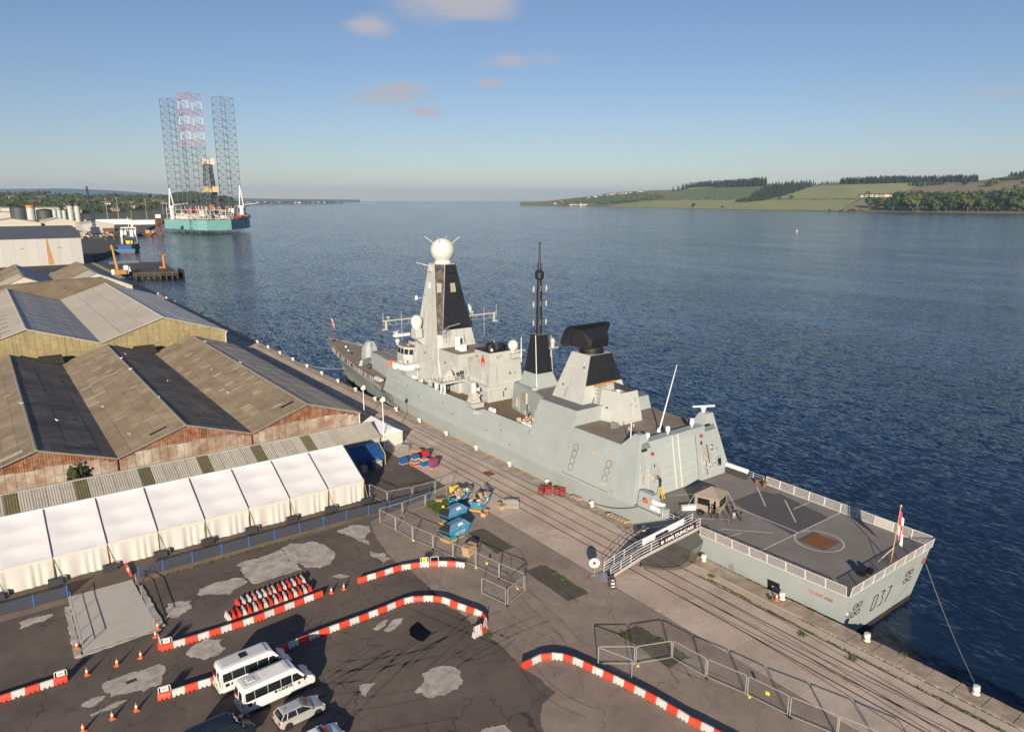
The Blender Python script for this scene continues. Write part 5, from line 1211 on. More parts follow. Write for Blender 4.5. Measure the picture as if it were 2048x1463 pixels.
b = MB(); b.prism(rect(67.1, 72.8, 112.0, 116.2), 9.15, 9.5); sp('weapon_platform', b, MT['ship_grey'])
b = MB()
for x, y in ((67.9, 112.4), (67.9, 113.6), (68.0, 115.6)): b.box((x, y, 6.2), (.28, .28, 3.0))
sp('platform_post', b, MT['white_paint'])
b = MB(); b.loft([[(67.9, 113.0, 9.5), (70.6, 113.0, 9.5), (70.6, 114.6, 9.5), (67.9, 114.6, 9.5)], [(68.6, 113.3, 10.5), (70.2, 113.2, 10.9), (70.3, 114.2, 11.0), (68.5, 114.3, 10.4)], [(69.5, 113.6, 11.3), (70.0, 113.6, 11.4), (70.0, 114.0, 11.4), (69.5, 114.0, 11.3)]]); sp('covered_gun', b, MT['canvas_grey'])
b = MB(); b.lathe([(.42, 0), (.42, .2)], (71.3, 113.2, 10.4), 12, 'x'); b.box((72.2, 113.1, 9.5), (.5, .4, 1.5)); sp('platform_fitting', b, MT['steel_dark'])
# block under the mast
b = MB(); b.prism(rect(71.9, 82.1, 113.8, 121.5), 6.35, 13.9, rect(72.3, 81.7, 114.3, 121.5)); sp('mast_house', b, MT['ship_grey'])
b = MB(); b.poly(rect(72.4, 81.6, 114.4, 121.5), 13.93); sp('block_roof', b, MT['deck_tan'])
b = MB(); b.box((75.0, 117.0, 13.93), (1.3, 1.0, 1.3)); b.box((74.9, 118.6, 13.93), (1.0, .3, 2.6)); sp('roof_cabinet', b, MT['white_paint'])
b = MB(); b.slab((74.3, 113.85, 10.9), (76.6, 113.85, 10.9), (76.6, 114.1, 13.2), (74.3, 114.1, 13.2), .05); sp('vent_louvre', b, MT['louvre'])
for y0, z0, z1, m in ((118.6, 11.6, 13.2, 'louvre'), (115.0, 9.6, 11.4, 'black')):
    b = MB(); b.slab((71.95 + (z0 - 6.35) * .05 - .03, y0 + 1.0, z0), (71.95 + (z0 - 6.35) * .05 - .03, y0, z0), (71.95 + (z1 - 6.35) * .05 - .03, y0, z1), (71.95 + (z1 - 6.35) * .05 - .03, y0 + 1.0, z1), .04); sp('doorway' if m == 'black' else 'vent_louvre', b, MT[m])
# main mast
def mring(z):
    t = (z - 6.35) / (30.4 - 6.35); l = lambda a, c_: a + (c_ - a) * t
    af, hb, ya, yf, c1, c2, ff = l(5.35, 1.15), l(5.6, 2.55), l(119.9, 124.3), l(135.5, 129.9), l(.35, 2.0), l(3.0, 1.6), l(3.0, 1.0)
    return [(CX - af, ya, z), (CX + af, ya, z), (CX + hb, ya + c1, z), (CX + hb, yf - c2, z), (CX + ff, yf, z), (CX - ff, yf, z), (CX - hb, yf - c2, z), (CX - hb, ya + c1, z)]
b = MB(); b.loft([mring(6.35), mring(13.9), mring(20), mring(30.4)]); mast = sp('main_mast', b, MT['ship_grey'])
def mface(i, j, z0, z1, s0, s1, d, name, m, t=.02):
    a0, a1 = mring(z0), mring(z1); L0 = Vector(a0[i]).lerp(Vector(a0[j]), s0); R0 = Vector(a0[i]).lerp(Vector(a0[j]), s1); L1 = Vector(a1[i]).lerp(Vector(a1[j]), s0); R1 = Vector(a1[i]).lerp(Vector(a1[j]), s1)
    n = (R0 - L0).cross(L1 - L0).normalized() * d
    b = MB(); b.slab(L0 + n, R0 + n, R1 + n, L1 + n, t); return sp(name, b, m)
mface(0, 1, 17.4, 30.3, .0, 1.0, .03, 'blackened_face', MT['ship_black'])
mface(7, 0, 16.5, 30.3, .04, .96, .03, 'speckled_panel', MT['ship_speckle'])
mface(7, 0, 24.8, 26.6, .25, .75, .22, 'sensor_panel', MT['louvre'], .2)
mface(0, 1, 24.8, 26.6, .36, .64, .22, 'sensor_panel', MT['louvre'], .2); mface(0, 1, 28.6, 29.6, .1, .85, .5, 'sensor_box', MT['ship_black'], .5)
mface(6, 7, 25.4, 26.6, .4, .55, .15, 'sensor_panel', MT['white_paint'], .12); mface(6, 7, 28.8, 29.7, .35, .65, .6, 'sensor_box', MT['ship_grey'], .6); mface(6, 7, 24.6, 26.8, .85, 1.0, .15, 'sensor_panel', MT['ship_grey'], .12)
for s in (.25, .55, .8): mface(6, 7, 8.5, 20, s, s + .012, .05, 'cable_duct', MT['louvre'], .04)
for s in (.2, .45, .7): mface(0, 1, 14.2, 17.2, s, s + .01, .03, 'panel_seam', MT['louvre'], .02)
b = MB(); b.lathe([(1.75, 0), (1.75, .35), (1.55, .5), (1.55, .7)], (CX, 127.05, 30.4), 28); sp('radar_collar', b, MT['radome'], smooth=30)
b = MB(); b.sphere((CX, 127.05, 33.0), 2.46, 32, 20); sp('radar_sphere', b, MT['radome'], smooth=True)
b = MB()
for a in (45, 135, 225, 315):
    d = Vector((math.cos(R(a)), math.sin(R(a)), .75)).normalized(); p_ = Vector((CX, 127.05, 33.0)); b.tube(p_ + d * 2.4, p_ + d * 4.6, .05, 5)
sp('radar_whisker', b, MT['white_paint'])
b = MB(); b.tube((CX - 2.4, 127.5, 29.8), (CX - 5.0, 129.2, 30.6), .05, 4); b.tube((CX - 3.4, 130, 23.2), (CX - 4.8, 130, 23.2), .05, 4); b.box((CX - 4.8, 130, 22.9), (.5, .2, .8)); sp('mast_aerial', b, MT['white_paint'])
# sponsons with satellite domes, yards
for s, pos in ((-1, (71.2, 128.4, 17.2)), (1, (83.3, 128.0, 18.6))):
    b = MB(); b.prism([(pos[0] - .8, pos[1] - .9), (pos[0] + .8, pos[1] - .9), (pos[0] + .8, pos[1] + .9), (pos[0] - .8, pos[1] + .9)], pos[2] - 2.0, pos[2])
    b.loft([[(CX + s * 3.2, pos[1] - .9, pos[2] - 4.6), (CX + s * 3.4, pos[1] - .9, pos[2] - 4.6), (CX + s * 3.4, pos[1] + .9, pos[2] - 4.6), (CX + s * 3.2, pos[1] + .9, pos[2] - 4.6)], [(CX + s * 3.0, pos[1] - .9, pos[2] - 1.9), (pos[0] + s * .8, pos[1] - .9, pos[2] - 1.9), (pos[0] + s * .8, pos[1] + .9, pos[2] - 1.9), (CX + s * 3.0, pos[1] + .9, pos[2] - 1.9)]])
    sp('dome_sponson', b, MT['ship_grey'])
    b = MB(); b.lathe([(.85, 0), (1.02, .5), (1.2, 1.2), (1.22, 1.7), (1.05, 2.2), (.65, 2.65), (.05, 2.8)], pos, 20); sp('satcom_dome', b, MT['dome_mint'], smooth=40)
for x0, x1, y, z in ((65.2, 72.5, 131.5, 18.8), (80.2, 88.6, 124.5, 19.3)):
    b = MB(); b.box(((x0 + x1) / 2, y, z), (x1 - x0, .42, .2)); b.tube((x0, y, z - .9), (x1, y, z - .9), .03, 4)
    for i in range(6): x = x0 + (x1 - x0) * i / 5; b.tube((x, y, z), (x, y, z - .9), .03, 4)
    xo = x0 if x0 < CX else x1
    b.tube((xo, y, z - .2), (xo, y, z + 1.9), .05, 4); b.lathe([(.1, 0), (.1, .4), (.35, .45), (.3, .65)], (xo + (1.2 if x0 < CX else -6.2), y, z + .3), 8)
    b.tube((xo + (4.2 if x0 < CX else -3.2), y, z - 4.5), (xo + (4.2 if x0 < CX else -3.2), y, z + 1.8), .045, 4); b.box((xo + .3 * (1 if x0 < CX else -1), y, z - 1.8), (1.1, .4, .25)); b.box((xo + .6 * (1 if x0 < CX else -1), y, z - 1.7), (.35, .35, 1.8))
    sp('signal_yard', b, MT['canvas_grey'])
b = MB(); b.tube((CX - 3.2, 120.0, 18.6), (CX - 5.4, 119.2, 17.8), .1, 5)
for i in range(8): b.tube((CX - 3.4 - i * .26, 119.8, 18.4 - i * .1), (CX - 3.5 - i * .26, 119.3, 17.2 - i * .1), .03, 4)
b.tube((CX - 3.3, 119.9, 18.5), (CX - 1.0, 119.3, 19.0), .1, 5); sp('lattice_aerial', b, MT['galv'])
b = MB(); b.box((70.2, 133.2, 15.0), (3.6, .9, .55)); b.lathe([(.4, 0), (.3, .5)], (69.0, 133.2, 15.5), 10); b.box((69.0, 133.2, 16.05), (2.4, .25, .2), R(35)); sp('navigation_radar', b, MT['white_paint'])

# ---- bridge
b = MB(); b.prism(sym(8.7, 128.5, 137.2, 8.0), 6.35, 8.3, sym(8.4, 128.5, 137.2, 7.8)); sp('bridge_base', b, MT['hull_grey'])
BRG = [(CX - 3.2, 132.5), (CX - 5.3, 135.6), (CX - 5.2, 138.6), (CX - 2.6, 141.0), (CX + 2.6, 141.0), (CX + 5.2, 138.6), (CX + 5.3, 135.6), (CX + 3.2, 132.5)]
brs = [(CX + (x - CX) * .94, 136.5 + (y - 136.5) * .95) for x, y in BRG]
b = MB(); b.loft([[(x, y, 6.35) for x, y in reversed(BRG)], [(x, y, 10.0) for x, y in reversed(BRG)], [(x, y, 12.0) for x, y in reversed(brs)]]); brg = sp('bridge', b, MT['ship_grey'])
b = MB(); b.poly([(CX + (x - CX) * .97, 136.5 + (y - 136.5) * .97) for x, y in reversed(brs)], 12.03); sp('bridge_roof', b, MT['deck_tan'])
nB = len(BRG)
for i in range(7):
    a, c_ = Vector((*BRG[i], 10.0)), Vector((*BRG[i + 1], 10.0)); at_, ct = Vector((*brs[i], 12.0)), Vector((*brs[i + 1], 12.0))
    k = 2 if (c_ - a).length < 3.3 else 3
    for j in range(k):
        t0, t1 = (j + .1) / k, (j + .9) / k
        Q = lambda t, v: a.lerp(c_, t).lerp(at_.lerp(ct, t), v)
        n = (Q(t0, .2) - Q(t1, .2)).cross(Q(t1, .8) - Q(t1, .2)).normalized() * .03
        b = MB(); b.slab(Q(t1, .22) + n, Q(t0, .22) + n, Q(t0, .78) + n, Q(t1, .78) + n, .04); sp('bridge_window', b, MT['glass_dark'], brg)
        if brg.parent: pass
for o in list(brg.children): o.location = (0, 0, 0)
b = MB(); b.slab((72.55, 134.35, 8.4), (72.9, 133.9, 8.4), (72.9, 133.9, 10.2), (72.55, 134.35, 10.2), .05); sp('open_door', b, MT['yellow'])
b = MB(); b.prism([(69.0, 129.6), (72.0, 129.0), (72.0, 129.4), (69.0, 134.4), (68.4, 134.2)], 8.0, 9.4, [(68.9, 129.5), (72.0, 128.9), (72.0, 129.3), (68.9, 134.4), (68.2, 134.2)]); sp('bridge_wing', b, MT['white_paint'])
b = MB(); b.slab((68.35, 135.6, 8.3), (69.0, 134.6, 8.3), (69.0, 134.7, 9.5), (68.35, 135.7, 9.5), .1); sp('lifebuoy_board', b, MT['orange'])
b = MB(); b.sphere((72.0, 138.6, 12.9), .55, 14, 9); b.lathe([(.3, 0), (.25, .6)], (72, 138.6, 12.0), 8); sp('small_dome', b, MT['radome'], smooth=True)
rs = random.Random(4)
for i in range(10):
    b = MB(); b.box((CX + rs.uniform(-4, 2), 135 + rs.uniform(-1.5, 3.5), 12.03), (rs.uniform(.2, .6), rs.uniform(.2, .6), rs.uniform(.2, .7))); sp('roof_fitting', b, MT['ship_grey'])
# small fittings scattered on the bridge wings and side decks
for i in range(26):
    y = rs.uniform(115, 136); x = 68.2 + rs.uniform(.8, 3.2); b = MB()
    if i % 3: b.box((x, y, 6.36 if y < 128 else 8.3), (rs.uniform(.3, .8), rs.uniform(.3, .9), rs.uniform(.4, 1.4)))
    else: b.tube((x, y, 6.36), (x, y, 8.2), .1, 6)
    sp('deck_fitting', b, MT[('ship_grey', 'white_paint', 'canvas_grey', 'galv')[i % 4]])

# ---- missile deck and gun
v0 = [(72.0, 137), (82.0, 137), (81.4, 147), (80.2, 157), (73.8, 157), (72.6, 147)]
b = MB(); b.prism(v0, 3.1, 7.3, [(CX + (x - CX) * .95, min(y, 156.2)) for x, y in v0]); sp('missile_deckhouse', b, MT['hull_grey'])
b = MB(); b.poly([(CX + (x - CX) * .92, min(y, 155.8)) for x, y in v0], 7.33); sp('missile_deck', b, mk('deck_blue', (0.20, 0.215, 0.215), .8, var=.15))
b = MB()
for i in range(3):
    for j in range(5): b.box((CX - 2.6 + i * 2.6, 144.5 + j * 2.3, 7.33), (1.9, 1.8, .18))
sp('missile_hatch', b, MT['roof_grey'])
b = MB(); b.slab((72.48, 146.3, 5.0), (72.46, 145.4, 5.0), (72.6, 145.4, 6.2), (72.62, 146.3, 6.2), .03); sp('painted_emblem', b, mk('emblem_pink', (.62, .22, .16), .7))
bo = Vector((CX, 163.2, 3.8))
b = MB()
pf = lambda s, k: [(CX + x * s, 163.2 + y * s + k, 0) for x, y in ((-1.0, -2.1), (1.0, -2.1), (1.9, -1.2), (2.0, 1.0), (1.1, 2.2), (-1.1, 2.2), (-2.0, 1.0), (-1.9, -1.2))]
rg = []
for z, s, k in ((3.8, .95, 0), (4.4, 1.0, 0), (6.6, .92, -.1), (8.1, .58, -.3), (8.5, .35, -.3)): rg.append([(x, y, z) for x, y, _ in pf(s, k)])
b.loft(rg); gun = sp('gun_turret', b, MT['hull_grey'])
b = MB(); b.tube((CX, 164.5, 6.4), (CX, 171.5, 6.9), .17, 8, .12); b.tube((CX, 164.4, 6.4), (CX, 166.4, 6.5), .32, 8); sp('gun_barrel', b, MT['hull_grey'])
b = MB()
for i in range(8): b.box((CX - .5, 161.0 + .15 * max(0, i - 4), 4.4 + i * .5), (.5, .05, .08))
b.tube((CX - .75, 161.0, 4.2), (CX - .75, 161.5, 8.2), .03, 4); b.tube((CX - .25, 161.0, 4.2), (CX - .25, 161.5, 8.2), .03, 4); sp('ladder', b, MT['steel_dark'])
b = MB(); b.prism([(72.2, 158.0), (75.4, 160.2), (75.0, 160.8), (71.6, 158.6)], 3.6, 4.9, [(72.6, 158.3), (75.6, 160.4), (75.2, 160.8), (72.2, 158.8)]); sp('breakwater', b, MT['hull_grey'])
b = MB(); b.prism([(81.8, 158.0), (82.4, 158.6), (79.0, 160.8), (78.6, 160.2)], 3.6, 4.9); sp('breakwater', b, MT['hull_grey'])
for x, y, r_, h, m in ((74.6, 170, .35, .6, 'steel_dark'), (79.2, 170, .35, .6, 'steel_dark'), (73.0, 155.5, .5, .9, 'steel_dark'), (71.8, 153.8, .3, .7, 'steel_dark'), (76.2, 185.2, .25, .7, 'steel_dark'), (77.9, 185, .2, 1.1, 'steel_dark'), (77, 178, .5, .5, 'galv'), (75.9, 174, .3, .4, 'galv')):
    b = MB(); b.lathe([(r_, 0), (r_ * .8, h * .6), (r_, h)], (x, y, sh_(1, y)[2]), 10); sp('deck_fitting', b, MT[m])
dl = MB(); dl.tube((74.4, 181, 4.6), (70.9, 160, 3.75), .05, 4); sp('safety_line', dl, MT['line_white'])
for i in range(5):
    p_ = sh_(-1, 142.8 + i * .3); b = MB(); b.lathe([(.38, 0), (.42, .1), (.42, .9), (.38, 1.0)], (p_[0] + .5, p_[1] - 1.0 + i * .35, 3.75), 12, 'x'); sp('liferaft_canister', b, MT['canvas_grey'], smooth=40)
# jackstaff
b = MB(); b.tube((CX, 186.3, 4.8), (CX, 187.6, 11.7), .08, 6, .05); b.lathe([(.3, 0), (.12, 1.2)], (CX, 186.3, 4.8), 8); sp('jackstaff', b, MT['rust'])

def hull_pt(y, z, d=.06):
    for a, c_ in zip(ST[:-1], ST[1:]):
        if a[0] <= y <= c_[0]:
            t = (y - a[0]) / (c_[0] - a[0]); k = [a[i] + (c_[i] - a[i]) * t for i in range(4)]
            return (CX - lev(k[0], k[1], k[2], k[3], z)[0] - d, y, z)
# ---- doors, boxes, pipes and ladders on the walls, rust below scuppers
def fit_out(a, b_, c_, d_, n, seed, doors=1):
    a, b_, c_, d_ = map(Vector, (a, b_, c_, d_)); rz_ = random.Random(seed); nn = (b_ - a).cross(d_ - a).normalized(); wd = (b_ - a).length; hg = (d_ - a).length; P2 = lambda u, v: a.lerp(b_, u).lerp(d_.lerp(c_, u), v)
    for i in range(n + doors):
        dr_ = i >= n; u = rz_.uniform(.06, .9); v = .04 if dr_ else rz_.uniform(.06, .92); du = (.8 if dr_ else rz_.uniform(.12, .55)) / wd; dv = (1.8 if dr_ else rz_.uniform(.12, .6)) / hg; kind = rz_.random()
        if not dr_ and kind < .3: du, dv, v = .09 / wd, rz_.uniform(.25, .6), rz_.uniform(.03, .35)
        th = rz_.uniform(.05, .22) if not dr_ else .06; b = MB(); q_ = [P2(u, v), P2(u + du, v), P2(u + du, min(.98, v + dv)), P2(u, min(.98, v + dv))]; b.slab(*[p + nn * th for p in q_], th + .02)
        sp('watertight_door' if dr_ else 'pipe_run' if kind < .3 else 'wall_fitting', b, MT[rz_.choice(('ship_grey', 'hull_grey', 'ship_grey', 'canvas_grey', 'louvre', 'steel_dark')) if not dr_ else 'hull_grey'])
fit_out((73.25, 112, 9.4), (73.25, 105.1, 9.4), (73.6, 105.6, 15.5), (73.6, 110.4, 15.5), 5, 1); fit_out((73.3, 105.05, 9.5), (80.7, 105.05, 9.5), (80.4, 105.5, 15.4), (73.6, 105.5, 15.4), 12, 2, 0); fit_out((72.6, 104.88, 6.4), (81.3, 104.88, 6.4), (81.4, 104.88, 9.4), (72.6, 104.88, 9.4), 14, 3); fit_out((72.6, 112, 6.4), (72.6, 105, 6.4), (72.5, 105, 9.3), (72.5, 112, 9.3), 14, 4)
fit_out((71.9, 121, 6.4), (71.9, 114, 6.4), (72.3, 114.4, 13.8), (72.3, 121, 13.8), 14, 5, 2); fit_out((72, 113.78, 9.5), (76, 113.78, 9.5), (76, 114.28, 13.8), (72.4, 114.28, 13.8), 6, 6, 1)
for i_, (a, c_, z0, z1, n) in enumerate((((6, 7), 0, 8, 29, 16), ((0, 1), 0, 14, 17.2, 8), ((6, 7), 0, 7, 13, 10))):
    r0, r1 = mring(z0), mring(z1); fit_out(r0[a[0]], r0[a[1]], r1[a[1]], r1[a[0]], n, 20 + i_, 0)
fit_out((CX - 4.9, 85.6, 12.3), (CX - 4.9, 78.7, 12.3), (CX - 2.3, 80, 19.3), (CX - 2.3, 84, 19.3), 7, 9); fit_out((CX - 3.2, 79, 10), (CX - 2.3, 72.8, 10), (CX - 1.75, 73.4, 14.5), (CX - 2.4, 79, 14.5), 5, 10, 0); fit_out((CX - 2.2, 72.6, 10), (CX + 2.2, 72.6, 10), (CX + 1.6, 73.3, 14.6), (CX - 1.6, 73.3, 14.6), 5, 11, 0)
fit_out(dh(1, 6.4, 0), dh(0, 6.4, 0), dh(0, 11.2, 0), dh(1, 11.2, 0), 12, 12, 1); fit_out(face(CX + 3.6, 3.1), face(CX + 9.6, 3.1), face(CX + 7.8, 9.8), face(CX + 3.6, 9.8), 18, 13, 1); fit_out(face(CX - 10, 3.1), face(CX - 4.6, 3.1), face(CX - 4.6, 9.8), face(CX - 8.2, 9.8), 14, 14, 1); fit_out((68.9, 137, 6.5), (68.3, 129.6, 6.5), (68.9, 129.6, 8.2), (69.3, 137, 8.2), 8, 15, 1)
rz_ = random.Random(5)
for i in range(26):
    y = rz_.uniform(64, 136); z1 = rz_.uniform(3.4, 6.8); l = rz_.uniform(.4, 1.6); b = MB(); x_ = lambda z: CX - (wall(y, z) if y > 87 else wallx(z)) - .012; z0 = max(3.15, z1 - l); wd = rz_.uniform(.05, .14); b.slab((x_(z0), y + wd * .4, z0), (x_(z0), y, z0), (x_(z1), y, z1), (x_(z1), y + wd, z1), .006); sp('rust_streak', b, MT['rust_stain'])
for i in range(16):
    y = rz_.uniform(36, 150); b = MB(); z1 = zkY(y) - rz_.uniform(.05, 1.2); z0 = z1 - rz_.uniform(.6, 1.8); wd = rz_.uniform(.06, .16); b.slab(hull_pt(y + wd * .4, z0, .015), hull_pt(y, z0, .015), hull_pt(y, z1, .015), hull_pt(y + wd, z1, .015), .006); sp('rust_streak', b, MT['rust_stain'])
# ---- painted pennant numbers and name
mk('paint_black', (0.012, 0.012, 0.012), 0.6, var=0.1); mk('paint_red', (0.50, 0.16, 0.12), 0.6)
D_ = [(0, 0), (0, 1), (.45, 1), (.6, .85), (.6, .15), (.45, 0)]
T3 = [(0, 1), (.55, 1), (.3, .58), (.55, .5), (.58, .15), (.4, 0), (0, .05)]
T7 = [(0, 1), (.6, 1), (.2, 0)]
for gl, off, cl in ((D_, 0, True), (T3, 1.0, False), (T7, 2.0, False)):
    stroke([(137.4 - (off + u) * 1.75, .55 + v * 1.95) for u, v in gl], hull_pt, .06, MT['paint_black'], 'pennant_number', None, cl)
def tr_pt(x, z, d=.05): return (x, 32.6 + (3.0 - z) * .17 - d, z)
for gl, off, cl in ((D_, 0, True), (T3, 1.0, False), (T7, 2.0, False)):
    stroke([(CX - 2.5 + (off + u) * 1.5, -1.5 + v * 2.0) for u, v in gl], tr_pt, .036, MT['paint_black'], 'pennant_number', None, cl)
for s in (-1, 1):
    for i, j in ((0, 0), (1, 0), (0, 1), (1, 1)):
        x = CX + (s * 6.4 if s < 0 else 5.2) + i * 1.0 - .4; z = .2 - j * 1.0 + .6
        stroke(rrect_ring(x, z, .72, .62, .16), tr_pt, .03, MT['paint_black'], 'transom_port_outline')
    b = MB(); b.lathe([(.2, 0), (.34, 0), (.40, .14), (.34, .2), (.2, .2)], tr_pt(CX + s * 8.0 + (1.0 if s > 0 else -.1) * .3, .35 if s < 0 else 1.4, .2), 14, 'y'); sp('fairlead', b, MT['rust'] if s > 0 else MT['galv'], smooth=40)
for x, z0, z1 in ((CX + 5.5, -2.2, .6), (CX - 5.9, -1.2, -.2), (CX + 6.3, -1.4, .4), (CX + .9, 1.0, 2.6)):
    b = MB(); b.slab(tr_pt(x, z0, .012), tr_pt(x + .22, z0, .012), tr_pt(x + .12, z1, .012), tr_pt(x, z1, .012), .008); sp('rust_streak', b, MT['rust_stain'])
nm = lettering('ship_name', 'DUNCAN', .62, MT['paint_red'], hull_pt(35.5, 1.75, .05), (0.03, -1, 0), (-.12, 0, 1), ship, 0.0); nm.location = -SC
dr = MB(); A_ = [hull_pt(41.8, -2.2, .03), hull_pt(40.3, -2.2, .03), hull_pt(40.3, 1.0, .03), hull_pt(41.8, 1.0, .03)]; dr.slab(*A_, .03); sp('side_doorway', dr, MT['black'])
b = MB(); A_ = [hull_pt(41.2, -2.4, .12), hull_pt(39.4, -2.4, .12), hull_pt(39.4, .4, .12), hull_pt(41.2, .4, .12)]; b.slab(*A_, .08); sp('side_door', b, MT['hull_grey'])
b = MB(); b.lathe([(.15, 0), (.42, 0), (.46, .1), (.42, .2), (.15, .2)], (hull_pt(46.5, .5)[0], 46.5, .5), 14, 'x'); sp('fairlead', b, MT['galv'], smooth=40)
# ================================================================== SHEDS ALONG THE QUAY
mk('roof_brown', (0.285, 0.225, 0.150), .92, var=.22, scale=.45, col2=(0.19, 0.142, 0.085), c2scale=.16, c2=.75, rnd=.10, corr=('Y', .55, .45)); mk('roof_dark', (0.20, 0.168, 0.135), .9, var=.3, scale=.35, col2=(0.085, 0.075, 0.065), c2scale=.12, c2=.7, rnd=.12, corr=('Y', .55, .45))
mk('roof_brown_lit', (0.56, 0.475, 0.375), .9, var=.2, scale=.45, col2=(0.42, 0.345, 0.265), c2scale=.16, c2=.7, rnd=.08, corr=('Y', .55, .3)); mk('roof_pale_lit', (0.68, 0.63, 0.55), .8, var=.07, rnd=.04, corr=('Y', .8, .2)); mk('roof_strip', (0.37, 0.32, 0.235), .85, var=.15, rnd=.12); mk('ridge_tile', (0.24, 0.215, 0.18), .85, var=.3, scale=1.2); mk('rust_sheet', (0.19, 0.066, 0.024), .85, var=.55, scale=1.0, col2=(0.29, 0.235, 0.18), c2scale=.5, c2=.42, rnd=.16, streak=.55, scol=(.085, .03, .015), corr=('X', .35, .5)); mk('peeled_sheet', (0.38, 0.345, 0.285), .85, var=.3, scale=.8, col2=(0.20, 0.095, 0.05), c2scale=.35, c2=.75, rnd=.14, streak=.5, scol=(.16, .08, .045))  # first two: roof_brown and roof_pale lightened, sunlight painted into the shaded slopes
mk('roof_pale', (0.44, 0.40, 0.345), .8, var=.08, scale=.5, rnd=.05, col2=(.38, .345, .295), c2scale=.1, c2=.5, corr=('Y', .8, .3)); mk('roof_blue_grey', (0.44, 0.43, 0.40), .8, var=.1, rnd=.04); mk('mossy_wall', (0.275, 0.225, 0.120), .92, var=.28, scale=.8, streak=.7, scol=(.12, .10, .045), rnd=.10, sscale=1.6); mk('dark_gutter', (.02, .018, .016), .9); mk('rooflight', (.40, .345, .26), .5, var=.1)
def bay_roof(root, x0, xr, x1, y0, y1, ze, zr, mL, mR, rows, cols, t=.06, over=.35):
    for xa, xb, m in ((x0, xr, mL), (x1, xr, mR)):
        L_ = math.hypot(xb - xa, zr - ze); th = math.atan2(zr - ze, abs(xb - xa)); sgn = 1 if xb > xa else -1; W_ = (y1 - y0) / cols
        me = MB().box((0, 0, 0), (L_ / rows * .985, W_ - .10, t)).mesh('roof_sheet', m)
        for i in range(rows):
            for j in range(cols):
                f = (i + .5) / rows; o = obj('roof_sheet', me, root, Vector((xa + (xb - xa) * f, y0 + W_ * (j + .5), ze + (zr - ze) * f + rr.uniform(0, .018) + .012 * (i % 2))) - root.location); o.rotation_euler = (0, -sgn * th + rr.uniform(-.002, .002), rr.uniform(-.002, .002))
def slope_pt(xa, xb, ze, zr, f, y, d=.1):
    n = Vector((-(zr - ze), 0, (xb - xa))).normalized();  n = n if n.z > 0 else -n
    return Vector((xa + (xb - xa) * f, y, ze + (zr - ze) * f)) + n * d
def on_slope(root, name, m, xa, xb, ze, zr, f0, f1, y0, y1, d=.12, t=.03):
    b = MB(); A = [slope_pt(xa, xb, ze, zr, *p, d) for p in ((f0, y0), (f1, y0), (f1, y1), (f0, y1))]; A = A if xb > xa else A[::-1]; b.slab(*A, t); return wp(name, b, m, root, root)
BR = [(54.3, 44.2, 34.2), (34.2, 23.8, 13.6), (13.6, 3.4, -6.8), (-6.8, -17, -27.2)]
ZE, ZR, Y0, Y1 = 4.0, 7.45, 120.6, 203.0
brown = empty('rusty_transit_shed', 'brown multi-gabled shed with rusty front walls and patched roofs', 'shed', (24, 121, 0))
b = MB(); b.prism(rect_(-27, 54.1, 121.3, 202.6), -.02, 3.9); wp('shed_body', b, MT['peeled_sheet'], brown, brown)
for k, (xR, xm, xL) in enumerate(BR):
    bay_roof(brown, xL, xm, xR, Y0, Y1, ZE, ZR, MT['roof_brown'], MT['roof_brown_lit' if k == 0 else 'roof_dark'], 5, 12 if k < 3 else 4)  # rightmost slope: brown sheets with extra light painted into their colour
    b = MB(); b.box((xm, (Y0 + Y1) / 2, ZR - .05), (.5, Y1 - Y0 + .2, .2), 0, (.5, 1)); wp('ridge_cap', b, MT['ridge_tile'], brown, brown)
    b = MB(); b.box((xL, (Y0 + Y1) / 2, ZE - .12), (.5, Y1 - Y0, .12)); wp('valley_gutter', b, MT['dark_gutter'], brown, brown)
    if k == 3: continue
    n = 17
    for i in range(n):            # gable wall sheets: rusty above, peeling below
        xa, xb = xL + (xR - xL) * i / n, xL + (xR - xL) * (i + 1) / n
        zt = lambda x: ZE + (ZR - ZE) * (1 - abs(x - xm) / ((xR - xL) / 2)) - .08
        q0, q1 = xa + .02, xb - .02; zs = min(4.45 + .12 * math.sin(i * 1.3 + k), min(zt(q0), zt(q1)) - .45); yy = 121.0 + rr.uniform(-.03, .03)
        b = MB(); P4 = [(q0, yy, zs), (q1, yy, zs), (q1, yy, zt(q1)), (q0, yy, zt(q0))]
        if xa < xm < xb: P4 = [(q0, yy, zs), (q1, yy, zs), (q1, yy, zt(q1)), (xm, yy, zt(xm)), (q0, yy, zt(q0))]
        m_ = len(P4); b.add([(p[0], p[1], p[2]) for p in P4] + [(p[0], p[1] + .05, p[2]) for p in P4], [tuple(range(m_)), tuple(range(2 * m_ - 1, m_ - 1, -1))] + [(j, (j + 1) % m_ + m_, j + m_) if False else (j, j + m_, (j + 1) % m_ + m_, (j + 1) % m_) for j in range(m_)])
        wp('gable_sheet', b, MT['rust_sheet'], brown, brown)
        b = MB(); b.box(((q0 + q1) / 2, yy + .06, 0), (q1 - q0, .05, zs - .02)); wp('wall_sheet', b, MT['peeled_sheet'], brown, brown)
    for s in ((xL, xm), (xR, xm)):
        b = MB(); a_, c_ = Vector((s[0], 120.55, ZE - .05)), Vector((s[1], 120.55, ZR - .05)); b.tube(a_, c_, .12, 4); wp('barge_board', b, MT['ridge_tile'], brown, brown)
    b = MB(); b.box((xR - .15, 120.8, 0), (.14, .14, 4.0)); wp('downpipe', b, MT['white_paint'] if k == 0 else MT['rust'], brown, brown)
b = MB()
b = MB(); b.prism(rect_(54.12, 54.5, 120.7, 203), 3.75, 4.0); wp('eaves_gutter', b, MT['ridge_tile'], brown, brown)
rs = random.Random(61)
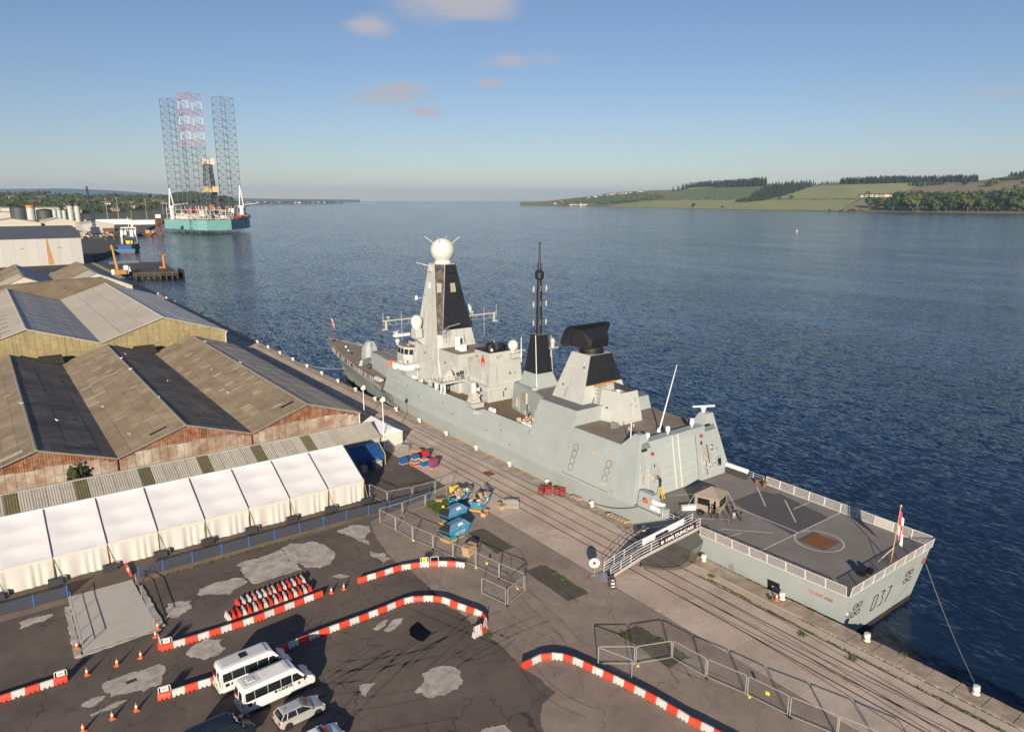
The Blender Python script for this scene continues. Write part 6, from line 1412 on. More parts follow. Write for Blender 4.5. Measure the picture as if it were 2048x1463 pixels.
for k, n in ((0, 24), (1, 20), (2, 8)):
    xR, xm, xL = BR[k]
    for i in range(n):
        f0 = rs.choice((.05, .22, .4, .58, .76)); y0 = rs.uniform(124, 198); on_slope(brown, 'pale_roof_sheet', MT['roof_strip'], xL, xm, ZE, ZR, f0, f0 + rs.choice((.12, .17, .2)), y0, y0 + rs.uniform(.5, .95), .10)
for k, f0, f1, y0, m, sd in ((1, .52, .78, 123.4, 'black', 0), (0, .66, .9, 124.4, 'black', 0), (1, .3, .75, 123.0, 'black', 1), (2, .25, .65, 123.6, 'black', 1), (2, .45, .85, 122.6, 'roof_pale', 0)):
    xR, xm, xL = BR[k]; on_slope(brown, 'roof_opening', MT[m], xL if sd == 0 else xR, xm, ZE, ZR, f0, f1, y0, y0 + (.8 if m == 'black' else 1.2), .11)
for k in (0, 1): # raised vents at the back valleys
    xR, xm, xL = BR[k]; b = MB(); b.prism(rect_(xL - 5, xL + .5, 200.5, 203), 4.5, 6.3, rect_(xL - 4.6, xL + .2, 201, 203)); wp('valley_hood', b, MT['dark_gutter'], brown, brown)

grey = empty('grey_transit_shed', 'pale roofed twin shed with mossy stained gable walls', 'shed', (22.8, 206, 0))
GB = [(53.5, 37.9, 22.8), (22.8, 7.5, -7.8)]; GE, GR, GY0, GY1 = 7.6, 12.8, 205.6, 305.5
b = MB(); b.prism(rect_(-7.6, 53.3, 206.5, 305), -.02, 7.5); wp('shed_body', b, MT['clad_pale'], grey, grey)
for k, (xR, xm, xL) in enumerate(GB):
    bay_roof(grey, xL, xm, xR, GY0, GY1, GE, GR, MT['roof_pale'], MT['roof_blue_grey'] if k else MT['roof_pale_lit'], 3, 10)  # right bay's quay slope: pale sheets, missing light put into the colour
    b = MB(); b.box((xm, 255.5, GR - .05), (.6, 100, .22), 0, (.5, 1)); wp('ridge_cap', b, MT['roof_pale'], grey, grey)
    b = MB(); b.box((xL, 255.5, GE - .15), (.7, 100, .16)); wp('valley_gutter', b, MT['dark_gutter'], grey, grey)
    n = 20
    for i in range(n):
        xa, xb = xL + (xR - xL) * i / n, xL + (xR - xL) * (i + 1) / n; zt = lambda x: GE + (GR - GE) * (1 - abs(x - xm) / ((xR - xL) / 2)) - .1
        zz = [0, 3.2, 6.0, 8.6, 20]
        for j in range(4):
            z0, z1 = zz[j], zz[j + 1]
            if z0 >= max(zt(xa), zt(xb)) - .1: continue
            q0, q1 = xa + .02, xb - .02; yy = 206.0 - j * .03
            za, zb_ = min(z1 - .03, zt(q0)), min(z1 - .03, zt(q1))
            if za < z0: za = z0 + .01
            if zb_ < z0: zb_ = z0 + .01
            b = MB(); b.loft([[(q0, yy, z0), (q1, yy, z0), (q1, yy, zb_), (q0, yy, za)], [(q0, yy + .06, z0), (q1, yy + .06, z0), (q1, yy + .06, zb_), (q0, yy + .06, za)]]); wp('gable_sheet', b, MT['mossy_wall'], grey, grey)
    for s in ((xL, xm), (xR, xm)):
        b = MB(); b.tube((s[0], 205.5, GE - .02), (s[1], 205.5, GR - .02), .14, 4); wp('barge_board', b, MT['roof_pale'], grey, grey)
for i in range(24):
    f0 = (.18, .56)[i % 2]; y0 = 212 + (i // 2) * 7.6; on_slope(grey, 'rooflight', MT['rooflight'], 22.8, 7.5, GE, GR, f0, f0 + .26, y0, y0 + .8, .1)
    if i < 12: on_slope(grey, 'rooflight', MT['rooflight'], -7.8, 7.5, GE, GR, .3, .8, y0, y0 + .6, .1)
b = MB(); b.tube((53.4, 205.7, 0), (53.4, 205.7, 6.6), .1, 6); b.tube((53.4, 205.7, 6.6), (53.9, 205.6, 7.5), .1, 6); wp('downpipe', b, MT['white_paint'], grey, grey)
# stone wall and the two further gabled sheds
stw = empty('stone_wall', 'weathered stone parapet wall behind the pale sheds', 'wall', (25, 307, 0)); mk('rubble', (.155, .125, .088), .95, var=.4, scale=1.0, bump=.6, bscale=2.5, col2=(.09, .07, .05), c2scale=.5, c2=.7, rnd=.12)
prof = [(-14, 12.6), (8, 13.6), (24, 14.4), (37, 14.6), (45.5, 9.8)]
b = MB(); b.loft([[(x, 307, 0), (x, 307, z), (x, 308.2, z), (x, 308.2, 0)] for x, z in prof]); wp('wall_core', b, MT['rubble'], stw, stw)
rs = random.Random(8)
for i in range(66):
    x = -13 + i * .88; b = MB(); b.box((x, 307.6, interp(prof, x) - .1), (.84, 1.4, rs.uniform(.35, .55))); wp('coping_stone', b, MT['rubble'], stw, stw)
for i, (xR, xm, xL, lb) in enumerate(((54, 41, 28, 'brown gabled shed nearest the pier beyond the stone wall'), (28, 15, 2, 'left one of two brown gabled sheds beyond the stone wall'))):
    s_ = empty('gabled_shed', lb, 'shed', (xm, 352, 0)); b = MB(); b.prism(rect_(xL, xR, 352, 425), 0, 6.4); wp('wall', b, MT['clad_pale'], s_, s_)
    bay_roof(s_, xL, xm, xR, 351.5, 425, 6.5, 12.6, MT['roof_brown'], MT['roof_blue_grey'], 2, 5); b = MB(); b.loft([[(xL, 351.8, 6.4), (xR, 351.8, 6.4), (xm, 351.8, 12.4)], [(xL, 352.1, 6.4), (xR, 352.1, 6.4), (xm, 352.1, 12.4)]]); wp('gable', b, MT['clad_pale'], s_, s_)
    on_slope(s_, 'pale_roof_sheet', MT['roof_pale'], xL, xm, 6.5, 12.6, .05, .95, 352, 372, .1)
s_ = shed('stone_shed', 'round topped grey roof left of the brown gables', 'shed', -14, 1.5, 350, 420, 6.5, 12.0, 'clad_pale', 'roof_blue_grey')
rs = random.Random(15)
for i in range(7):
    p_ = (10 + i * 6.5 + rs.uniform(-2, 2), 470 + rs.uniform(-14, 20), 0); tag(MB().box((0, 0, 0), (rs.uniform(5, 9), 2.6, 2.9), rs.uniform(-.3, .3)).build('shipping_container', MT[('blue', 'white_paint', 'red', 'white_paint', 'teal_blue', 'rust', 'white_paint')[i]], None, False, p_), '%s storage container from the left below the grey warehouse' % ORD[i], 'container', 'containers below the warehouse')

# ---- long low lean shed with ribbed roof
mk('rib_pale', (.40, .375, .325), .75, var=.14, scale=.8, rnd=.08, streak=.3, scol=(.22, .19, .14)); mk('rib_green', (.135, .125, .062), .6, var=.25, scale=1.5, rnd=.15); mk('turquoise_wall', (.30, .39, .37), .7, var=.12, streak=.3)
low = empty('low_shed', 'long low shed with ribbed grey roof and green translucent sheets', 'shed', (12, 110.5, 0))
b = MB(); b.prism(rect_(-60, 53.3, 110.9, 118.1), 0, 2.25); wp('wall', b, MT['turquoise_wall'], low, low)
def rib_sheet(wd, L_, n, m):
    b = MB(); ring0 = []; ring1 = []
    for i in range(n):
        for (u, z) in ((0, 0), (.28, 0), (.36, .05), (.62, .05), (.70, 0)):
            x = -wd / 2 + wd * (i + u) / n; ring0.append((x, 0, z)); ring1.append((x, L_, z))
    ring0.append((wd / 2, 0, 0)); ring1.append((wd / 2, L_, 0)); b.loft([ring0, ring1], cap=False, closed=False); return b.mesh('ribbed_sheet', m)
Ls = math.hypot(4.15, 1.62); RS = {False: rib_sheet(1.62, Ls, 5, MT['rib_pale']), True: rib_sheet(1.62, Ls, 5, MT['rib_green'])}
x = 52.6; i = 0
while x > -26:
    gr = (i % 5 == 2) and 3 < i < 40
    for back in (0, 1):
        o = obj('ribbed_sheet', RS[gr], low, Vector((x, 110.4 if not back else 118.6, 2.30 + rr.uniform(0, .01))) - low.location); o.rotation_euler = (math.atan2(1.62, 4.15), 0, math.pi if back else 0)
    x -= 1.66; i += 1
b = MB(); b.box((13.5, 114.5, 3.86), (80, .4, .12)); wp('ridge_cap', b, MT['rib_pale'], low, low)
b = MB(); b.box((13.5, 110.36, 2.18), (80, .14, .14)); wp('gutter', b, MT['turquoise_wall'], low, low)
for i in range(8): b = MB(); b.box((52.9 - i * .72, 110.82, 0), (.66, .06, 2.2)); wp('wall_sheet', b, MT['rib_pale'], low, low)
b = MB(); b.loft([[(53.35, 110.9, 0), (53.35, 118.1, 0), (53.35, 118.1, 2.25), (53.35, 114.5, 3.8), (53.35, 110.9, 2.25)], [(53.4, 110.9, 0), (53.4, 118.1, 0), (53.4, 118.1, 2.25), (53.4, 114.5, 3.8), (53.4, 110.9, 2.25)]]); wp('end_wall', b, MT['rib_pale'], low, low)

# ---- marquee
mk('pvc_white', (.70, .69, .70), .55, var=.03, scale=.4); mk('pvc_wall', (.54, .525, .49), .6, var=.05, scale=.6); mk('frame_dark', (.06, .06, .065), .5)
mq = empty('marquee', 'long white marquee with eight visible bays and dark frame lines', 'marquee', (20, 91, .3))
BX = [41.0 - 5.5 * i for i in range(12)]; ME, MR, MY0, MYR, MY1 = 3.45, 6.75, 91.0, 98.0, 105.0
def fabric(b, P0, P1, P2, P3, nu, nv, bulge, f=None):
    P0, P1, P2, P3 = map(Vector, (P0, P1, P2, P3)); n = (P1 - P0).cross(P3 - P0).normalized(); g = []
    for j in range(nv + 1):
        row = []
        for i in range(nu + 1):
            u, v = i / nu, j / nv; p = P0.lerp(P1, u).lerp(P3.lerp(P2, u), v); k = bulge * math.sin(math.pi * u) * (abs(math.sin(math.pi * v * 3)) * .6 + .4 * math.sin(math.pi * v)) + (f(u, v) if f else 0)
            row.append(p + n * k)
        g.append(row)
    b.loft(g, cap=False, closed=False); return b
for k in range(11):
    xa, xb = BX[k + 1], BX[k]; ph = rr.uniform(0, 6)
    b = fabric(MB(), (xa + .06, MY0, ME), (xb - .06, MY0, ME), (xb - .06, MYR, MR), (xa + .06, MYR, MR), 12, 18, -.17, lambda u, v: .018 * math.sin(9 * u + 4 * v + ph) * math.sin(5 * v + ph) + .02 * math.sin((u - .5) * 6.28 + ph) * v); wp('roof_panel', b, MT['pvc_white'], mq, mq).data.polygons.foreach_set('use_smooth', [True] * (12 * 18))
    b = fabric(MB(), (xb - .06, MY1, ME), (xa + .06, MY1, ME), (xa + .06, MYR, MR), (xb - .06, MYR, MR), 6, 6, -.08); wp('roof_panel', b, MT['pvc_white'], mq, mq)
    b = fabric(MB(), (xa + .05, MY0, .33), (xb - .05, MY0, .33), (xb - .05, MY0, ME - .02), (xa + .05, MY0, ME - .02), 40, 6, 0, lambda u, v: (.07 * math.sin(u * 31 + ph + 2 * math.sin(u * 9)) + .05 * math.sin(u * 13 + ph * 2)) * (1 - .75 * v)); wp('wall_panel', b, MT['pvc_wall'], mq, mq).data.polygons.foreach_set('use_smooth', [True] * 240)
    b = MB(); b.box(((xa + xb) / 2, MY0 - .08, ME - .38), (xb - xa - .1, .05, .40)); wp('valance', b, MT['pvc_wall'], mq, mq)
for k, x in enumerate(BX):
    b = MB(); b.tube((x, MY0 - .02, ME + .02), (x, MYR, MR + .04), .08, 4); b.tube((x, MYR, MR + .04), (x, MY1, ME + .02), .08, 4); wp('roof_beam', b, MT['frame_dark'], mq, mq)
    b = MB(); b.tube((x, MY0 - .05, .3), (x, MY0 - .05, ME), .07, 4); wp('leg', b, MT['frame_dark'], mq, mq)
b = MB(); b.add([(41.0, MY0, .3), (41.0, MY1, .3), (41.0, MY1, ME), (41.0, MYR, MR), (41.0, MY0, ME)], [(0, 1, 2, 3, 4)]); wp('gable_panel', b, MT['pvc_wall'], mq, mq)
b = MB(); b.box((13.5, MYR, MR - .02), (55, .3, .12)); wp('ridge', b, MT['pvc_white'], mq, mq)
mk('weight_cover', (.035, .036, .040), .6, var=.3, scale=3, bump=.5, bscale=4); mk('strap', (.45, .36, .12), .7)
for k in range(10):
    x = BX[k] - .1; z = zplat(x); t = empty('marquee_weight', '%s covered ballast block from the right in front of the marquee' % ORD[k], 'ballast', (x, 90.3, z), rr.uniform(-.08, .08), 'ballast blocks of the marquee')
    MB().box((0, 0, 0), (1.5, .75, .72), 0, (.93, .88)).build('cover', MT['weight_cover'], t); b = MB(); b.box((.75, .35, .05), (.7, .6, .62), .2, (.95, .9)); b.build('inner_block', MT['galv'], t)
    b = MB(); b.tube((-.3, .3, .6), (.1, .72, 3.3 - z), .035, 4); b.tube((.35, .2, .6), (.12, .7, 3.3 - z), .035, 4); b.build('strap', MT['strap'], t)
# small white tent, blue shelter, concrete blocks
t = empty('small_white_tent', 'small white peaked tent at the end of the low shed', 'tent', (55.8, 110.5, 0)); b = MB(); b.prism(rect_(-1.9, 1.9, 0, 8.6), 0, 2.4); b.build('wall', MT['pvc_wall'], t); b = MB(); b.loft([[(-2, -.1, 2.4), (2, -.1, 2.4), (0, -.1, 3.5)], [(-2, 8.7, 2.4), (2, 8.7, 2.4), (0, 8.7, 3.5)]]); b.build('roof', MT['pvc_white'], t)
mk('blue_sheet', (.012, .065, .22), .5, var=.15, rnd=.06); t = empty('blue_shelter', 'dark blue ribbed steel shelter behind the marquee end', 'shelter', (46, 103, 0))
for i in range(11): x = -3.9 + i * .78; b = MB(); b.box((x, 0, 0), (.72, .08, 1.9)); b.build('wall_sheet', MT['blue_sheet'], t); b = MB(); b.slab((x - .36, -.1, 1.9), (x + .36, -.1, 1.9), (x + .36, 2.2, 3.3), (x - .36, 2.2, 3.3), .05); b.build('roof_sheet', MT['blue_sheet'], t)
b = MB(); b.prism(rect_(-4.2, 4.3, .1, 4.6), 0, 1.85); b.loft([[(-4.2, .1, 1.85), (4.3, .1, 1.85), (4.3, 4.6, 1.85), (-4.2, 4.6, 1.85)], [(-4.2, 2.1, 3.2), (4.3, 2.1, 3.2), (4.3, 2.5, 3.2), (-4.2, 2.5, 3.2)]]); b.build('body', MT['blue_sheet'], t)
b = MB(); b.path([(4.36, -.1, 0), (4.36, -.1, 1.95), (4.36, 2.2, 3.36), (4.36, 4.6, 1.95), (4.36, 4.6, 0)], .08, 4); b.build('edge_trim', MT['strap'], t)
tag(MB().box((0, 0, 0), (1.0, 1.0, 1.1), .1).build('concrete_block', MT['concrete'], None, False, (45.9, 101.9, 0)), 'plain concrete block in front of the blue shelter', 'block'); t = empty('concrete_block', 'concrete block with a green cover beside the blue shelter', 'block', (48.5, 102.2, 0), .1); MB().box((0, 0, 0), (1.25, 1.2, 1.25)).build('block', MT['concrete'], t); MB().box((0, 0, 1.25), (1.32, 1.25, .12), .1, (.9, .9)).build('cover', MT['silo_green'], t)
# ---- blue mesh fence
mk('fence_blue', (.02, .14, .50), .5); mk('fence_net', (.055, .065, .095), .8, alpha=.52, var=.2, scale=4)
def mesh_fence(xs, label):
    t = empty('mesh_fence', label, 'fence', (xs[0], 86.42, 0))
    for i, x in enumerate(xs):
        z = zplat(x); b = MB(); b.box((x - xs[0], 0, z - .1), (.10, .10, 1.5)); b.build('post', MT['fence_blue'], t)
        if i < len(xs) - 1:
            b = MB(); x1 = xs[i + 1]; b.slab((x - xs[0] + .05, -.02, z), (x1 - xs[0] - .05, -.02, zplat(x1)), (x1 - xs[0] - .05, -.02, zplat(x1) + 1.32), (x - xs[0] + .05, -.02, z + 1.32), .004); b.build('mesh_panel', MT['fence_net'], t)
mesh_fence([10.3, 12.9, 16.2, 19.6, 22.9, 26.2, 29.5, 32.8, 36.1, 39.4, 42.7, 46.0, 49.3], 'blue post and mesh fence right of the concrete ramp'); mesh_fence([-16.4, -13.1, -9.8, -6.5, -3.2, .06, 3.2], 'blue post and mesh fence left of the concrete ramp')
# ---- ramp with handrails
t = empty('concrete_ramp', 'pale concrete ramp with handrails leading up to the marquee', 'ramp', (6.5, 74.6, 0)); mk('ramp_concrete', (.50, .46, .40), .85, var=.08, scale=.8, bump=.1)
b = MB(); b.loft([[(3.2, 74.5, -.01), (10.0, 74.6, -.01), (10.0, 74.6, .05), (3.2, 74.5, .05)], [(3.2, 85.0, -.01), (9.6, 85.2, -.01), (9.6, 85.2, .33), (3.2, 85.0, .33)], [(3.2, 86.3, -.01), (9.6, 86.3, -.01), (9.6, 86.3, .33), (3.2, 86.3, .33)]]); wp('slab', b, MT['ramp_concrete'], t, t)
b = MB(); b.prism(ccw(ragged([(2.5, 73.9), (3.15, 73.9), (3.15, 84.6), (2.7, 84.6)], .5, .08, 9)), -.01, .12); b.prism(ccw(ragged([(2.6, 73.7), (10.2, 74.1), (10.1, 74.6), (3.2, 74.5)], .5, .08, 10)), -.01, .04); wp('edge_kerb', b, MT['pale_patch'], t, t)
b = MB(); b.prism(ccw(ragged([(10.05, 74.4), (10.7, 74.6), (10.3, 84.6), (9.8, 84.6)], .5, .08, 12)), -.01, .14); wp('edge_kerb', b, MT['pale_patch'], t, t)
for x in (3.35, 9.75):
    b = MB(); zz = lambda y: .05 + .28 * (y - 74.5) / 10.5
    for y in (75.0, 78.2, 81.5, 84.8): b.tube((x, y, zz(y)), (x, y, zz(y) + 1.15), .04, 5)
    b.tube((x, 74.6, zz(74.6) + 1.15), (x, 85.2, zz(85.2) + 1.15), .04, 5); b.tube((x, 74.8, zz(74.6) + .6), (x, 85.2, zz(85.2) + .6), .03, 5); b.path([(x, 74.8, zz(74.6) + .6), (x, 74.6, zz(74.6) + .85), (x, 74.6, zz(74.6) + 1.15)], .035, 5); wp('handrail', b, MT['galv'], t, t)
# ---- lamp posts by the low shed
for (x, y, h, lb, yl) in ((57.95, 126.9, 6.6, 'tall white lamp post with yellow base beside the rusty gable', True), (53.95, 110.4, 8.6, 'tall white lamp post at the corner of the small tent', False)):
    t = empty('lamp_post', lb, 'lamp post', (x, y, 0)); MB().tube((0, 0, 0), (0, 0, h), .10, 8, .07).build('post', MT['white_paint'], t); MB().box((0, 0, h), (.7, .5, .5)).box((.15, 0, h + .5), (.4, .4, .3)).build('lamp_head', MT['white_paint'], t)
    if yl: MB().tube((0, 0, 0), (0, 0, 1.6), .125, 8).build('base_sleeve', MT['yellow'], t)
# ---- gulls on the roofs
GULL = MB(); GULL.loft([[(0, -.32, .2), (.02, -.32, .22), (0, -.32, .24), (-.02, -.32, .22)], [(.10, -.1, .16), (.13, -.1, .24), (0, -.1, .32), (-.13, -.1, .24)], [(.09, .14, .18), (.11, .14, .27), (0, .14, .36), (-.11, .14, .27)], [(.05, .26, .3), (.06, .26, .38), (0, .26, .45), (-.06, .26, .38)], [(.01, .36, .37), (.015, .36, .39), (0, .36, .40), (-.015, .36, .39)]]); GULL.tube((.04, 0, 0), (.04, 0, .2), .012, 4).tube((-.04, 0, 0), (-.04, 0, .2), .012, 4); gm_ = GULL.mesh('gull', mk('gull_white', (.75, .74, .72), .7))
rs = random.Random(19); gi = 0
for k, f, y, sd, lb in ((1, .99, 181, 0, 'gull on the middle brown ridge near the back'), (1, .97, 168, 0, 'gull on the middle brown ridge halfway along'), (1, .99, 140, 0, 'gull on the middle brown ridge nearest the front'), (1, .5, 160, 1, 'gull on the dark slope of the middle bay'), (1, .8, 190, 1, 'gull high on the dark slope near the back'), (0, .5, 165, 0, 'gull on the right brown slope halfway down'), (0, .3, 145, 0, 'gull low on the right brown slope'), (0, 1, 190, 0, 'gull at the back of the right brown ridge'), (0, 1, 160, 0, 'gull midway along the right brown ridge'), (2, .98, 150, 0, 'gull on the left brown ridge'), (1, .3, 128, 0, 'gull low on the middle brown slope near the front'), (1, .2, 150, 0, 'gull low on the middle brown slope further back'), (2, .6, 140, 1, 'gull on the dark slope of the left bay')):
    xR, xm, xL = BR[k]; p_ = slope_pt(xL if sd == 0 else xR, xm, ZE, ZR, f, y, .1); o = obj('gull', gm_, None, p_ + Vector((0, 0, .12 if f > .95 else 0)), rs.uniform(0, 6)); o.scale = (1.15,) * 3; tag(o, lb, 'gull', 'gulls on the brown roofs')

sh = empty('roof_shrub', 'green shrub growing against the rusty wall above the low shed', 'shrub', (7.6, 119.6, 0), 0); c_ = obj('foliage', CROWNS[0], sh); c_.scale = (3.0, 1.6, 4.6); k_ = obj('stem', TRUNK, sh); k_.scale = (2.5, 2.5, 4.4)
# ================================================================== THINGS IN THE YARD AND ON THE QUAY
mk('plastic_red', (.66, .055, .025), .5, var=.12, scale=2.5, rnd=.12); mk('plastic_white', (.52, .505, .48), .55, var=.12, scale=2.5, rnd=.10); mk('plastic_pink', (.62, .22, .16), .55, var=.2, rnd=.1)
def barrier_mesh(m):
    b = MB(); L_ = 1.08
    prof = [(-.20, .13), (.20, .13), (.17, .28), (.075, .46), (.07, .64), (-.07, .64), (-.075, .46), (-.17, .28)]
    b.loft([[(-L_ / 2 + .03, y * .9, z) for y, z in prof], [(-L_ / 2, y, z) for y, z in prof], [(L_ / 2, y, z) for y, z in prof], [(L_ / 2 - .03 + .06, y * .9, z) for y, z in prof]])
    for x, wd in ((-.40, .26), (.0, .22), (.40, .26)): b.box((x, 0, 0), (wd, .42, .14), 0, (1, .98))
    for x in (-.27, .27): b.box((x, 0, .30), (.30, .34, .02)); b.box((x, 0, .5), (.3, .165, .015))
    return b.mesh('water_barrier', m)
BM = {'red': barrier_mesh(MT['plastic_red']), 'white': barrier_mesh(MT['plastic_white']), 'pink': barrier_mesh(MT['plastic_pink'])}
def place_row(pts, where, group, start='red', frm='the left', step=1.1):
    P_ = [Vector((x, y, 0)) for x, y in pts]; cum = [0]
    for a, c_ in zip(P_[:-1], P_[1:]): cum.append(cum[-1] + (c_ - a).length)
    def at(d):
        for i in range(len(cum) - 1):
            if d <= cum[i + 1]: t_ = (d - cum[i]) / (cum[i + 1] - cum[i]); return P_[i].lerp(P_[i + 1], t_)
        return P_[-1]
    n = max(1, int(round(cum[-1] / step))); st = cum[-1] / n; col = start; out_ = []
    for i in range(n):
        a, c_ = at(i * st), at((i + 1) * st); d = c_ - a; m_ = (a + c_) / 2 + Vector((rr.uniform(-.02, .02), rr.uniform(-.02, .02), 0))
        o = obj('water_barrier', BM[col], None, m_ + Vector((0, .18, .013)), math.atan2(d.y, d.x) + rr.uniform(-.045, .045)); o.scale = (d.length / 1.08 * .955, 1, 1)
        tag(o, '%s barrier, %s from %s in %s' % (col, ORD[i], frm, where), 'barrier', group); out_.append(o); col = 'white' if col == 'red' else 'red'
    return out_
place_row([(-8.0, 70.5), (-3.5, 70.49), (1.61, 70.31)], 'the short row by the bottom left cones', 'barriers left of the ramp road')
place_row([(9.42, 70.05), (11.55, 69.80), (13.70, 69.66), (18.09, 69.55), (20.34, 69.73), (26.05, 70.17)], 'the straight row below the stored barriers', 'straight barrier row')
place_row([(9.55, 71.35), (9.42, 70.25)], 'the turned end of the straight row', 'straight barrier row')
place_row([(7.72, 62.51), (8.86, 62.27), (12.18, 61.95), (15.5, 62.25), (19.89, 63.00), (22.83, 63.11), (27.76, 63.05), (31.13, 63.19), (32.32, 63.31), (33.37, 63.16), (34.30, 62.65), (35.19, 62.06), (35.88, 61.34), (36.41, 60.39), (37.13, 58.22), (37.95, 56.40), (38.0, 55.41), (37.45, 54.44), (36.25, 53.54), (35.07, 53.44)], 'the long row curving round the puddle', 'long curving barrier row')
place_row([(30.34, 70.26), (32.62, 70.13), (34.81, 70.12), (35.93, 69.97), (38.02, 69.24), (39.86, 68.18), (41.55, 66.82), (42.22, 65.89)], 'the arc in front of the wooden crates', 'arc barrier row')
place_row([(36.12, 46.72), (37.22, 46.66), (38.39, 46.67), (39.32, 46.25), (40.10, 45.54), (40.59, 44.61), (41.17, 42.55), (42.02, 39.33), (42.70, 36.16), (43.12, 32.69), (43.60, 30.64), (44.3, 27.2)], 'the row at lower right beside the mesh fencing', 'lower right barrier row')
place_row([(9.62, 90.2), (9.66, 87.0)], 'the three standing at the top of the ramp', 'barriers at the top of the ramp', 'red', 'the marquee')
def stored(n, p0, p1, cols, where):
    for i in range(n):
        t_ = i / (n - 1); x, y = p0[0] + (p1[0] - p0[0]) * t_ + rr.uniform(-.06, .06), p0[1] + (p1[1] - p0[1]) * t_ + .6; c_ = cols[i % len(cols)]
        tag(obj('water_barrier', BM[c_], None, (x, y, .013), math.pi / 2 + rr.uniform(-.08, .08)), '%s stored barrier, %s from the left in the %s stored rank' % (c_, ORD[i], where), 'barrier', 'stored barriers')
stored(14, (17.9, 73.35), (25.4, 73.95), ('red', 'white', 'white', 'pink', 'white', 'white', 'pink', 'white', 'red', 'white', 'red', 'white', 'red', 'white'), 'back'); stored(17, (16.3, 71.4), (25.3, 71.8), ('white', 'red', 'red', 'white', 'red', 'white', 'red', 'white', 'red', 'white', 'red', 'white', 'red', 'white', 'red', 'white', 'red'), 'front')
# framed signs clipped on barriers
mk('sign_white', (.75, .74, .72), .5); mk('sign_yellow', (.80, .62, .03), .5)
def clip_sign(x, y, rz, label, board='sign_white', blank=False):
    t = empty('barrier_sign', label, 'sign', (x, y, .62), rz); b = MB(); w2 = .48
    b.path([(-w2, 0, 0), (-w2, 0, .5), (-w2 + .07, 0, .58), (w2 - .07, 0, .58), (w2, 0, .5), (w2, 0, 0)], .032, 5); b.build('frame', MT['sign_white'], t)
    if not blank:
        MB().box((0, 0, .06), (.62, .03, .44)).build('board', MT[board], t); b = MB(); b.box((0, -.02, .30), (.40, .012, .06)); b.box((0, -.02, .18), (.30, .012, .05)); b.build('printed_line', MT['paint_black'], t); MB().box((.40, 0, .04), (.10, .03, .46)).box((-.40, 0, .04), (.10, .03, .46)).build('dark_panel', MT['black'], t)
    return t
clip_sign(1.15, 70.5, -.05, 'framed white sign on the end of the bottom left barrier row'); clip_sign(10.0, 70.15, -.15, 'framed white sign at the left end of the straight row'); clip_sign(9.5, 71.0, 1.5, 'framed sign on the barrier turned at the row end'); clip_sign(8.3, 62.55, -.15, 'framed white sign left of the minibuses'); clip_sign(38.45, 69.15, -.45, 'framed sign with yellow notice on the arc of barriers', 'sign_yellow'); clip_sign(39.5, 68.6, -.5, 'empty sign frame beside the yellow notice', blank=True); clip_sign(35.7, 53.65, .05, 'framed white sign at the open end of the curved row'); clip_sign(36.9, 54.1, .75, 'second framed sign next to the end of the curved row', blank=True)
# cones
mk('cone_orange', (.78, .13, .025), .5, var=.08); mk('cone_white', (.75, .74, .72), .45)
cn = empty('traffic_cone', 'tall orange cone at the left foot of the ramp', 'cone', (2.9, 75.4, .14), 0, 'traffic cones')
MB().box((0, 0, 0), (.46, .46, .05), 0, (.92, .92)).build('base', MT['cone_orange'], cn); MB().lathe([(.165, .05), (.03, .74), (.028, .78)], n=14).build('cone', MT['cone_orange'], cn, 40); MB().lathe([(.114, .34), (.070, .56)], n=14).build('reflective_sleeve', MT['cone_white'], cn, 40)
for (x, y, z, lb) in ((9.95, 74.2, .15, 'orange cone at the right foot of the ramp, touching the handrail'), (9.5, 73.0, .01, 'orange cone just below the right foot of the ramp'), (7.66, 70.19, .01, 'orange cone nearest the straight barrier row, upper line of three'), (5.63, 70.24, .01, 'middle orange cone of the upper line of three'), (3.15, 70.33, .01, 'left orange cone of the upper line, beside the framed sign'), (5.95, 62.31, .01, 'right orange cone of the lower line near the bottom left'), (4.11, 62.41, .01, 'middle orange cone of the lower line near the bottom left'), (1.93, 62.23, .01, 'left orange cone of the lower line near the bottom edge'), (27.06, 70.22, .01, 'orange cone beside the end of the straight row'), (28.51, 70.13, .01, 'orange cone nearest the barrier arc'), (65.75, 39.4, .12, 'lone orange cone on the quay edge near the ship name')):
    dup(cn, (x, y, z), rr.uniform(0, 1), lb)
tag(MB().lathe([(.16, 0), (.22, .3), (.24, .32), (.19, .3), (.15, .05)], n=12).build('bucket', MT['tank_dark'], None, 40, (65.3, 39.9, .1)), 'dark bucket beside the lone quay cone', 'bucket')
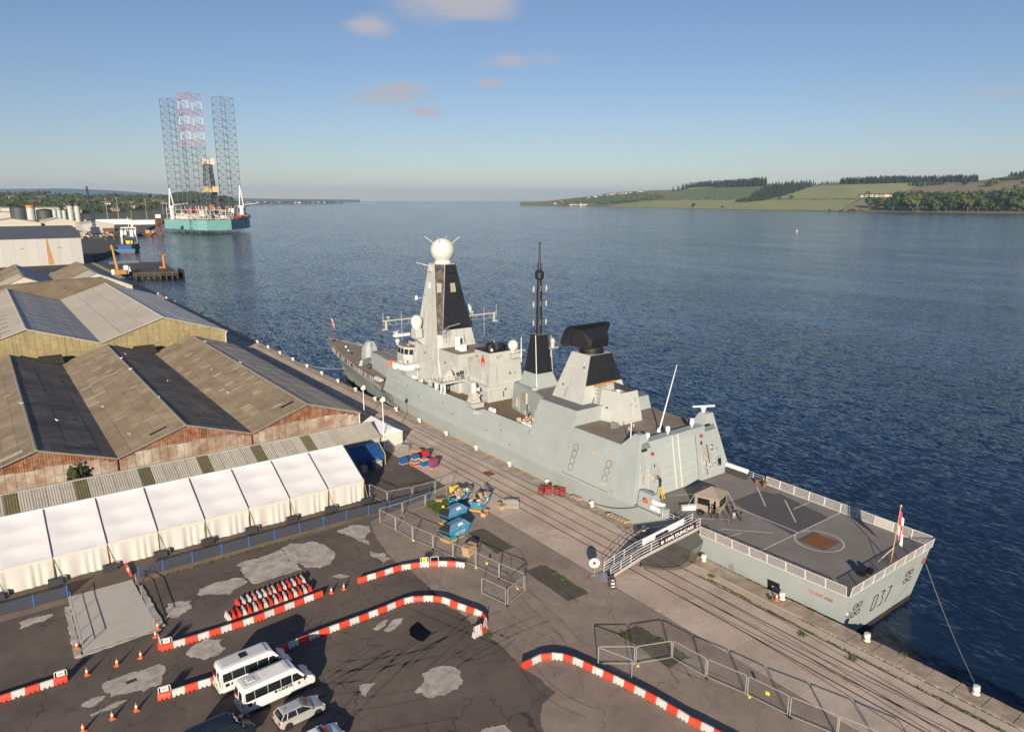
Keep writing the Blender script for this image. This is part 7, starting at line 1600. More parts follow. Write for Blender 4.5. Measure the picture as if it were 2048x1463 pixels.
# mesh fence panels
mk('fence_galv', (.50, .49, .47), .45, .5, var=.1); FM = {}
def fence_panel(a, c_, label, group, sign=False):
    a, c_ = Vector((*a, 0)), Vector((*c_, 0)); d = c_ - a; L_ = round(d.length - .1, 1)
    if L_ not in FM:
        f_ = MB(); h = 2.0; r_ = .042; f_.path([(.03, 0, .05), (.03, 0, h - .12), (.10, 0, h - .03), (.20, 0, h), (L_ - .20, 0, h), (L_ - .10, 0, h - .03), (L_ - .03, 0, h - .12), (L_ - .03, 0, .05)], r_, 5); f_.tube((.03, 0, .18), (L_ - .03, 0, .18), r_ * .8, 5)
        w_ = MB()
        for i in range(1, int(L_ / .16)): w_.tube((i * .16, 0, .18), (i * .16, 0, h), .0026, 3)
        for i in range(1, 9): w_.tube((.05, 0, .18 + i * .22), (L_ - .05, 0, .18 + i * .22), .0028, 3)
        FM[L_] = (f_.mesh('frame', MT['fence_galv']), w_.mesh('wire_mesh', MT['fence_galv']))
    t = empty('site_fence', label, 'fence panel', a, math.atan2(d.y, d.x), group); obj('frame', FM[L_][0], t); obj('wire_mesh', FM[L_][1], t)
    if sign: MB().box((L_ / 2, -.05, 1.1), (.34, .02, .32)).build('notice', MT['sign_yellow'], t)
    return t
def run(pts, where, group, signs=()):
    for i, (a, c_) in enumerate(zip(pts[:-1], pts[1:])): fence_panel(a, c_, 'mesh fence, %s from the left along %s' % (ORD[i], where), group, i in signs)
run([(38.9, 91.6), (42.4, 92.2), (43.2, 88.1), (47.0, 87.5), (50.8, 87.4), (54.4, 88.4)], 'the line at the marquee corner', 'fence by the marquee')
run([(39.6, 83.4), (43.2, 83.5), (47.2, 84.05), (51.2, 84.6)], 'the back of the skip enclosure', 'fence behind the skips')
run([(39.5, 83.2), (40.16, 79.8), (40.65, 76.0), (41.57, 72.4), (42.33, 68.9), (43.3, 65.3), (44.0, 61.5), (44.9, 57.8)], 'the near side of the skip enclosure', 'fence in front of the skips', (5,))
fence_panel((40.5, 60.0), (41.3, 56.4), 'grey mesh fence panel closing the left of the empty pen', 'fence pen'); fence_panel((41.4, 56.3), (44.9, 57.6), 'grey mesh fence panel across the near end of the empty pen', 'fence pen')
fence_panel((42.15, 42.9), (43.35, 39.5), 'grey mesh fence panel standing just behind the lower right barriers', 'fence at lower right')
run([(42.2, 43.0), (45.1, 40.85), (48.6, 39.4), (48.95, 35.6), (49.9, 31.9), (50.5, 28.1), (51.6, 24.4), (52.6, 20.8), (53.4, 17.2)], 'the line at lower right', 'fence at lower right', (4,))
FT = MB(); FT.box((0, 0, 0), (.62, .24, .13), 0, (.92, .86)); FT.box((-.16, 0, .13), (.12, .16, .03)); FT.box((.16, 0, .13), (.12, .16, .03)); fy, fd = FT.mesh('fence_ballast', MT['yellow']), FT.mesh('fence_ballast', MT['rubber']); fd.materials.clear(); fd.materials.append(MT['rubber'])
fy = FT.mesh('fence_ballast', mk('foot_yellow', (.62, .46, .12), .8, var=.2, scale=5))
for x, y, m, lb in ((47.0, 87.5, fy, 'yellow fence foot behind the weeds'), (43.2, 83.5, fy, 'yellow fence foot at the back of the skip pen'), (40.65, 76.0, fy, 'yellow fence foot on the near side of the skip pen'), (43.3, 65.3, fy, 'yellow fence foot right of the barrier arc'), (44.4, 58.6, fy, 'yellow fence foot at the corner of the empty pen'), (45.3, 40.7, fy, 'yellow fence foot near the mossy pit at lower right'), (50.0, 31.8, fy, 'yellow fence foot midway along the lower right fence'), (48.95, 35.6, fd, 'black fence foot left of the midway yellow one'), (48.6, 39.4, fd, 'black fence foot on the mossy pit'), (50.5, 28.1, fd, 'black fence foot towards the lower right corner'), (41.57, 72.4, fd, 'black fence foot beside the blue skip'), (42.33, 68.9, fd, 'black fence foot behind the barrier arc'), (41.4, 56.3, fd, 'black fence foot at the near corner of the empty pen'), (44.0, 61.5, fd, 'black fence foot midway along the empty pen'), (43.2, 88.1, fd, 'black fence foot by the marquee corner')):
    tag(obj('fence_ballast', m, None, (x, y, .012), rr.uniform(.6, 1.4)), lb, 'fence foot', 'fence feet')

# ---- skips
mk('skip_blue', (.025, .26, .46), .5, var=.18, scale=1.2, col2=(.04, .33, .55), c2scale=.6, c2=.6, streak=.35, scol=(.16, .09, .05)); mk('skip_lid', (.10, .24, .36), .45, var=.15); mk('skip_dark', (.022, .022, .024), .6); mk('skip_base', (.55, .30, .05), .6, var=.3); mk('cardboard', (.46, .29, .16), .85, var=.2, rnd=.2)
def skip(name, label, loc, rz, open_=False):
    t = empty(name, label, 'skip', loc, rz); b = MB(); lo, hi = [(-1.25, -.85, .22), (1.25, -.85, .22), (1.25, .85, .22), (-1.25, .85, .22)], [(-2.05, -1.0, 1.45), (2.05, -1.0, 1.45), (2.05, 1.0, 1.45), (-2.05, 1.0, 1.45)]
    b.loft([lo, hi], cap=False); b.add(lo, [(3, 2, 1, 0)]); b.build('body', MT['skip_blue'], t); b = MB()
    for i in (-.7, 0, .7): b.slab((i - .05, -.98 - .02, .3), (i + .05, -.98 - .02, .3), (i * 1.4 + .05, -1.05, 1.4), (i * 1.4 - .05, -1.05, 1.4), .05)
    b.path([(-2.08, -1.03, 1.45), (2.08, -1.03, 1.45), (2.08, 1.03, 1.45), (-2.08, 1.03, 1.45), (-2.08, -1.03, 1.45)], .05, 4); b.build('rim', MT['skip_blue'], t); MB().box((-.4, 0, 0), (3.0, 1.7, .2)).build('base_frame', MT['skip_base'], t)
    if not open_:
        b = MB(); up = [(-1.15, -.45, 2.15), (1.3, -.45, 2.15), (1.3, .45, 2.15), (-1.15, .45, 2.15)]; b.loft([hi, up]); b.build('lid', MT['skip_lid'], t); b = MB(); b.slab((-2.06, .98, 1.46), (-2.06, -.98, 1.46), (-1.17, -.44, 2.16), (-1.17, .44, 2.16), .02); b.build('rubber_flap', MT['skip_dark'], t); b = MB(); b.slab((-1.29, .86, .3), (-1.29, -.86, .3), (-2.08, -.99, 1.44), (-2.08, .99, 1.44), .02); b.build('dark_end', MT['skip_dark'], t)
        b = MB(); b.slab((-.9, -.995, .75), (.9, -.995, .75), (.95, -1.03, 1.1), (-.95, -1.03, 1.1), .02); b.build('name_board', MT['sign_white'], t); b = MB(); b.slab((-.75, -1.015, .84), (.7, -1.015, .84), (.72, -1.035, 1.0), (-.75, -1.035, 1.0), .012); b.build('board_print', MT['rust'], t)
        b = MB(); b.slab((-.1, -.80, 1.73), (.8, -.80, 1.73), (.7, -.62, 1.98), (0, -.62, 1.98), .02); b.build('lid_label', MT['sign_white'], t)
    else:
        b = MB(); b.slab((-.6, -.99, .75), (.7, -.99, .75), (.75, -1.03, 1.05), (-.65, -1.03, 1.05), .02); b.build('name_board', MT['sign_white'], t)
    return t
skip('covered_skip', 'nearest covered blue skip with dark end and white board', (45.6, 73.7, .01), R(14)); skip('covered_skip', 'second covered blue skip behind the nearest one', (48.0, 77.9, .01), R(16)); skip('open_skip', 'open blue skip heaped with cardboard and rubbish', (53.6, 79.6, .01), R(34), True); skip('open_skip', 'open skip hidden under rubbish behind the heaped one', (51.9, 82.6, .01), R(34), True)
b = MB(); rs = random.Random(31); mats = [MT['cardboard'], MT['black'], MT['cardboard'], mk('junk_grey', (.35, .35, .34), .8, var=.2), MT['yellow'], MT['deep_blue'], MT['sign_white'], mk('junk_pink', (.55, .3, .22), .8)]
for cx_, cy_ in ((53.6, 79.6), (51.9, 82.6)):
    for i in range(70):
        u, v = rs.uniform(-1.75, 1.75), rs.uniform(-.8, .8); a = R(34); x, y = cx_ + u * math.cos(a) - v * math.sin(a), cy_ + u * math.sin(a) + v * math.cos(a); z = 1.05 + .75 * (1 - abs(u) / 2.2) * (1 - abs(v)) + rs.uniform(-.1, .2); b.cur = rs.choice((0, 0, 0, 1, 1, 2, 3, 4, 5, 6, 7, 0))
        if b.cur == 1: b.sphere((x, y, z + .1), rs.uniform(.22, .36), 8, 5, (1, 1, .75))
        else: b.box((x, y, z), (rs.uniform(.3, .75), rs.uniform(.25, .6), rs.uniform(.1, .4)), rs.uniform(0, 3), None, rs.uniform(-.4, .4))
for i in range(9): b.cur = rs.choice((0, 0, 3, 6)); b.box((50.6 + rs.uniform(-1.2, 1), 81.2 + rs.uniform(-1.5, 1.6), .02), (rs.uniform(.4, 1.0), rs.uniform(.3, .7), rs.uniform(.08, .3)), rs.uniform(0, 3))
tag(b.build('rubbish_heap', mats), 'heap of cardboard, bags and packaging filling the open skips', 'rubbish', kind='stuff')
for i, (x, y, lb) in enumerate(((52.3, 76.6, 'flattened cardboard box at the corner of the heaped skip'), (55.6, 77.2, 'brown paper sack leaning on the heaped skip'), (49.6, 84.3, 'cardboard box lying by the weeds'))):
    t = empty('cardboard_box', lb, 'box', (x, y, .012), .5 + i); MB().box((0, 0, 0), (.9, .7, .5), 0, (1.0, 1.0)).build('carton', MT['cardboard'], t); b = MB(); b.slab((-.45, .35, .5), (-.45, -.35, .5), (-.75, -.35, .75), (-.75, .35, .75), .02); b.slab((.45, -.35, .5), (.45, .35, .5), (.8, .35, .62), (.8, -.35, .62), .02); b.build('flap', MT['cardboard'], t)
tag(MB().lathe([(.18, 0), (.25, .25), (.22, .5), (.05, .52)], n=10).build('yellow_sack', MT['yellow'], None, 40, (48.9, 82.0, .01)), 'round yellow bag lying on the weeds', 'bag')
t = empty('grit_bin', 'yellow plastic grit bin beside the crowd barriers', 'bin', (53.4, 86.2, .01), .25); MB().box((0, 0, 0), (1.15, .85, .75), 0, (1.1, 1.1)).build('body', MT['yellow'], t); MB().box((0, 0, .75), (1.35, 1.0, .25), 0, (.92, .45)).build('lid', MT['yellow'], t)
# crowd barriers
CB = MB(); CB.path([(-1.1, 0, .12), (-1.1, 0, 1.0), (-1.0, 0, 1.1), (1.0, 0, 1.1), (1.1, 0, 1.0), (1.1, 0, .12), (-1.1, 0, .12)], .025, 5)
for i in range(1, 15): CB.tube((-1.1 + i * .147, 0, .12), (-1.1 + i * .147, 0, 1.1), .011, 4)
for x in (-.8, .8): CB.tube((x, -.3, 0), (x, .3, 0), .02, 4).tube((x, 0, 0), (x, 0, .12), .02, 4)
cbm = CB.mesh('crowd_barrier', MT['fence_galv']); n = 0
for base, k, rz, lb in (((54.1, 83.6), 5, R(20), 'in the group behind the rubbish'), ((56.2, 82.4), 6, R(70), 'in the upright stack nearest the rails'), ((56.6, 76.2), 4, R(-38), 'leaning beside the heaped skip'), ((55.6, 107.0), 4, R(-55), 'behind the stacked drink crates')):
    for i in range(k): tag(obj('crowd_barrier', cbm, None, (base[0] + i * .16 * abs(math.sin(rz)) + .05, base[1] + i * .2 * math.cos(rz), .015), rz + rr.uniform(-.06, .06)), 'grey steel crowd barrier %s, %s from its near side' % (lb, ORD[i]), 'crowd barrier', 'crowd barriers')
# wooden crates
def crate(loc, rz, label):
    t = empty('wooden_crate', label, 'crate', loc, rz)
    for s in (-1, 1):
        for k in range(3): MB().box((0, s * .52, .14 + k * .17), (1.7, .03, .15)).build('board', MT['timber'], t); MB().box((s * .84, 0, .14 + k * .17), (.03, 1.06, .15)).build('board', MT['timber'], t)
    for x in (-.75, 0, .75): MB().box((x, 0, 0), (.12, 1.05, .12)).build('skid', MT['timber'], t)
    for k in range(6): MB().box((-.7 + k * .28, 0, .58), (.25, 1.04, .02)).build('lid_board', MT['timber'], t)
    return t
crate((44.55, 68.55, .01), R(22), 'lower wooden crate of the stack beside the skip'); crate((44.5, 68.6, .62), R(19), 'upper wooden crate on top of the stack beside the skip')
# drink crates on pallets
def crate_stack(loc, rz, cols, label):
    t = empty('crate_stack', label, 'crates', loc, rz); MB().box((0, 0, 0), (1.25, 1.05, .13)).build('pallet', MT['timber'], t)
    for k, c_ in enumerate(cols):
        b = MB()
        for i in range(3):
            for j in range(2): b.box((-.4 + i * .4, -.25 + j * .5, .13 + k * .30), (.38, .47, .28), 0, (.94, .94))
        b.build('crate_layer', MT[c_], t)
    return t
mk('crate_blue', (.015, .10, .30), .5, var=.3, scale=6); mk('crate_red', (.45, .02, .03), .5, var=.3, scale=6); mk('crate_tan', (.50, .30, .16), .6, var=.3, scale=5)
crate_stack((54.2, 99.6, .01), .1, ('crate_red', 'crate_tan', 'crate_blue', 'crate_tan', 'crate_blue', 'crate_blue'), 'tallest stack of drink crates with a blue top'); crate_stack((56.0, 96.8, .01), .25, ('crate_red', 'crate_blue', 'crate_red', 'crate_blue', 'crate_red'), 'front stack of drink crates with a red top'); crate_stack((55.2, 98.4, .01), .15, ('crate_blue', 'crate_blue', 'crate_blue', 'crate_tan'), 'tan topped stack of blue drink crates in the middle'); crate_stack((56.7, 100.9, .01), .1, ('crate_blue', 'crate_blue', 'crate_red', 'crate_red', 'crate_red'), 'red topped stack of drink crates at the back'); crate_stack((56.4, 102.9, .01), .2, ('crate_red', 'crate_tan', 'crate_red', 'crate_tan'), 'tan topped drink crates furthest back'); crate_stack((53.0, 101.5, .01), .1, ('crate_blue', 'crate_blue', 'crate_blue'), 'lowest stack of blue drink crates at the left')
mk('trolley_red', (.36, .018, .018), .5, var=.3, scale=5)
# red cage trolleys on the quay
for i, (x, y, rz) in enumerate(((63.4, 77.6, .5), (64.3, 77.0, .9), (64.9, 77.9, .3), (65.0, 76.0, 1.0), (65.5, 75.2, .8))):
    t = empty('red_trolley', 'red panelled cage trolley, %s from the left beside the bollard' % ORD[i], 'trolley', (x, y, .08 if x > 64.6 else .012), rz, 'red trolleys on the quay'); b = MB()
    for xx in (-.45, .45):
        for yy in (-.38, .38): b.tube((xx, yy, .1), (xx, yy, 1.15), .022, 4)
    for z in (.15, .65, 1.12): b.path([(-.45, -.38, z), (.45, -.38, z), (.45, .38, z), (-.45, .38, z), (-.45, -.38, z)], .018, 4)
    for k in range(5): b.tube((-.45, -.3 + k * .15, .15), (-.45, -.3 + k * .15, 1.1), .012, 3)
    b.build('frame', MT['steel_dark'], t); MB().box((0, -.385, .22), (.82, .03, .8)).box((.455, 0, .22), (.03, .7, .8)).build('red_panel', MT['trolley_red'], t); MB().box((0, 0, .3), (.7, .6, .5 + .2 * (i % 2))).build('load', MT['trolley_red'], t)
    b = MB()
    for xx in (-.38, .38):
        for yy in (-.3, .3): b.lathe([(.06, -.02), (.06, .02)], (xx, yy, .06), 8, 'x')
    b.build('wheel', MT['rubber'], t)
# canvas fender bags on the coping
mk('sack', (.27, .215, .15), .9, var=.2, scale=3, bump=.4, bscale=5, rnd=.1); SK = MB(); SK.loft([[(math.cos(a) * r_, y, .24 + math.sin(a) * r_ * .82) for a in [k * .628 for k in range(10)]] for y, r_ in ((-.55, .10), (-.48, .24), (-.1, .29), (.3, .28), (.48, .22), (.54, .1))]); skm = SK.mesh('fender_sack', MT['sack'], 40); n = 0
for y0, k, lb in ((77.6, 3, 'in the group of three beside the red trolleys'), (73.6, 3, 'in the group of three between two bollards'), (65.9, 6, 'in the row of six nearest the gangway')):
    for i in range(k): tag(obj('fender_sack', skm, None, (66.2 + .02 * i, y0 - i * .62, .10), R(68) + rr.uniform(-.1, .1)), 'tan sack, %s from the far end %s' % (ORD[i], lb), 'sack', 'fender sacks on the quay edge')
b = MB(); pts = [(64.35, 118, .05), (64.4, 100, .05), (64.5, 90, .05), (64.75, 80, .1), (65.5, 74.5, .12), (64.7, 71.5, .05), (65.2, 69.6, .12), (65.3, 66.5, .12), (64.5, 61, .05), (64.5, 56, .05)]
b.path([(p[0] + .12 * math.sin(p[1]), p[1], p[2]) for p in pts], .05, 5); tag(b.build('water_hose', mk('hose_blue', (.05, .11, .32), .5)), 'blue water hose running along the quay kerb', 'hose')
# ---- bollards
mk('bollard_white', (.66, .63, .57), .6, var=.15, scale=2.5, streak=.35, scol=(.36, .26, .17)); BO = MB(); BO.lathe([(.34, 0), (.36, .06), (.25, .12), (.24, .42), (.30, .5)], n=14); BO.loft([[(.30 * math.cos(a) + dx, .28 * math.sin(a), z) if False else ((.27 + gx) * math.cos(a) + dx, .27 * math.sin(a), z) for a in [k * .4488 for k in range(14)]] for z, gx, dx in ((.45, .02, -.02), (.56, .16, -.08), (.74, .16, -.10), (.86, .06, -.06), (.90, -.15, -.04))]); bom = BO.mesh('bollard_head', MT['bollard_white'], 45); BPm = MB().lathe([(.46, 0), (.46, .05)], n=14).mesh('base_plate', MT['rust'])
ys = [19.75, 29.6, 39.1, 49.8, 59.6, 69.7, 79.8, 89.6, 99.5, 109.5, 119.6, 129.3, 139.2, 149.2, 159.2, 169.2, 179.2, 189.5, 199.8, 210, 220, 230.5, 241, 252, 263, 275, 287, 300, 314, 330, 347, 365, 385, 408]
for i, y in enumerate(ys):
    t = empty('mooring_bollard', 'white mooring bollard on the quay edge, %s counted from the lower right' % ORD[i], 'bollard', (66.35, y, .10), 0, 'mooring bollards'); o = obj('head', bom, t); o.rotation_euler = (0, 0, 0); o.scale = (1.05, 1.05, 1.0); obj('base_plate', BPm, t)
# ---- mooring lines
mk('mooring_rope', (.42, .39, .35), .9)
def rope(a, c_, sag, label, r_=.04, m='mooring_rope'):
    a, c_ = Vector(a), Vector(c_); b = MB(); pts = [a.lerp(c_, i / 12) - Vector((0, 0, sag * 4 * (i / 12) * (1 - i / 12))) for i in range(13)]; b.path(pts, r_, 5); tag(b.build('mooring_line', MT[m]), label, 'rope')
rope((85.1, 32.4, 1.2), (66.4, 19.8, .8), .5, 'long pale mooring line from the stern to the lower right bollard', .035); rope((66.75, 109, 4.6), (66.4, 99.6, .8), .2, 'thin breast line down to a bollard amidships', .03); rope((66.3, 61, 3.2), (66.4, 69.5, .7), .5, 'dark spring line below the liferafts', .05, 'rope'); rope((69.0, 145, 2.8), (66.4, 139.2, .8), .2, 'dark mooring line from the forecastle to the quay', .05, 'rope'); rope((68.9, 147, 2.8), (66.4, 129.4, .8), .3, 'second dark line from the forecastle, further aft', .05, 'rope'); rope((70, 163, 2.4), (66.4, 179.2, .8), .5, 'pale mooring line leading forward from the bow', .05)
# ---- gangway
mk('gangway_alu', (.50, .48, .45), .45, .4, var=.12); A0, A1, A2 = Vector((54.6, 54.5, .18)), Vector((58.7, 53.65, 1.75)), Vector((67.2, 51.95, 3.85)); gd = (A2 - A0); gd.z = 0; gd.normalize(); gn = Vector((-gd.y, gd.x, 0)) * .72
gw = empty('gangway', 'metal gangway with handrails from quay to flight deck', 'gangway', A0)
for a, c_ in ((A0, A1), (A1, A2)):
    b = MB(); b.slab(a - gn, c_ - gn, c_ + gn, a + gn, .12); wp('walkway', b, MT['deck_dark'], gw, gw)
    for s in (-1, 1):
        b = MB(); o_ = gn * s; b.loft([[a + o_ - Vector((0, 0, .28)), a + o_ * 1.08 - Vector((0, 0, .28)), a + o_ * 1.08 + Vector((0, 0, .12)), a + o_ + Vector((0, 0, .12))], [c_ + o_ - Vector((0, 0, .28)), c_ + o_ * 1.08 - Vector((0, 0, .28)), c_ + o_ * 1.08 + Vector((0, 0, .12)), c_ + o_ + Vector((0, 0, .12))]]); wp('side_beam', b, MT['gangway_alu'], gw, gw)
        k = int((c_ - a).length / 1.35); b = MB()
        for i in range(k + 1): p_ = a.lerp(c_, i / k) + o_; b.tube(p_, p_ + Vector((0, 0, 1.15)), .03, 4)
        for h in (.4, .78, 1.15): b.tube(a + o_ + Vector((0, 0, h)), c_ + o_ + Vector((0, 0, h)), .028, 4)
        wp('handrail', b, MT['white_paint'], gw, gw)
for s in (-1, 1):
    b = MB(); p_ = A1.lerp(A2, .04) + gn * s * .9; b.lathe([(.2, -.06), (.2, .06)], (p_.x, p_.y, p_.z - 1.5), 12, 'x'); b.tube((p_.x, p_.y, p_.z - .2), (p_.x, p_.y, p_.z - 1.5), .04, 4); wp('support_wheel', b, MT['galv'], gw, gw)
b = MB(); b.slab(A0 - gn * 1.3 - gd * 1.5 - Vector((0, 0, .15)), A0 - gn * 1.1 - Vector((0, 0, .02)), A0 + gn * 1.1 - Vector((0, 0, .02)), A0 + gn * 1.3 - gd * 1.5 - Vector((0, 0, .15)), .03); wp('foot_plate', b, MT['galv'], gw, gw)
ba, bb = A1.lerp(A2, .30) - gn * 1.12, A1.lerp(A2, .92) - gn * 1.12; up_ = Vector((0, 0, 1))
bn = MB(); bn.slab(ba + up_ * .18, bb + up_ * .18, bb + up_ * 1.0, ba + up_ * 1.0, .02); bo_ = tag(bn.build('name_banner', mk('banner_navy', (.016, .014, .03), .6)), 'dark banner reading HMS DUNCAN on the gangway rail', 'banner')
mid = ba.lerp(bb, .54) + up_ * .6 - gn.normalized() * .03; lettering('lettering', 'HMS DUNCAN', .62, MT['sign_white'], mid, bb - ba, up_, bo_, .012)
for t_, m, r_ in ((.90, 'red', .24), (.16, 'red', .17), (.07, 'sign_white', .2)):
    b = MB(); c_ = ba.lerp(bb, t_) + up_ * .6 - gn.normalized() * .03; u_ = (bb - ba).normalized(); b.add([c_ + u_ * r_ * math.cos(a) + up_ * r_ * 1.15 * math.sin(a) for a in [k * .524 for k in range(12)]], [tuple(range(12))]); b.build('printed_emblem', MT[m], bo_)
    if r_ > .2 and m == 'red': b = MB(); b.add([c_ - gn.normalized() * .01 + u_ * .1 * math.cos(a) + up_ * .12 * math.sin(a) for a in [k * .524 for k in range(12)]], [tuple(range(12))]); b.build('printed_emblem', MT['sign_white'], bo_)
ba, bb = A1.lerp(A2, .14) + gn * 1.02, A1.lerp(A2, .86) + gn * 1.02; bn = MB(); bn.slab(ba + up_ * .3, ba.lerp(bb, .98) + up_ * .3, ba.lerp(bb, .98) + up_ * 1.05, ba + up_ * 1.05, .02); w_ = tag(bn.build('pale_banner', MT['sign_white']), 'pale banner on the far rail of the gangway', 'banner'); b = MB(); b.slab(ba.lerp(bb, .3) + up_ * .35 - gn * .05, ba.lerp(bb, .6) + up_ * .35 - gn * .05, ba.lerp(bb, .6) + up_ * .8 - gn * .05, ba.lerp(bb, .3) + up_ * .8 - gn * .05, .01); b.build('dark_print', MT['banner_navy'], w_)
mk('net_black', (.02, .02, .02), .9, alpha=.55); b = MB(); g0 = []
for i in range(15):
    t_ = i / 14; a = A1.lerp(A2, t_) - gn * 1.0 - Vector((0, 0, .3)); e_ = Vector((a.x + 1.6 * t_, a.y - 2.2 * math.sin(math.pi * min(1, t_ * 1.1)) - .4, max(.12, a.z - 1.3 * math.sin(math.pi * t_) - .9 * (1 - t_)))); g0.append([a, a.lerp(e_, .5) - Vector((0, 0, .35 * math.sin(math.pi * t_))), e_])
b.loft(g0, cap=False, closed=False); tag(b.build('gangway_net', MT['net_black']), 'black safety net hanging below the gangway', 'net'); b = MB(); b.path([r_[2] for r_ in g0], .03, 4); o = b.build('net_rope', MT['rope'], bpy.data.objects['gangway_net'])
# signs by the gangway
t = empty('round_sign', 'round white sign with a red crest on a post by the gangway', 'sign', (53.35, 55.4, .012), R(-38)); MB().box((0, 0, 0), (.7, .1, .06)).box((0, 0, 0), (.1, .6, .06)).tube((0, 0, 0), (0, 0, 1.2), .04, 6).build('stand', MT['timber'], t); MB().lathe([(.62, -.02), (.62, .02)], (0, 0, 1.62), 24, 'y').build('disc', MT['sign_white'], t); MB().lathe([(.22, -.012), (.22, .012)], (0, -.03, 1.62), 14, 'y').build('crest', MT['red'], t); b = MB()
for a in range(0, 360, 45): b.box((.48 * math.cos(R(a)), -.03, 1.6 + .48 * math.sin(R(a))), (.1, .012, .05))
b.build('printed_mark', MT['paint_black'], t)
t = empty('folding_sign', 'dark folding board sign at the foot of the gangway', 'sign', (53.2, 52.2, .012), R(-25))
for s in (-1, 1): b = MB(); b.slab((-.34 * s, s * .35 * -1, 0), (.34 * s, s * .35 * -1, 0), (.34 * s, 0, 1.15), (-.34 * s, 0, 1.15), .03) ; b.build('board', MT['banner_navy'], t); b = MB(); b.path([(-.36, -s * .36, 0), (-.36, 0, 1.17), (.36, 0, 1.17), (.36, -s * .36, 0)], .03, 4); b.build('frame', MT['rust'], t)
b = MB()
for z, wd in ((.9, .3), (.62, .4), (.5, .4), (.22, .44)): b.slab((-wd / 2, -.39 + z * .3, z), (wd / 2, -.39 + z * .3, z), (wd / 2, -.36 + z * .3, z + .08), (-wd / 2, -.36 + z * .3, z + .08), .01)
b.build('printed_line', MT['sign_white'], t)
tag(MB().sphere((68.4, 54.6, -1.0), .75, 14, 9).build('fender_buoy', MT['red'], None, True), 'red fender buoy between ship and quay by the gangway', 'buoy')
# ---- weeds
mk('weed', (.085, .12, .025), .9, var=.4, scale=2, rnd=.2); b = MB(); rs = random.Random(3)
def tufts(poly, n, h):
    xs = [p[0] for p in poly]; ys = [p[1] for p in poly]; k = 0
    while k < n:
        x, y = rs.uniform(min(xs), max(xs)), rs.uniform(min(ys), max(ys))
        if not inside((x, y), poly): continue
        k += 1
        for _ in range(4): a = rs.uniform(0, 6.3); hh = h * rs.uniform(.4, 1.1); dx, dy = math.cos(a) * .05, math.sin(a) * .05; lx, ly = rs.uniform(-.15, .15), rs.uniform(-.15, .15); b.add([(x - dx, y - dy, 0), (x + dx, y + dy, 0), (x + lx + dx * .3, y + ly + dy * .3, hh)], [(0, 1, 2)])
tufts([(46.9, 84.5), (50.9, 86), (50.9, 83.8), (49.5, 81.8), (46.7, 80.3), (47.4, 82.8)], 900, .38); tufts([(12, 85.4), (40, 85.6), (40, 86.2), (12, 86.1)], 420, .22); tufts([(63.0, 6), (63.4, 6), (63.4, 48), (63.0, 48)], 260, .12); tufts([(64.55, 10), (64.7, 10), (64.7, 36), (64.55, 36)], 200, .14); tufts([(36.2, 52.6), (36.8, 52.6), (36.8, 53.4), (36.2, 53.4)], 40, .2)
for x, y in ((66.9, 26.3), (66.7, 11.2), (65.0, 50.5), (65.2, 57.5), (64.3, 47.0), (62.2, 34), (62.4, 29), (65.2, 79), (65.4, 62), (49.9, 58.5), (49.9, 57), (49.8, 42), (47.5, 45)): tufts([(x - .35, y - .35), (x + .35, y - .35), (x + .35, y + .35), (x - .35, y + .35)], 26, .24)
tag(b.build('weeds', MT['weed']), 'weeds and grass tufts growing through the paving', 'weeds', kind='stuff')
# ================================================================== VEHICLES, FLAGS, PEOPLE
mk('van_white', (.74, .735, .71), .28, var=.04, scale=1.5, streak=.10, scol=(.5, .45, .38)); mk('van_roof', (.60, .60, .60), .4, var=.06); mk('trim_dark', (.025, .025, .027), .5); mk('lamp_red', (.45, .02, .02), .2); mk('lamp_clear', (.6, .62, .64), .1); mk('alloy', (.45, .45, .46), .3, .8); mk('silver', (.55, .55, .53), .26, .35, var=.02); mk('car_white', (.72, .72, .73), .25, var=.02); mk('navy_paint', (.010, .022, .035), .18, var=.05)
def body_loft(b, sil, w_, roof_in, zsplit):
    # side silhouette swept across the width, sides leaning in above zsplit
    def ring(y, k): return [(x, y * (1 - (roof_in * max(0, z - zsplit))), z) for x, z in sil] if k == 1 else [(x + (0.05 if i in () else 0), y, z) for i, (x, z) in enumerate(sil)]
    cx_ = sum(p[0] for p in sil) / len(sil); cz_ = sum(p[1] for p in sil) / len(sil)
    def shr(f): return [(cx_ + (x - cx_) * f, cz_ + (z - cz_) * f) for x, z in sil]
    R_ = []
    for y, f in ((-w_, .955), (-w_ + .035, .985), (-w_ + .14, 1.0), (w_ - .14, 1.0), (w_ - .035, .985), (w_, .955)):
        R_.append([(x, y * (1 - roof_in * max(0, z - zsplit)), z) for x, z in shr(f)])
    b.loft(R_); return b
def wheel(t, x, y, r_, wd=.22):
    s = 1 if y > 0 else -1; b = MB(); b.lathe([(r_ * .62, -wd / 2), (r_ * .94, -wd / 2), (r_, -wd / 3), (r_, wd / 3), (r_ * .94, wd / 2), (r_ * .62, wd / 2)], (x, y, r_), 18, 'y'); o = b.build('wheel', MT['rubber'], t, 40); b = MB(); b.lathe([(.03, s * wd * .42), (r_ * .6, s * wd * .30), (r_ * .64, s * wd * .48)], (x, y, r_), 14, 'y')
    for k in range(5): a = k * 1.257; b.tube((x, y + s * wd * .44, r_), (x + r_ * .58 * math.cos(a), y + s * wd * .46, r_ + r_ * .58 * math.sin(a)), r_ * .07, 4)
    b.build('rim', MT['alloy'], o)
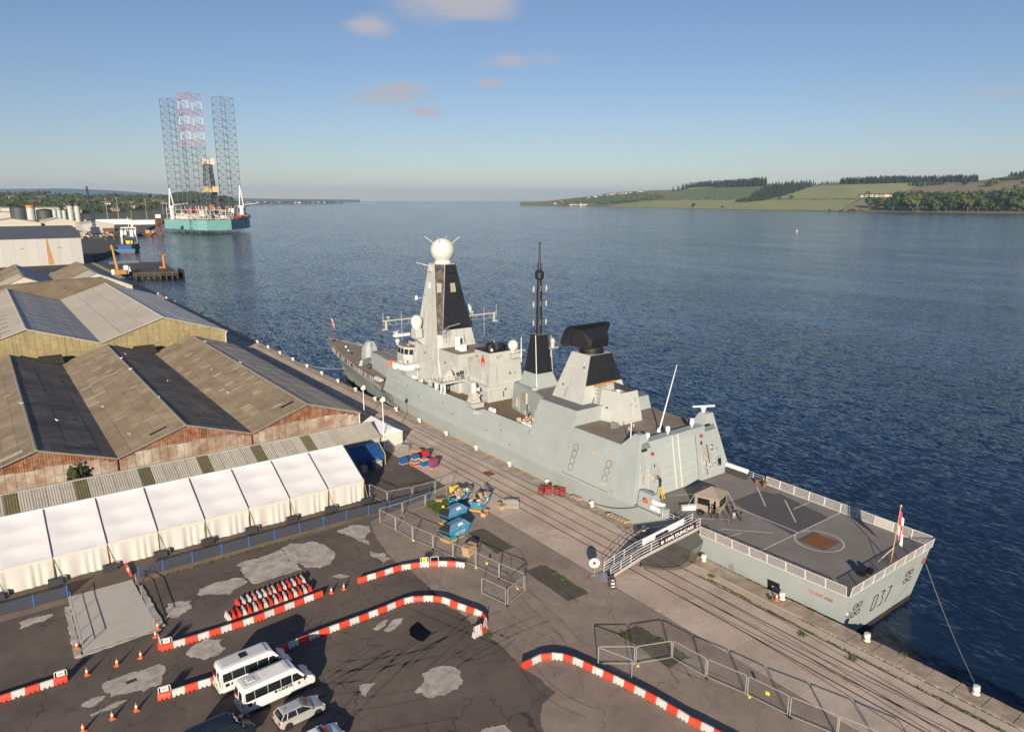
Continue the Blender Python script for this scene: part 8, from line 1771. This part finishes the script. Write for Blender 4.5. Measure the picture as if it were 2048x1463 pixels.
def minibus(loc, rz, label, hatch=True, ribs=False):
    t = empty('minibus', label, 'minibus', loc, rz); w_ = 1.02; L0, L1 = -3.3, 3.25
    sil = [(L0, .45), (L0 - .02, 1.2), (L0 + .08, 2.25), (L0 + .25, 2.58), (1.1, 2.66), (1.55, 2.55), (2.35, 1.52), (3.05, 1.18), (3.28, .85), (3.25, .42), (2.9, .30), (-3.1, .32)]
    body_loft(MB(), sil, w_, .07, 1.15).build('body', MT['van_white'], t, 30)
    b = MB(); b.loft([[(L0 + .35, -.72, 2.60), (1.15, -.72, 2.675), (1.15, .72, 2.675), (L0 + .35, .72, 2.60)], [(L0 + .45, -.66, 2.635), (1.05, -.66, 2.70), (1.05, .66, 2.70), (L0 + .45, .66, 2.635)]]); b.build('roof_panel', MT['van_roof'], t)
    if hatch: MB().box((-.9, 0, 2.69), (.62, .7, .05)).build('roof_hatch', MT['glass_dark'], t)
    else: MB().box((-2.2, 0, 2.64), (.7, .7, .06), 0, (.85, .85)).build('roof_vent', MT['van_roof'], t)
    if ribs:
        for y in (-.5, -.3, -.1, .1, .3, .5): MB().box((-.3, y, 2.685), (2.2, .06, .03)).build('roof_rib', MT['van_white'], t)
    yy = lambda z, s: s * (w_ * (1 - .07 * max(0, z - 1.15)) + .012)
    def win(x0, x1, s, z0=1.34, z1=2.14, sl=0.0):
        b = MB(); A = [(x0, yy(z0, s), z0), (x1, yy(z0, s), z0), (x1 - sl, yy(z1, s), z1), (x0, yy(z1, s), z1)]; A = A if s < 0 else [A[1], A[0], A[3], A[2]]; b.slab(*A, .02); return b.build('side_window', MT['glass_dark'], t)
    for s in (-1, 1):
        for x0, x1 in ((-3.02, -2.24), (-2.2, -1.1), (-1.06, .06), (.1, 1.06)): win(x0, x1, s)
        win(1.18, 2.2, s, 1.34, 2.08, .62); b = MB(); b.tube((2.1, s * 1.05, 1.45), (2.1, s * 1.2, 1.5), .03, 4); b.box((2.12, s * 1.24, 1.32), (.12, .14, .32)); b.build('mirror', MT['trim_dark'], t)
        MB().box((0, s * (w_ - .005), .42), (5.9, .05, .16)).build('side_skirt', MT['van_roof'], t)
        for x in (-1.95, 2.12): wheel(t, x, s * .86, .35)
        MB().box((3.12, s * .74, .80), (.28, .30, .22), s * -.25, (.7, .9)).build('headlight', MT['lamp_clear'], t); MB().box((L0 - .005, s * .90, .95), (.06, .14, .55)).build('tail_light', MT['lamp_red'], t)
    b = MB(); b.slab((2.33, -.80, 1.56), (2.33, .80, 1.56), (1.62, .68, 2.50), (1.62, -.68, 2.50), .02); o = b.build('windscreen', MT['glass_dark'], t); o.location = (.035, 0, .03)
    for s in (-1, 1): b = MB(); b.slab((L0 - .025, s * .48 + .36, 1.42), (L0 - .025, s * .48 - .36, 1.42), (L0 + .06, s * .45 - .33, 2.12), (L0 + .06, s * .45 + .33, 2.12), .02); b.build('rear_window', MT['glass_dark'], t)
    for x in (-3.16, 1.12, 2.28): MB().box((x, -w_ - .004, .55), (.018, .012, 1.5)).build('door_gap', MT['trim_dark'], t)
    MB().box((L0 - .10, 0, .62), (.03, .5, .12)).build('number_plate', MT['sign_yellow'], t); MB().box((1.0, -w_ - .01, 1.12), (.16, .03, .04)).build('door_handle', MT['trim_dark'], t)
    MB().box((L0 - .02, 0, .40), (.2, 1.9, .26)).build('rear_bumper', MT['van_roof'], t); MB().box((3.2, 0, .36), (.2, 1.8, .22)).build('front_bumper', MT['trim_dark'], t); MB().box((3.24, 0, .74), (.06, 1.0, .16)).build('grille', MT['trim_dark'], t); MB().box((2.9, 0, 1.19), (.4, .5, .02)).build('bonnet_vent', MT['trim_dark'], t)
    lettering('lettering', 'CADETS', .34, MT['paint_black'], (.42, -w_ - .012, 1.16), (1, 0, 0), (0, .05, 1), t, .012); MB().box((-.42, -w_ - .008, 1.05), (.22, .012, .24)).build('badge', MT['paint_black'], t)
    b = MB(); b.lathe([(.14, -.006), (.14, .006)], (1.7, -w_ - .01, 1.05), 12, 'y'); b.build('door_crest', MT['lamp_red'], t); MB().box((-2.7, -w_ - .008, .85), (.34, .012, .32)).box((-2.3, -w_ - .008, .9), (.18, .012, .2)).build('side_logo', MT['paint_black'], t); MB().box((-1.6, -w_ * .93 - .012, 2.12), (1.6, .012, .07)).build('side_stripe', MT['clad_blue'], t)
    return t
minibus((15.55, 60.75, .012), R(2.5), 'white minibus with dark roof hatch nearest the barrier row'); minibus((16.35, 57.0, .012), R(3.5), 'white minibus with ribbed roof beside the silver car', False, True)
def car(loc, rz, label, m):
    t = empty('hatchback_car', label, 'car', loc, rz); w_ = .87
    low_ = [(-1.98, .40), (-2.06, .62), (-2.02, .86), (-1.9, .98), (-.6, 1.0), (.85, .985), (1.35, .93), (1.75, .83), (1.97, .68), (2.04, .52), (1.98, .34), (1.7, .24), (-1.75, .25)]
    body_loft(MB(), low_, w_, .05, .8).build('body', MT[m], t, 35)
    b = MB(); base = [(-1.88, -.78), (.98, -.78), (.98, .78), (-1.88, .78)]; top = [(-1.45, -.60), (.12, -.60), (.12, .60), (-1.45, .60)]
    b.loft([[(x, y, .96) for x, y in base], [(-1.72, -.72, 1.22), (.58, -.72, 1.22), (.58, .72, 1.22), (-1.72, .72, 1.22)], [(x, y, 1.43) for x, y in top]]); b.build('glasshouse', MT['glass_dark'], t); b = MB(); b.loft([[(-1.62, -.62, 1.40), (.22, -.62, 1.40), (.22, .62, 1.40), (-1.62, .62, 1.40)], [(-1.5, -.52, 1.475), (.0, -.52, 1.485), (.0, .52, 1.485), (-1.5, .52, 1.475)]]); b.build('roof', MT[m], t); 
    for s in (-1, 1):
        for a, c_ in (((.99, .79, .97), (.16, .61, 1.42)), ((-1.9, .79, .97), (-1.5, .61, 1.42)), ((-.42, .79, .97), (-.5, .61, 1.42)), ((-1.35, .79, .97), (-1.2, .61, 1.42))): MB().tube((a[0], s * a[1], a[2]), (c_[0], s * c_[1], c_[2]), .045, 5).build('pillar', MT[m], t)
        for x in (-1.28, 1.30): wheel(t, x, s * .76, .31, .2); MB().lathe([(.37, -.02), (.37, .03)], (x, s * .86, .33), 16, 'y').build('wheel_arch', MT['trim_dark'], t)
        MB().box((.75, s * .95, .95), (.14, .18, .12)).build('mirror', MT[m], t); MB().box((1.86, s * .62, .66), (.3, .34, .12), -s * .35, (.7, .9)).build('headlight', MT['lamp_clear'], t); MB().box((-1.98, s * .66, .78), (.16, .36, .13), s * .2).build('tail_light', MT['lamp_red'], t)
    MB().box((-2.05, 0, .58), (.03, .5, .12)).build('number_plate', MT['sign_yellow'], t); MB().box((2.0, 0, .42), (.06, 1.2, .16)).build('grille', MT['trim_dark'], t); MB().box((-2.0, 0, .28), (.12, 1.5, .14)).build('rear_bumper', MT['trim_dark'], t); MB().box((-1.2, 0, 1.475), (.12, .05, .08), 0, (.4, .6)).build('aerial', MT['trim_dark'], t)
    return t
car((16.95, 53.05, .012), R(3), 'silver hatchback parked beside the white minibus', 'silver'); car((16.95, 48.85, .012), R(4), 'white car cut off by the bottom edge', 'car_white')
# dark van at the bottom edge
t = empty('dark_van', 'dark blue van with glossy rounded roof at the bottom edge', 'van', (10.7, 53.9, .012), R(3)); sil = [(-2.7, .4), (-2.75, 1.3), (-2.55, 1.95), (-2.1, 2.08), (.6, 2.1), (1.05, 1.98), (1.75, 1.25), (2.45, 1.05), (2.62, .8), (2.6, .35), (-2.5, .3)]
body_loft(MB(), sil, .98, .10, 1.0).build('body', MT['navy_paint'], t, 30); b = MB(); b.slab((1.72, -.78, 1.32), (1.72, .78, 1.32), (1.1, .66, 1.93), (1.1, -.66, 1.93), .02); o = b.build('windscreen', MT['glass_dark'], t); o.location = (.05, 0, .04)
for s in (-1, 1):
    for x in (-1.6, 1.65): wheel(t, x, s * .85, .34)
    b = MB(); A = [(-2.3, s * .96, 1.25), (1.2, s * .96, 1.25), (.7, s * .90, 1.8), (-2.3, s * .90, 1.8)]; b.slab(*(A if s < 0 else [A[1], A[0], A[3], A[2]]), .02); b.build('side_window', MT['glass_dark'], t); MB().box((1.5, s * 1.1, 1.2), (.14, .2, .2)).build('mirror', MT['trim_dark'], t); MB().box((2.45, s * .7, .8), (.2, .3, .18)).build('headlight', MT['lamp_clear'], t)
    for k in range(2): MB().box((-.6, s * .62, 2.06), (3.0, .05, .07)).build('roof_bar', MT['trim_dark'], t) if k == 0 else None
# ---- flags
def flag(name, label, top, staff, W_, H_, red, fold, m_field='flag_white'):
    t = empty(name, label, 'flag', top); nu, nv = 14, 20; pts = [[None] * (nu + 1) for _ in range(nv + 1)]
    for j in range(nv + 1):
        for i in range(nu + 1):
            u, v = i / nu, j / nv; x = u * W_ * .42; pts[j][i] = (x * .8 + .04, .16 * math.sin(u * 15 + v * 2) * u ** .5, -v * H_ - u * W_ * .55 * (1 - .15 * math.sin(v * 3)))
    b = MB(); vs2 = [p for r_ in pts for p in r_]; fs2 = []; ms2 = []
    for j in range(nv):
        for i in range(nu):
            fs2.append((j * (nu + 1) + i, j * (nu + 1) + i + 1, (j + 1) * (nu + 1) + i + 1, (j + 1) * (nu + 1) + i)); ms2.append(red((i + .5) / nu, (j + .5) / nv))
    b.v, b.f, b.m = vs2, fs2, ms2; b.build('cloth', [MT['flag_white'], MT['flag_red'], MT['flag_blue']], t, True); return t
mk('flag_white', (.78, .76, .74), .8); mk('flag_red', (.62, .03, .05), .8); mk('flag_blue', (.03, .04, .28), .8)
t = empty('ensign_staff', 'wooden ensign staff at the stern of the ship', 'flagpole', (78.7, 33.6, 3.03)); MB().tube((0, 0, 0), (0, -.3, 6.9), .07, 8, .05).build('pole', MT['timber'], t); MB().sphere((0, -.3, 6.95), .12, 8, 6).build('truck', MT['yellow'], t); MB().tube((-1.2, .9, 0), (0, -.08, 1.8), .04, 4).build('stay', MT['line_white'], t)
def ens(u, v):
    if abs(v - .5) < .10 or abs(u - .5) < .09: return 1
    if u < .41 and v < .40: return 1 if (abs(u - .2) < .05 or abs(v - .2) < .05) else 2
    return 0
flag('ensign', 'white ensign with red cross hanging at the stern', (78.72, 33.3, 9.6), None, 3.6, 3.0, ens, 1)
def jack(u, v): return 1 if (abs(u - .5) < .09 or abs(v - .5) < .12) else (0 if (abs(u - .5) < .16 or abs(v - .5) < .2 or abs(abs(u - .5) - abs(v - .5)) < .08) else 2)
flag('jack', 'small union flag hanging at the bow', (77.0, 187.55, 11.5), None, 2.6, 1.9, jack, 1)
# ---- canvas shelter on the flight deck
mk('canvas_tan', (.285, .245, .195), .9, var=.08, scale=1.5, bump=.2, bscale=3)
Cn = [Vector((72.24, 56.33, 3.04)), Vector((73.2, 53.2, 3.04)), Vector((76.3, 54.2, 3.04)), Vector((75.34, 57.33, 3.04))]; cen = sum(Cn, Vector()) / 4
t = empty('canvas_shelter', 'tan canvas shelter with a peaked roof on the flight deck', 'shelter', cen); 
for k in range(4):
    a, c_ = Cn[k], Cn[(k + 1) % 4]; d = c_ - a; up_ = Vector((0, 0, 1))
    def pn(u0, u1, z0, z1, m='canvas_tan', nm='wall_panel'):
        b = MB(); b.slab(a + d * u0 + up_ * z0, a + d * u1 + up_ * z0, a + d * u1 + up_ * z1, a + d * u0 + up_ * z1, .03); wp(nm, b, MT[m], t, t)
    pn(0, 1, 1.75, 2.15); pn(0, .12, 0, 1.75); pn(.88, 1, 0, 1.75)
    if k == 0: pn(.12, .62, 0, .85); pn(.62, .70, 0, 1.75); pn(.12, .62, .85, 1.75, 'glass_dark', 'window_panel'); pn(.70, .80, 1.3, 1.75)
    elif k == 1: pn(.12, .88, 0, .75); pn(.12, .88, .75, 1.75, 'glass_dark', 'window_panel')
    else: pn(.12, .88, 0, 1.75)
b = MB(); ap = cen + Vector((0, 0, 3.05)); ev = [cen + (p - cen) * 1.04 + Vector((0, 0, 2.12)) for p in Cn]; b.add([*ev, ap], [(0, 1, 4), (1, 2, 4), (2, 3, 4), (3, 0, 4)]); b.add([p - Vector((0, 0, .02)) for p in ev], [(3, 2, 1, 0)]); wp('roof', b, MT['canvas_tan'], t, t)
b = MB(); b.tube(Cn[0] + Vector((0, 0, 2.1)), Cn[0] + Vector((-1.8, .2, 0)), .02, 3); b.tube(Cn[0] + Vector((0, 0, 2.1)), Cn[0] + Vector((-.6, 4, .6)), .02, 3); b.tube(Cn[2] + Vector((0, 0, 2.1)), Cn[2] + Vector((1.3, -.3, 0)), .02, 3); wp('guy_rope', b, MT['line_white'], t, t)
tag(MB().box((0, 0, 0), (1.9, .6, .62)).build('white_cabinet', MT['sign_white'], None, False, (71.4, 56.6, 3.04), R(-25)), 'low white cabinet left of the canvas shelter', 'cabinet'); tag(MB().sphere((0, 0, .2), .5, 10, 6, (1.2, .8, .6)).build('kit_bag', MT['black'], None, True, (71.6, 54.7, 3.04)), 'black kit bag on deck beside the shelter', 'bag')
t = empty('folding_stand', 'thin dark folding stand right of the shelter entrance', 'stand', (72.3, 50.9, 3.04)); b = MB(); b.tube((-.4, -.3, 0), (.1, 0, 1.2), .03, 4); b.tube((.5, -.2, 0), (0, 0, 1.2), .03, 4); b.tube((0, .5, 0), (.05, 0, 1.2), .03, 4); b.tube((-.2, -.15, .5), (.25, -.1, .5), .02, 4); b.build('leg_frame', MT['steel_dark'], t)
# step ladder against the hangar
t = empty('step_ladder', 'yellow step ladder under the person working at the hangar', 'ladder', (71.2, 61.3, 3.05), R(12)); b = MB()
for x in (-.28, .28): b.tube((x, -.5, 0), (x * .7, -.05, 1.7), .045, 5); b.tube((x, .45, 0), (x * .7, .05, 1.7), .04, 5)
b.build('rail', MT['yellow'], t)
for i in range(6): z = .25 + i * .25; MB().box((0, -.5 + .45 * z / 1.7, z), (.52 - .1 * z, .1, .03)).build('step', MT['yellow'], t)
# ---- people (one skin grown over a posed skeleton)
def person(loc, rz, label, pose, top_m, leg_m, skin_m='skin', hair=(.03, .02, .015), short=False, cap=False):
    t = empty('person', label, 'person', loc, rz); J = dict(pelvis=(0, 0, .93), waist=(0, .0, 1.08), chest=(0, .01, 1.32), neck=(0, .01, 1.47), head0=(0, .03, 1.56), head=(0, .04, 1.66), top=(0, .03, 1.74))
    for s, k in ((-1, 'l'), (1, 'r')): J.update({'hip' + k: (s * .10, 0, .90), 'knee' + k: (s * .11, .02, .49), 'ank' + k: (s * .11, -.02, .09), 'toe' + k: (s * .13, .15, .04), 'sho' + k: (s * .18, 0, 1.42), 'elb' + k: (s * .25, -.01, 1.15), 'wri' + k: (s * .24, .08, .92), 'hand' + k: (s * .235, .11, .85)})
    J.update(pose); E_ = [('pelvis', 'waist'), ('waist', 'chest'), ('chest', 'neck'), ('neck', 'head0'), ('head0', 'head'), ('head', 'top')]
    for k in 'lr': E_ += [('pelvis', 'hip' + k), ('hip' + k, 'knee' + k), ('knee' + k, 'ank' + k), ('ank' + k, 'toe' + k), ('chest', 'sho' + k), ('sho' + k, 'elb' + k), ('elb' + k, 'wri' + k), ('wri' + k, 'hand' + k)]
    RAD = dict(pelvis=.15, waist=.135, chest=.155, neck=.06, head0=.085, head=.10, top=.06, hip=.10, knee=.062, ank=.045, toe=.042, sho=.075, elb=.047, wri=.032, hand=.036)
    names = list(J); me = bpy.data.meshes.new('body'); vs3 = [J[n_] for n_ in names]; ed = [(names.index(a), names.index(c_)) for a, c_ in E_]; rads = [RAD[n_ if n_ in RAD else n_[:-1]] for n_ in names]
    for k in 'lr':        # five fingers on each hand
        h_, w_ = Vector(J['hand' + k]), Vector(J['wri' + k]); d = (h_ - w_).normalized(); sd = d.cross(Vector((0, 1, .2))).normalized(); hi_ = names.index('hand' + k)
        for q_, (o_, l) in enumerate(((-.03, .055), (-.011, .07), (.009, .068), (.028, .05), (-.042, .03))):
            p0 = h_ + sd * o_ + d * (.02 if q_ < 4 else -.02); p1 = p0 + d * l + Vector((0, .012, 0)); i0 = len(vs3); vs3 += [tuple(p0), tuple(p1)]; rads += [.012, .009]; ed += [(hi_, i0), (i0, i0 + 1)]
    me.from_pydata(vs3, ed, []); o = obj('body', me, t); md = o.modifiers.new('skin', 'SKIN'); sv = me.skin_vertices[0].data
    for i, r_ in enumerate(rads): sv[i].radius = (r_, r_ * (.72 if i < len(names) and names[i] in ('pelvis', 'waist', 'chest') else 1)); sv[i].use_root = (i == 0)
    sb = o.modifiers.new('sub', 'SUBSURF'); sb.levels = sb.render_levels = 1
    dg = bpy.context.evaluated_depsgraph_get(); ev_ = o.evaluated_get(dg); nm = bpy.data.meshes.new_from_object(ev_); o.modifiers.clear(); o.data = nm
    nm.materials.clear()
    for m in (top_m, leg_m, MT['skin'], MT['rubber']): nm.materials.append(m)
    hz = J['neck']; wz = Vector(J['waist']); hands = [Vector(J['hand' + k]) for k in 'lr']; kn = [Vector(J['knee' + k]) for k in 'lr']; an = [Vector(J['ank' + k]) for k in 'lr']; hd = Vector(J['head'])
    for p_ in nm.polygons:
        c_ = p_.center; mi = 0
        if min((c_ - a).length for a in hands) < .11: mi = 2
        elif (c_ - hd).length < .17: mi = 2
        elif min((c_ - a).length for a in an) < .10 or c_.z < .09: mi = 3
        elif c_.z < wz.z - .06 and min((c_ - a).length for a in hands) > .13 and c_.z < J['pelvis'][2] + .08 and abs(c_.x) < .2: mi = 1
        if mi == 1 and short and c_.z < kn[0].z + .02: mi = 2
        p_.material_index = mi; p_.use_smooth = True
    hr = MB(); hr.sphere(hd + Vector((0, -.015, .035)), .112, 12, 8, (.95, 1.05, .95)); hr.build('hair' if not cap else 'cap', mk('hair_%d' % len(bpy.data.objects), hair, .8), t, True)
    f = MB(); f.loft([[hd + Vector(p) for p in ((-.018, .09, -.03), (.018, .09, -.03), (0, .085, .03))], [hd + Vector(p) for p in ((-.01, .125, -.03), (.01, .125, -.03), (0, .095, .025))]]); f.sphere(hd + Vector((-.105, .0, -.005)), .028, 6, 4); f.sphere(hd + Vector((.105, .0, -.005)), .028, 6, 4); f.build('face', MT['skin'], t); f = MB(); f.sphere(hd + Vector((-.035, .092, .012)), .012, 6, 4); f.sphere(hd + Vector((.035, .092, .012)), .012, 6, 4); f.box(hd + Vector((0, .094, -.062)), (.045, .012, .01)); f.build('eyes_and_mouth', MT['trim_dark'], t)
    return t
mk('skin', (.48, .27, .19), .6); mk('cloth_navy', (.012, .014, .026), .9, var=.15); mk('cloth_black', (.014, .013, .013), .9); mk('cloth_camo', (.13, .11, .06), .9, var=.5, scale=9); mk('cloth_pale', (.42, .42, .48), .9)
person((71.2, 61.35, 4.62), R(25), 'person in dark overalls on the yellow ladder, bending to the hangar wall', dict(chest=(-.06, .14, 1.28), neck=(-.08, .24, 1.40), head0=(-.09, .29, 1.46), head=(-.10, .35, 1.53), top=(-.10, .37, 1.60), shol=(-.24, .16, 1.36), shor=(.12, .18, 1.36), elbl=(-.33, .36, 1.24), wril=(-.30, .56, 1.34), handl=(-.29, .63, 1.37), elbr=(.16, .40, 1.22), wrir=(.05, .58, 1.34), handr=(.02, .65, 1.36)), MT['cloth_navy'], MT['cloth_navy'])
arm = dict(elbl=(-.26, .02, 1.15), wril=(-.10, .20, 1.12), handl=(-.04, .22, 1.13), elbr=(.26, .02, 1.15), wrir=(.12, .22, 1.16), handr=(.05, .24, 1.17))
person((71.72, 53.1, 3.04), R(-150), 'person in camouflage and black gear, left of the pair at the shelter door', arm, MT['cloth_camo'], MT['cloth_black'], cap=True, hair=(.10, .09, .05)); person((71.95, 52.45, 3.04), R(-190), 'person in camouflage jacket, right of the pair at the shelter door', dict(arm, kneel=(-.12, .05, .49), ankl=(-.13, .08, .09), toel=(-.15, .25, .04)), MT['cloth_camo'], MT['cloth_black'], cap=True, hair=(.10, .09, .05))
person((73.5, 51.0, 3.04), R(150), 'person in a dark top and pale shorts on the flight deck', dict(arm, wril=(-.20, .18, 1.05), handl=(-.19, .24, 1.06)), MT['cloth_black'], MT['cloth_pale'], short=True, hair=(.25, .10, .04)); person((74.0, 50.3, 3.04), R(200), 'person in all dark clothing, rightmost on the flight deck', {}, MT['cloth_navy'], MT['cloth_navy'])
person((72.0, 91.8, 6.4), R(170), 'person in dark top crouched over stores on the boat deck', dict(chest=(0, .18, 1.2), neck=(0, .28, 1.32), head0=(0, .33, 1.38), head=(0, .38, 1.45), top=(0, .4, 1.52), shol=(-.18, .2, 1.28), shor=(.18, .2, 1.28), elbl=(-.24, .35, 1.05), wril=(-.2, .5, .9), handl=(-.19, .54, .83), elbr=(.24, .35, 1.05), wrir=(.2, .5, .9), handr=(.19, .54, .83)), MT['cloth_black'], MT['cloth_black'])
# ================================================================== AIR
b = MB(); b.prism([(-30500, -30500), (30500, -30500), (30500, 30500), (-30500, 30500)], -10.5, 520)
hz_ = b.build('haze', None); hz_.data.materials.clear()
hm = bpy.data.materials.new('haze'); hm.use_nodes = True; N = hm.node_tree.nodes; N.clear(); o_ = N.new('ShaderNodeOutputMaterial'); pv = N.new('ShaderNodeVolumePrincipled'); pv.inputs['Color'].default_value = (.50, .72, 1.0, 1); pv.inputs['Density'].default_value = 0.000036; pv.inputs['Anisotropy'].default_value = 0.1
hm.node_tree.links.new(pv.outputs[0], o_.inputs['Volume']); hz_.data.materials.append(hm); tag(hz_, 'thin pale haze over the river', 'haze', kind='stuff')
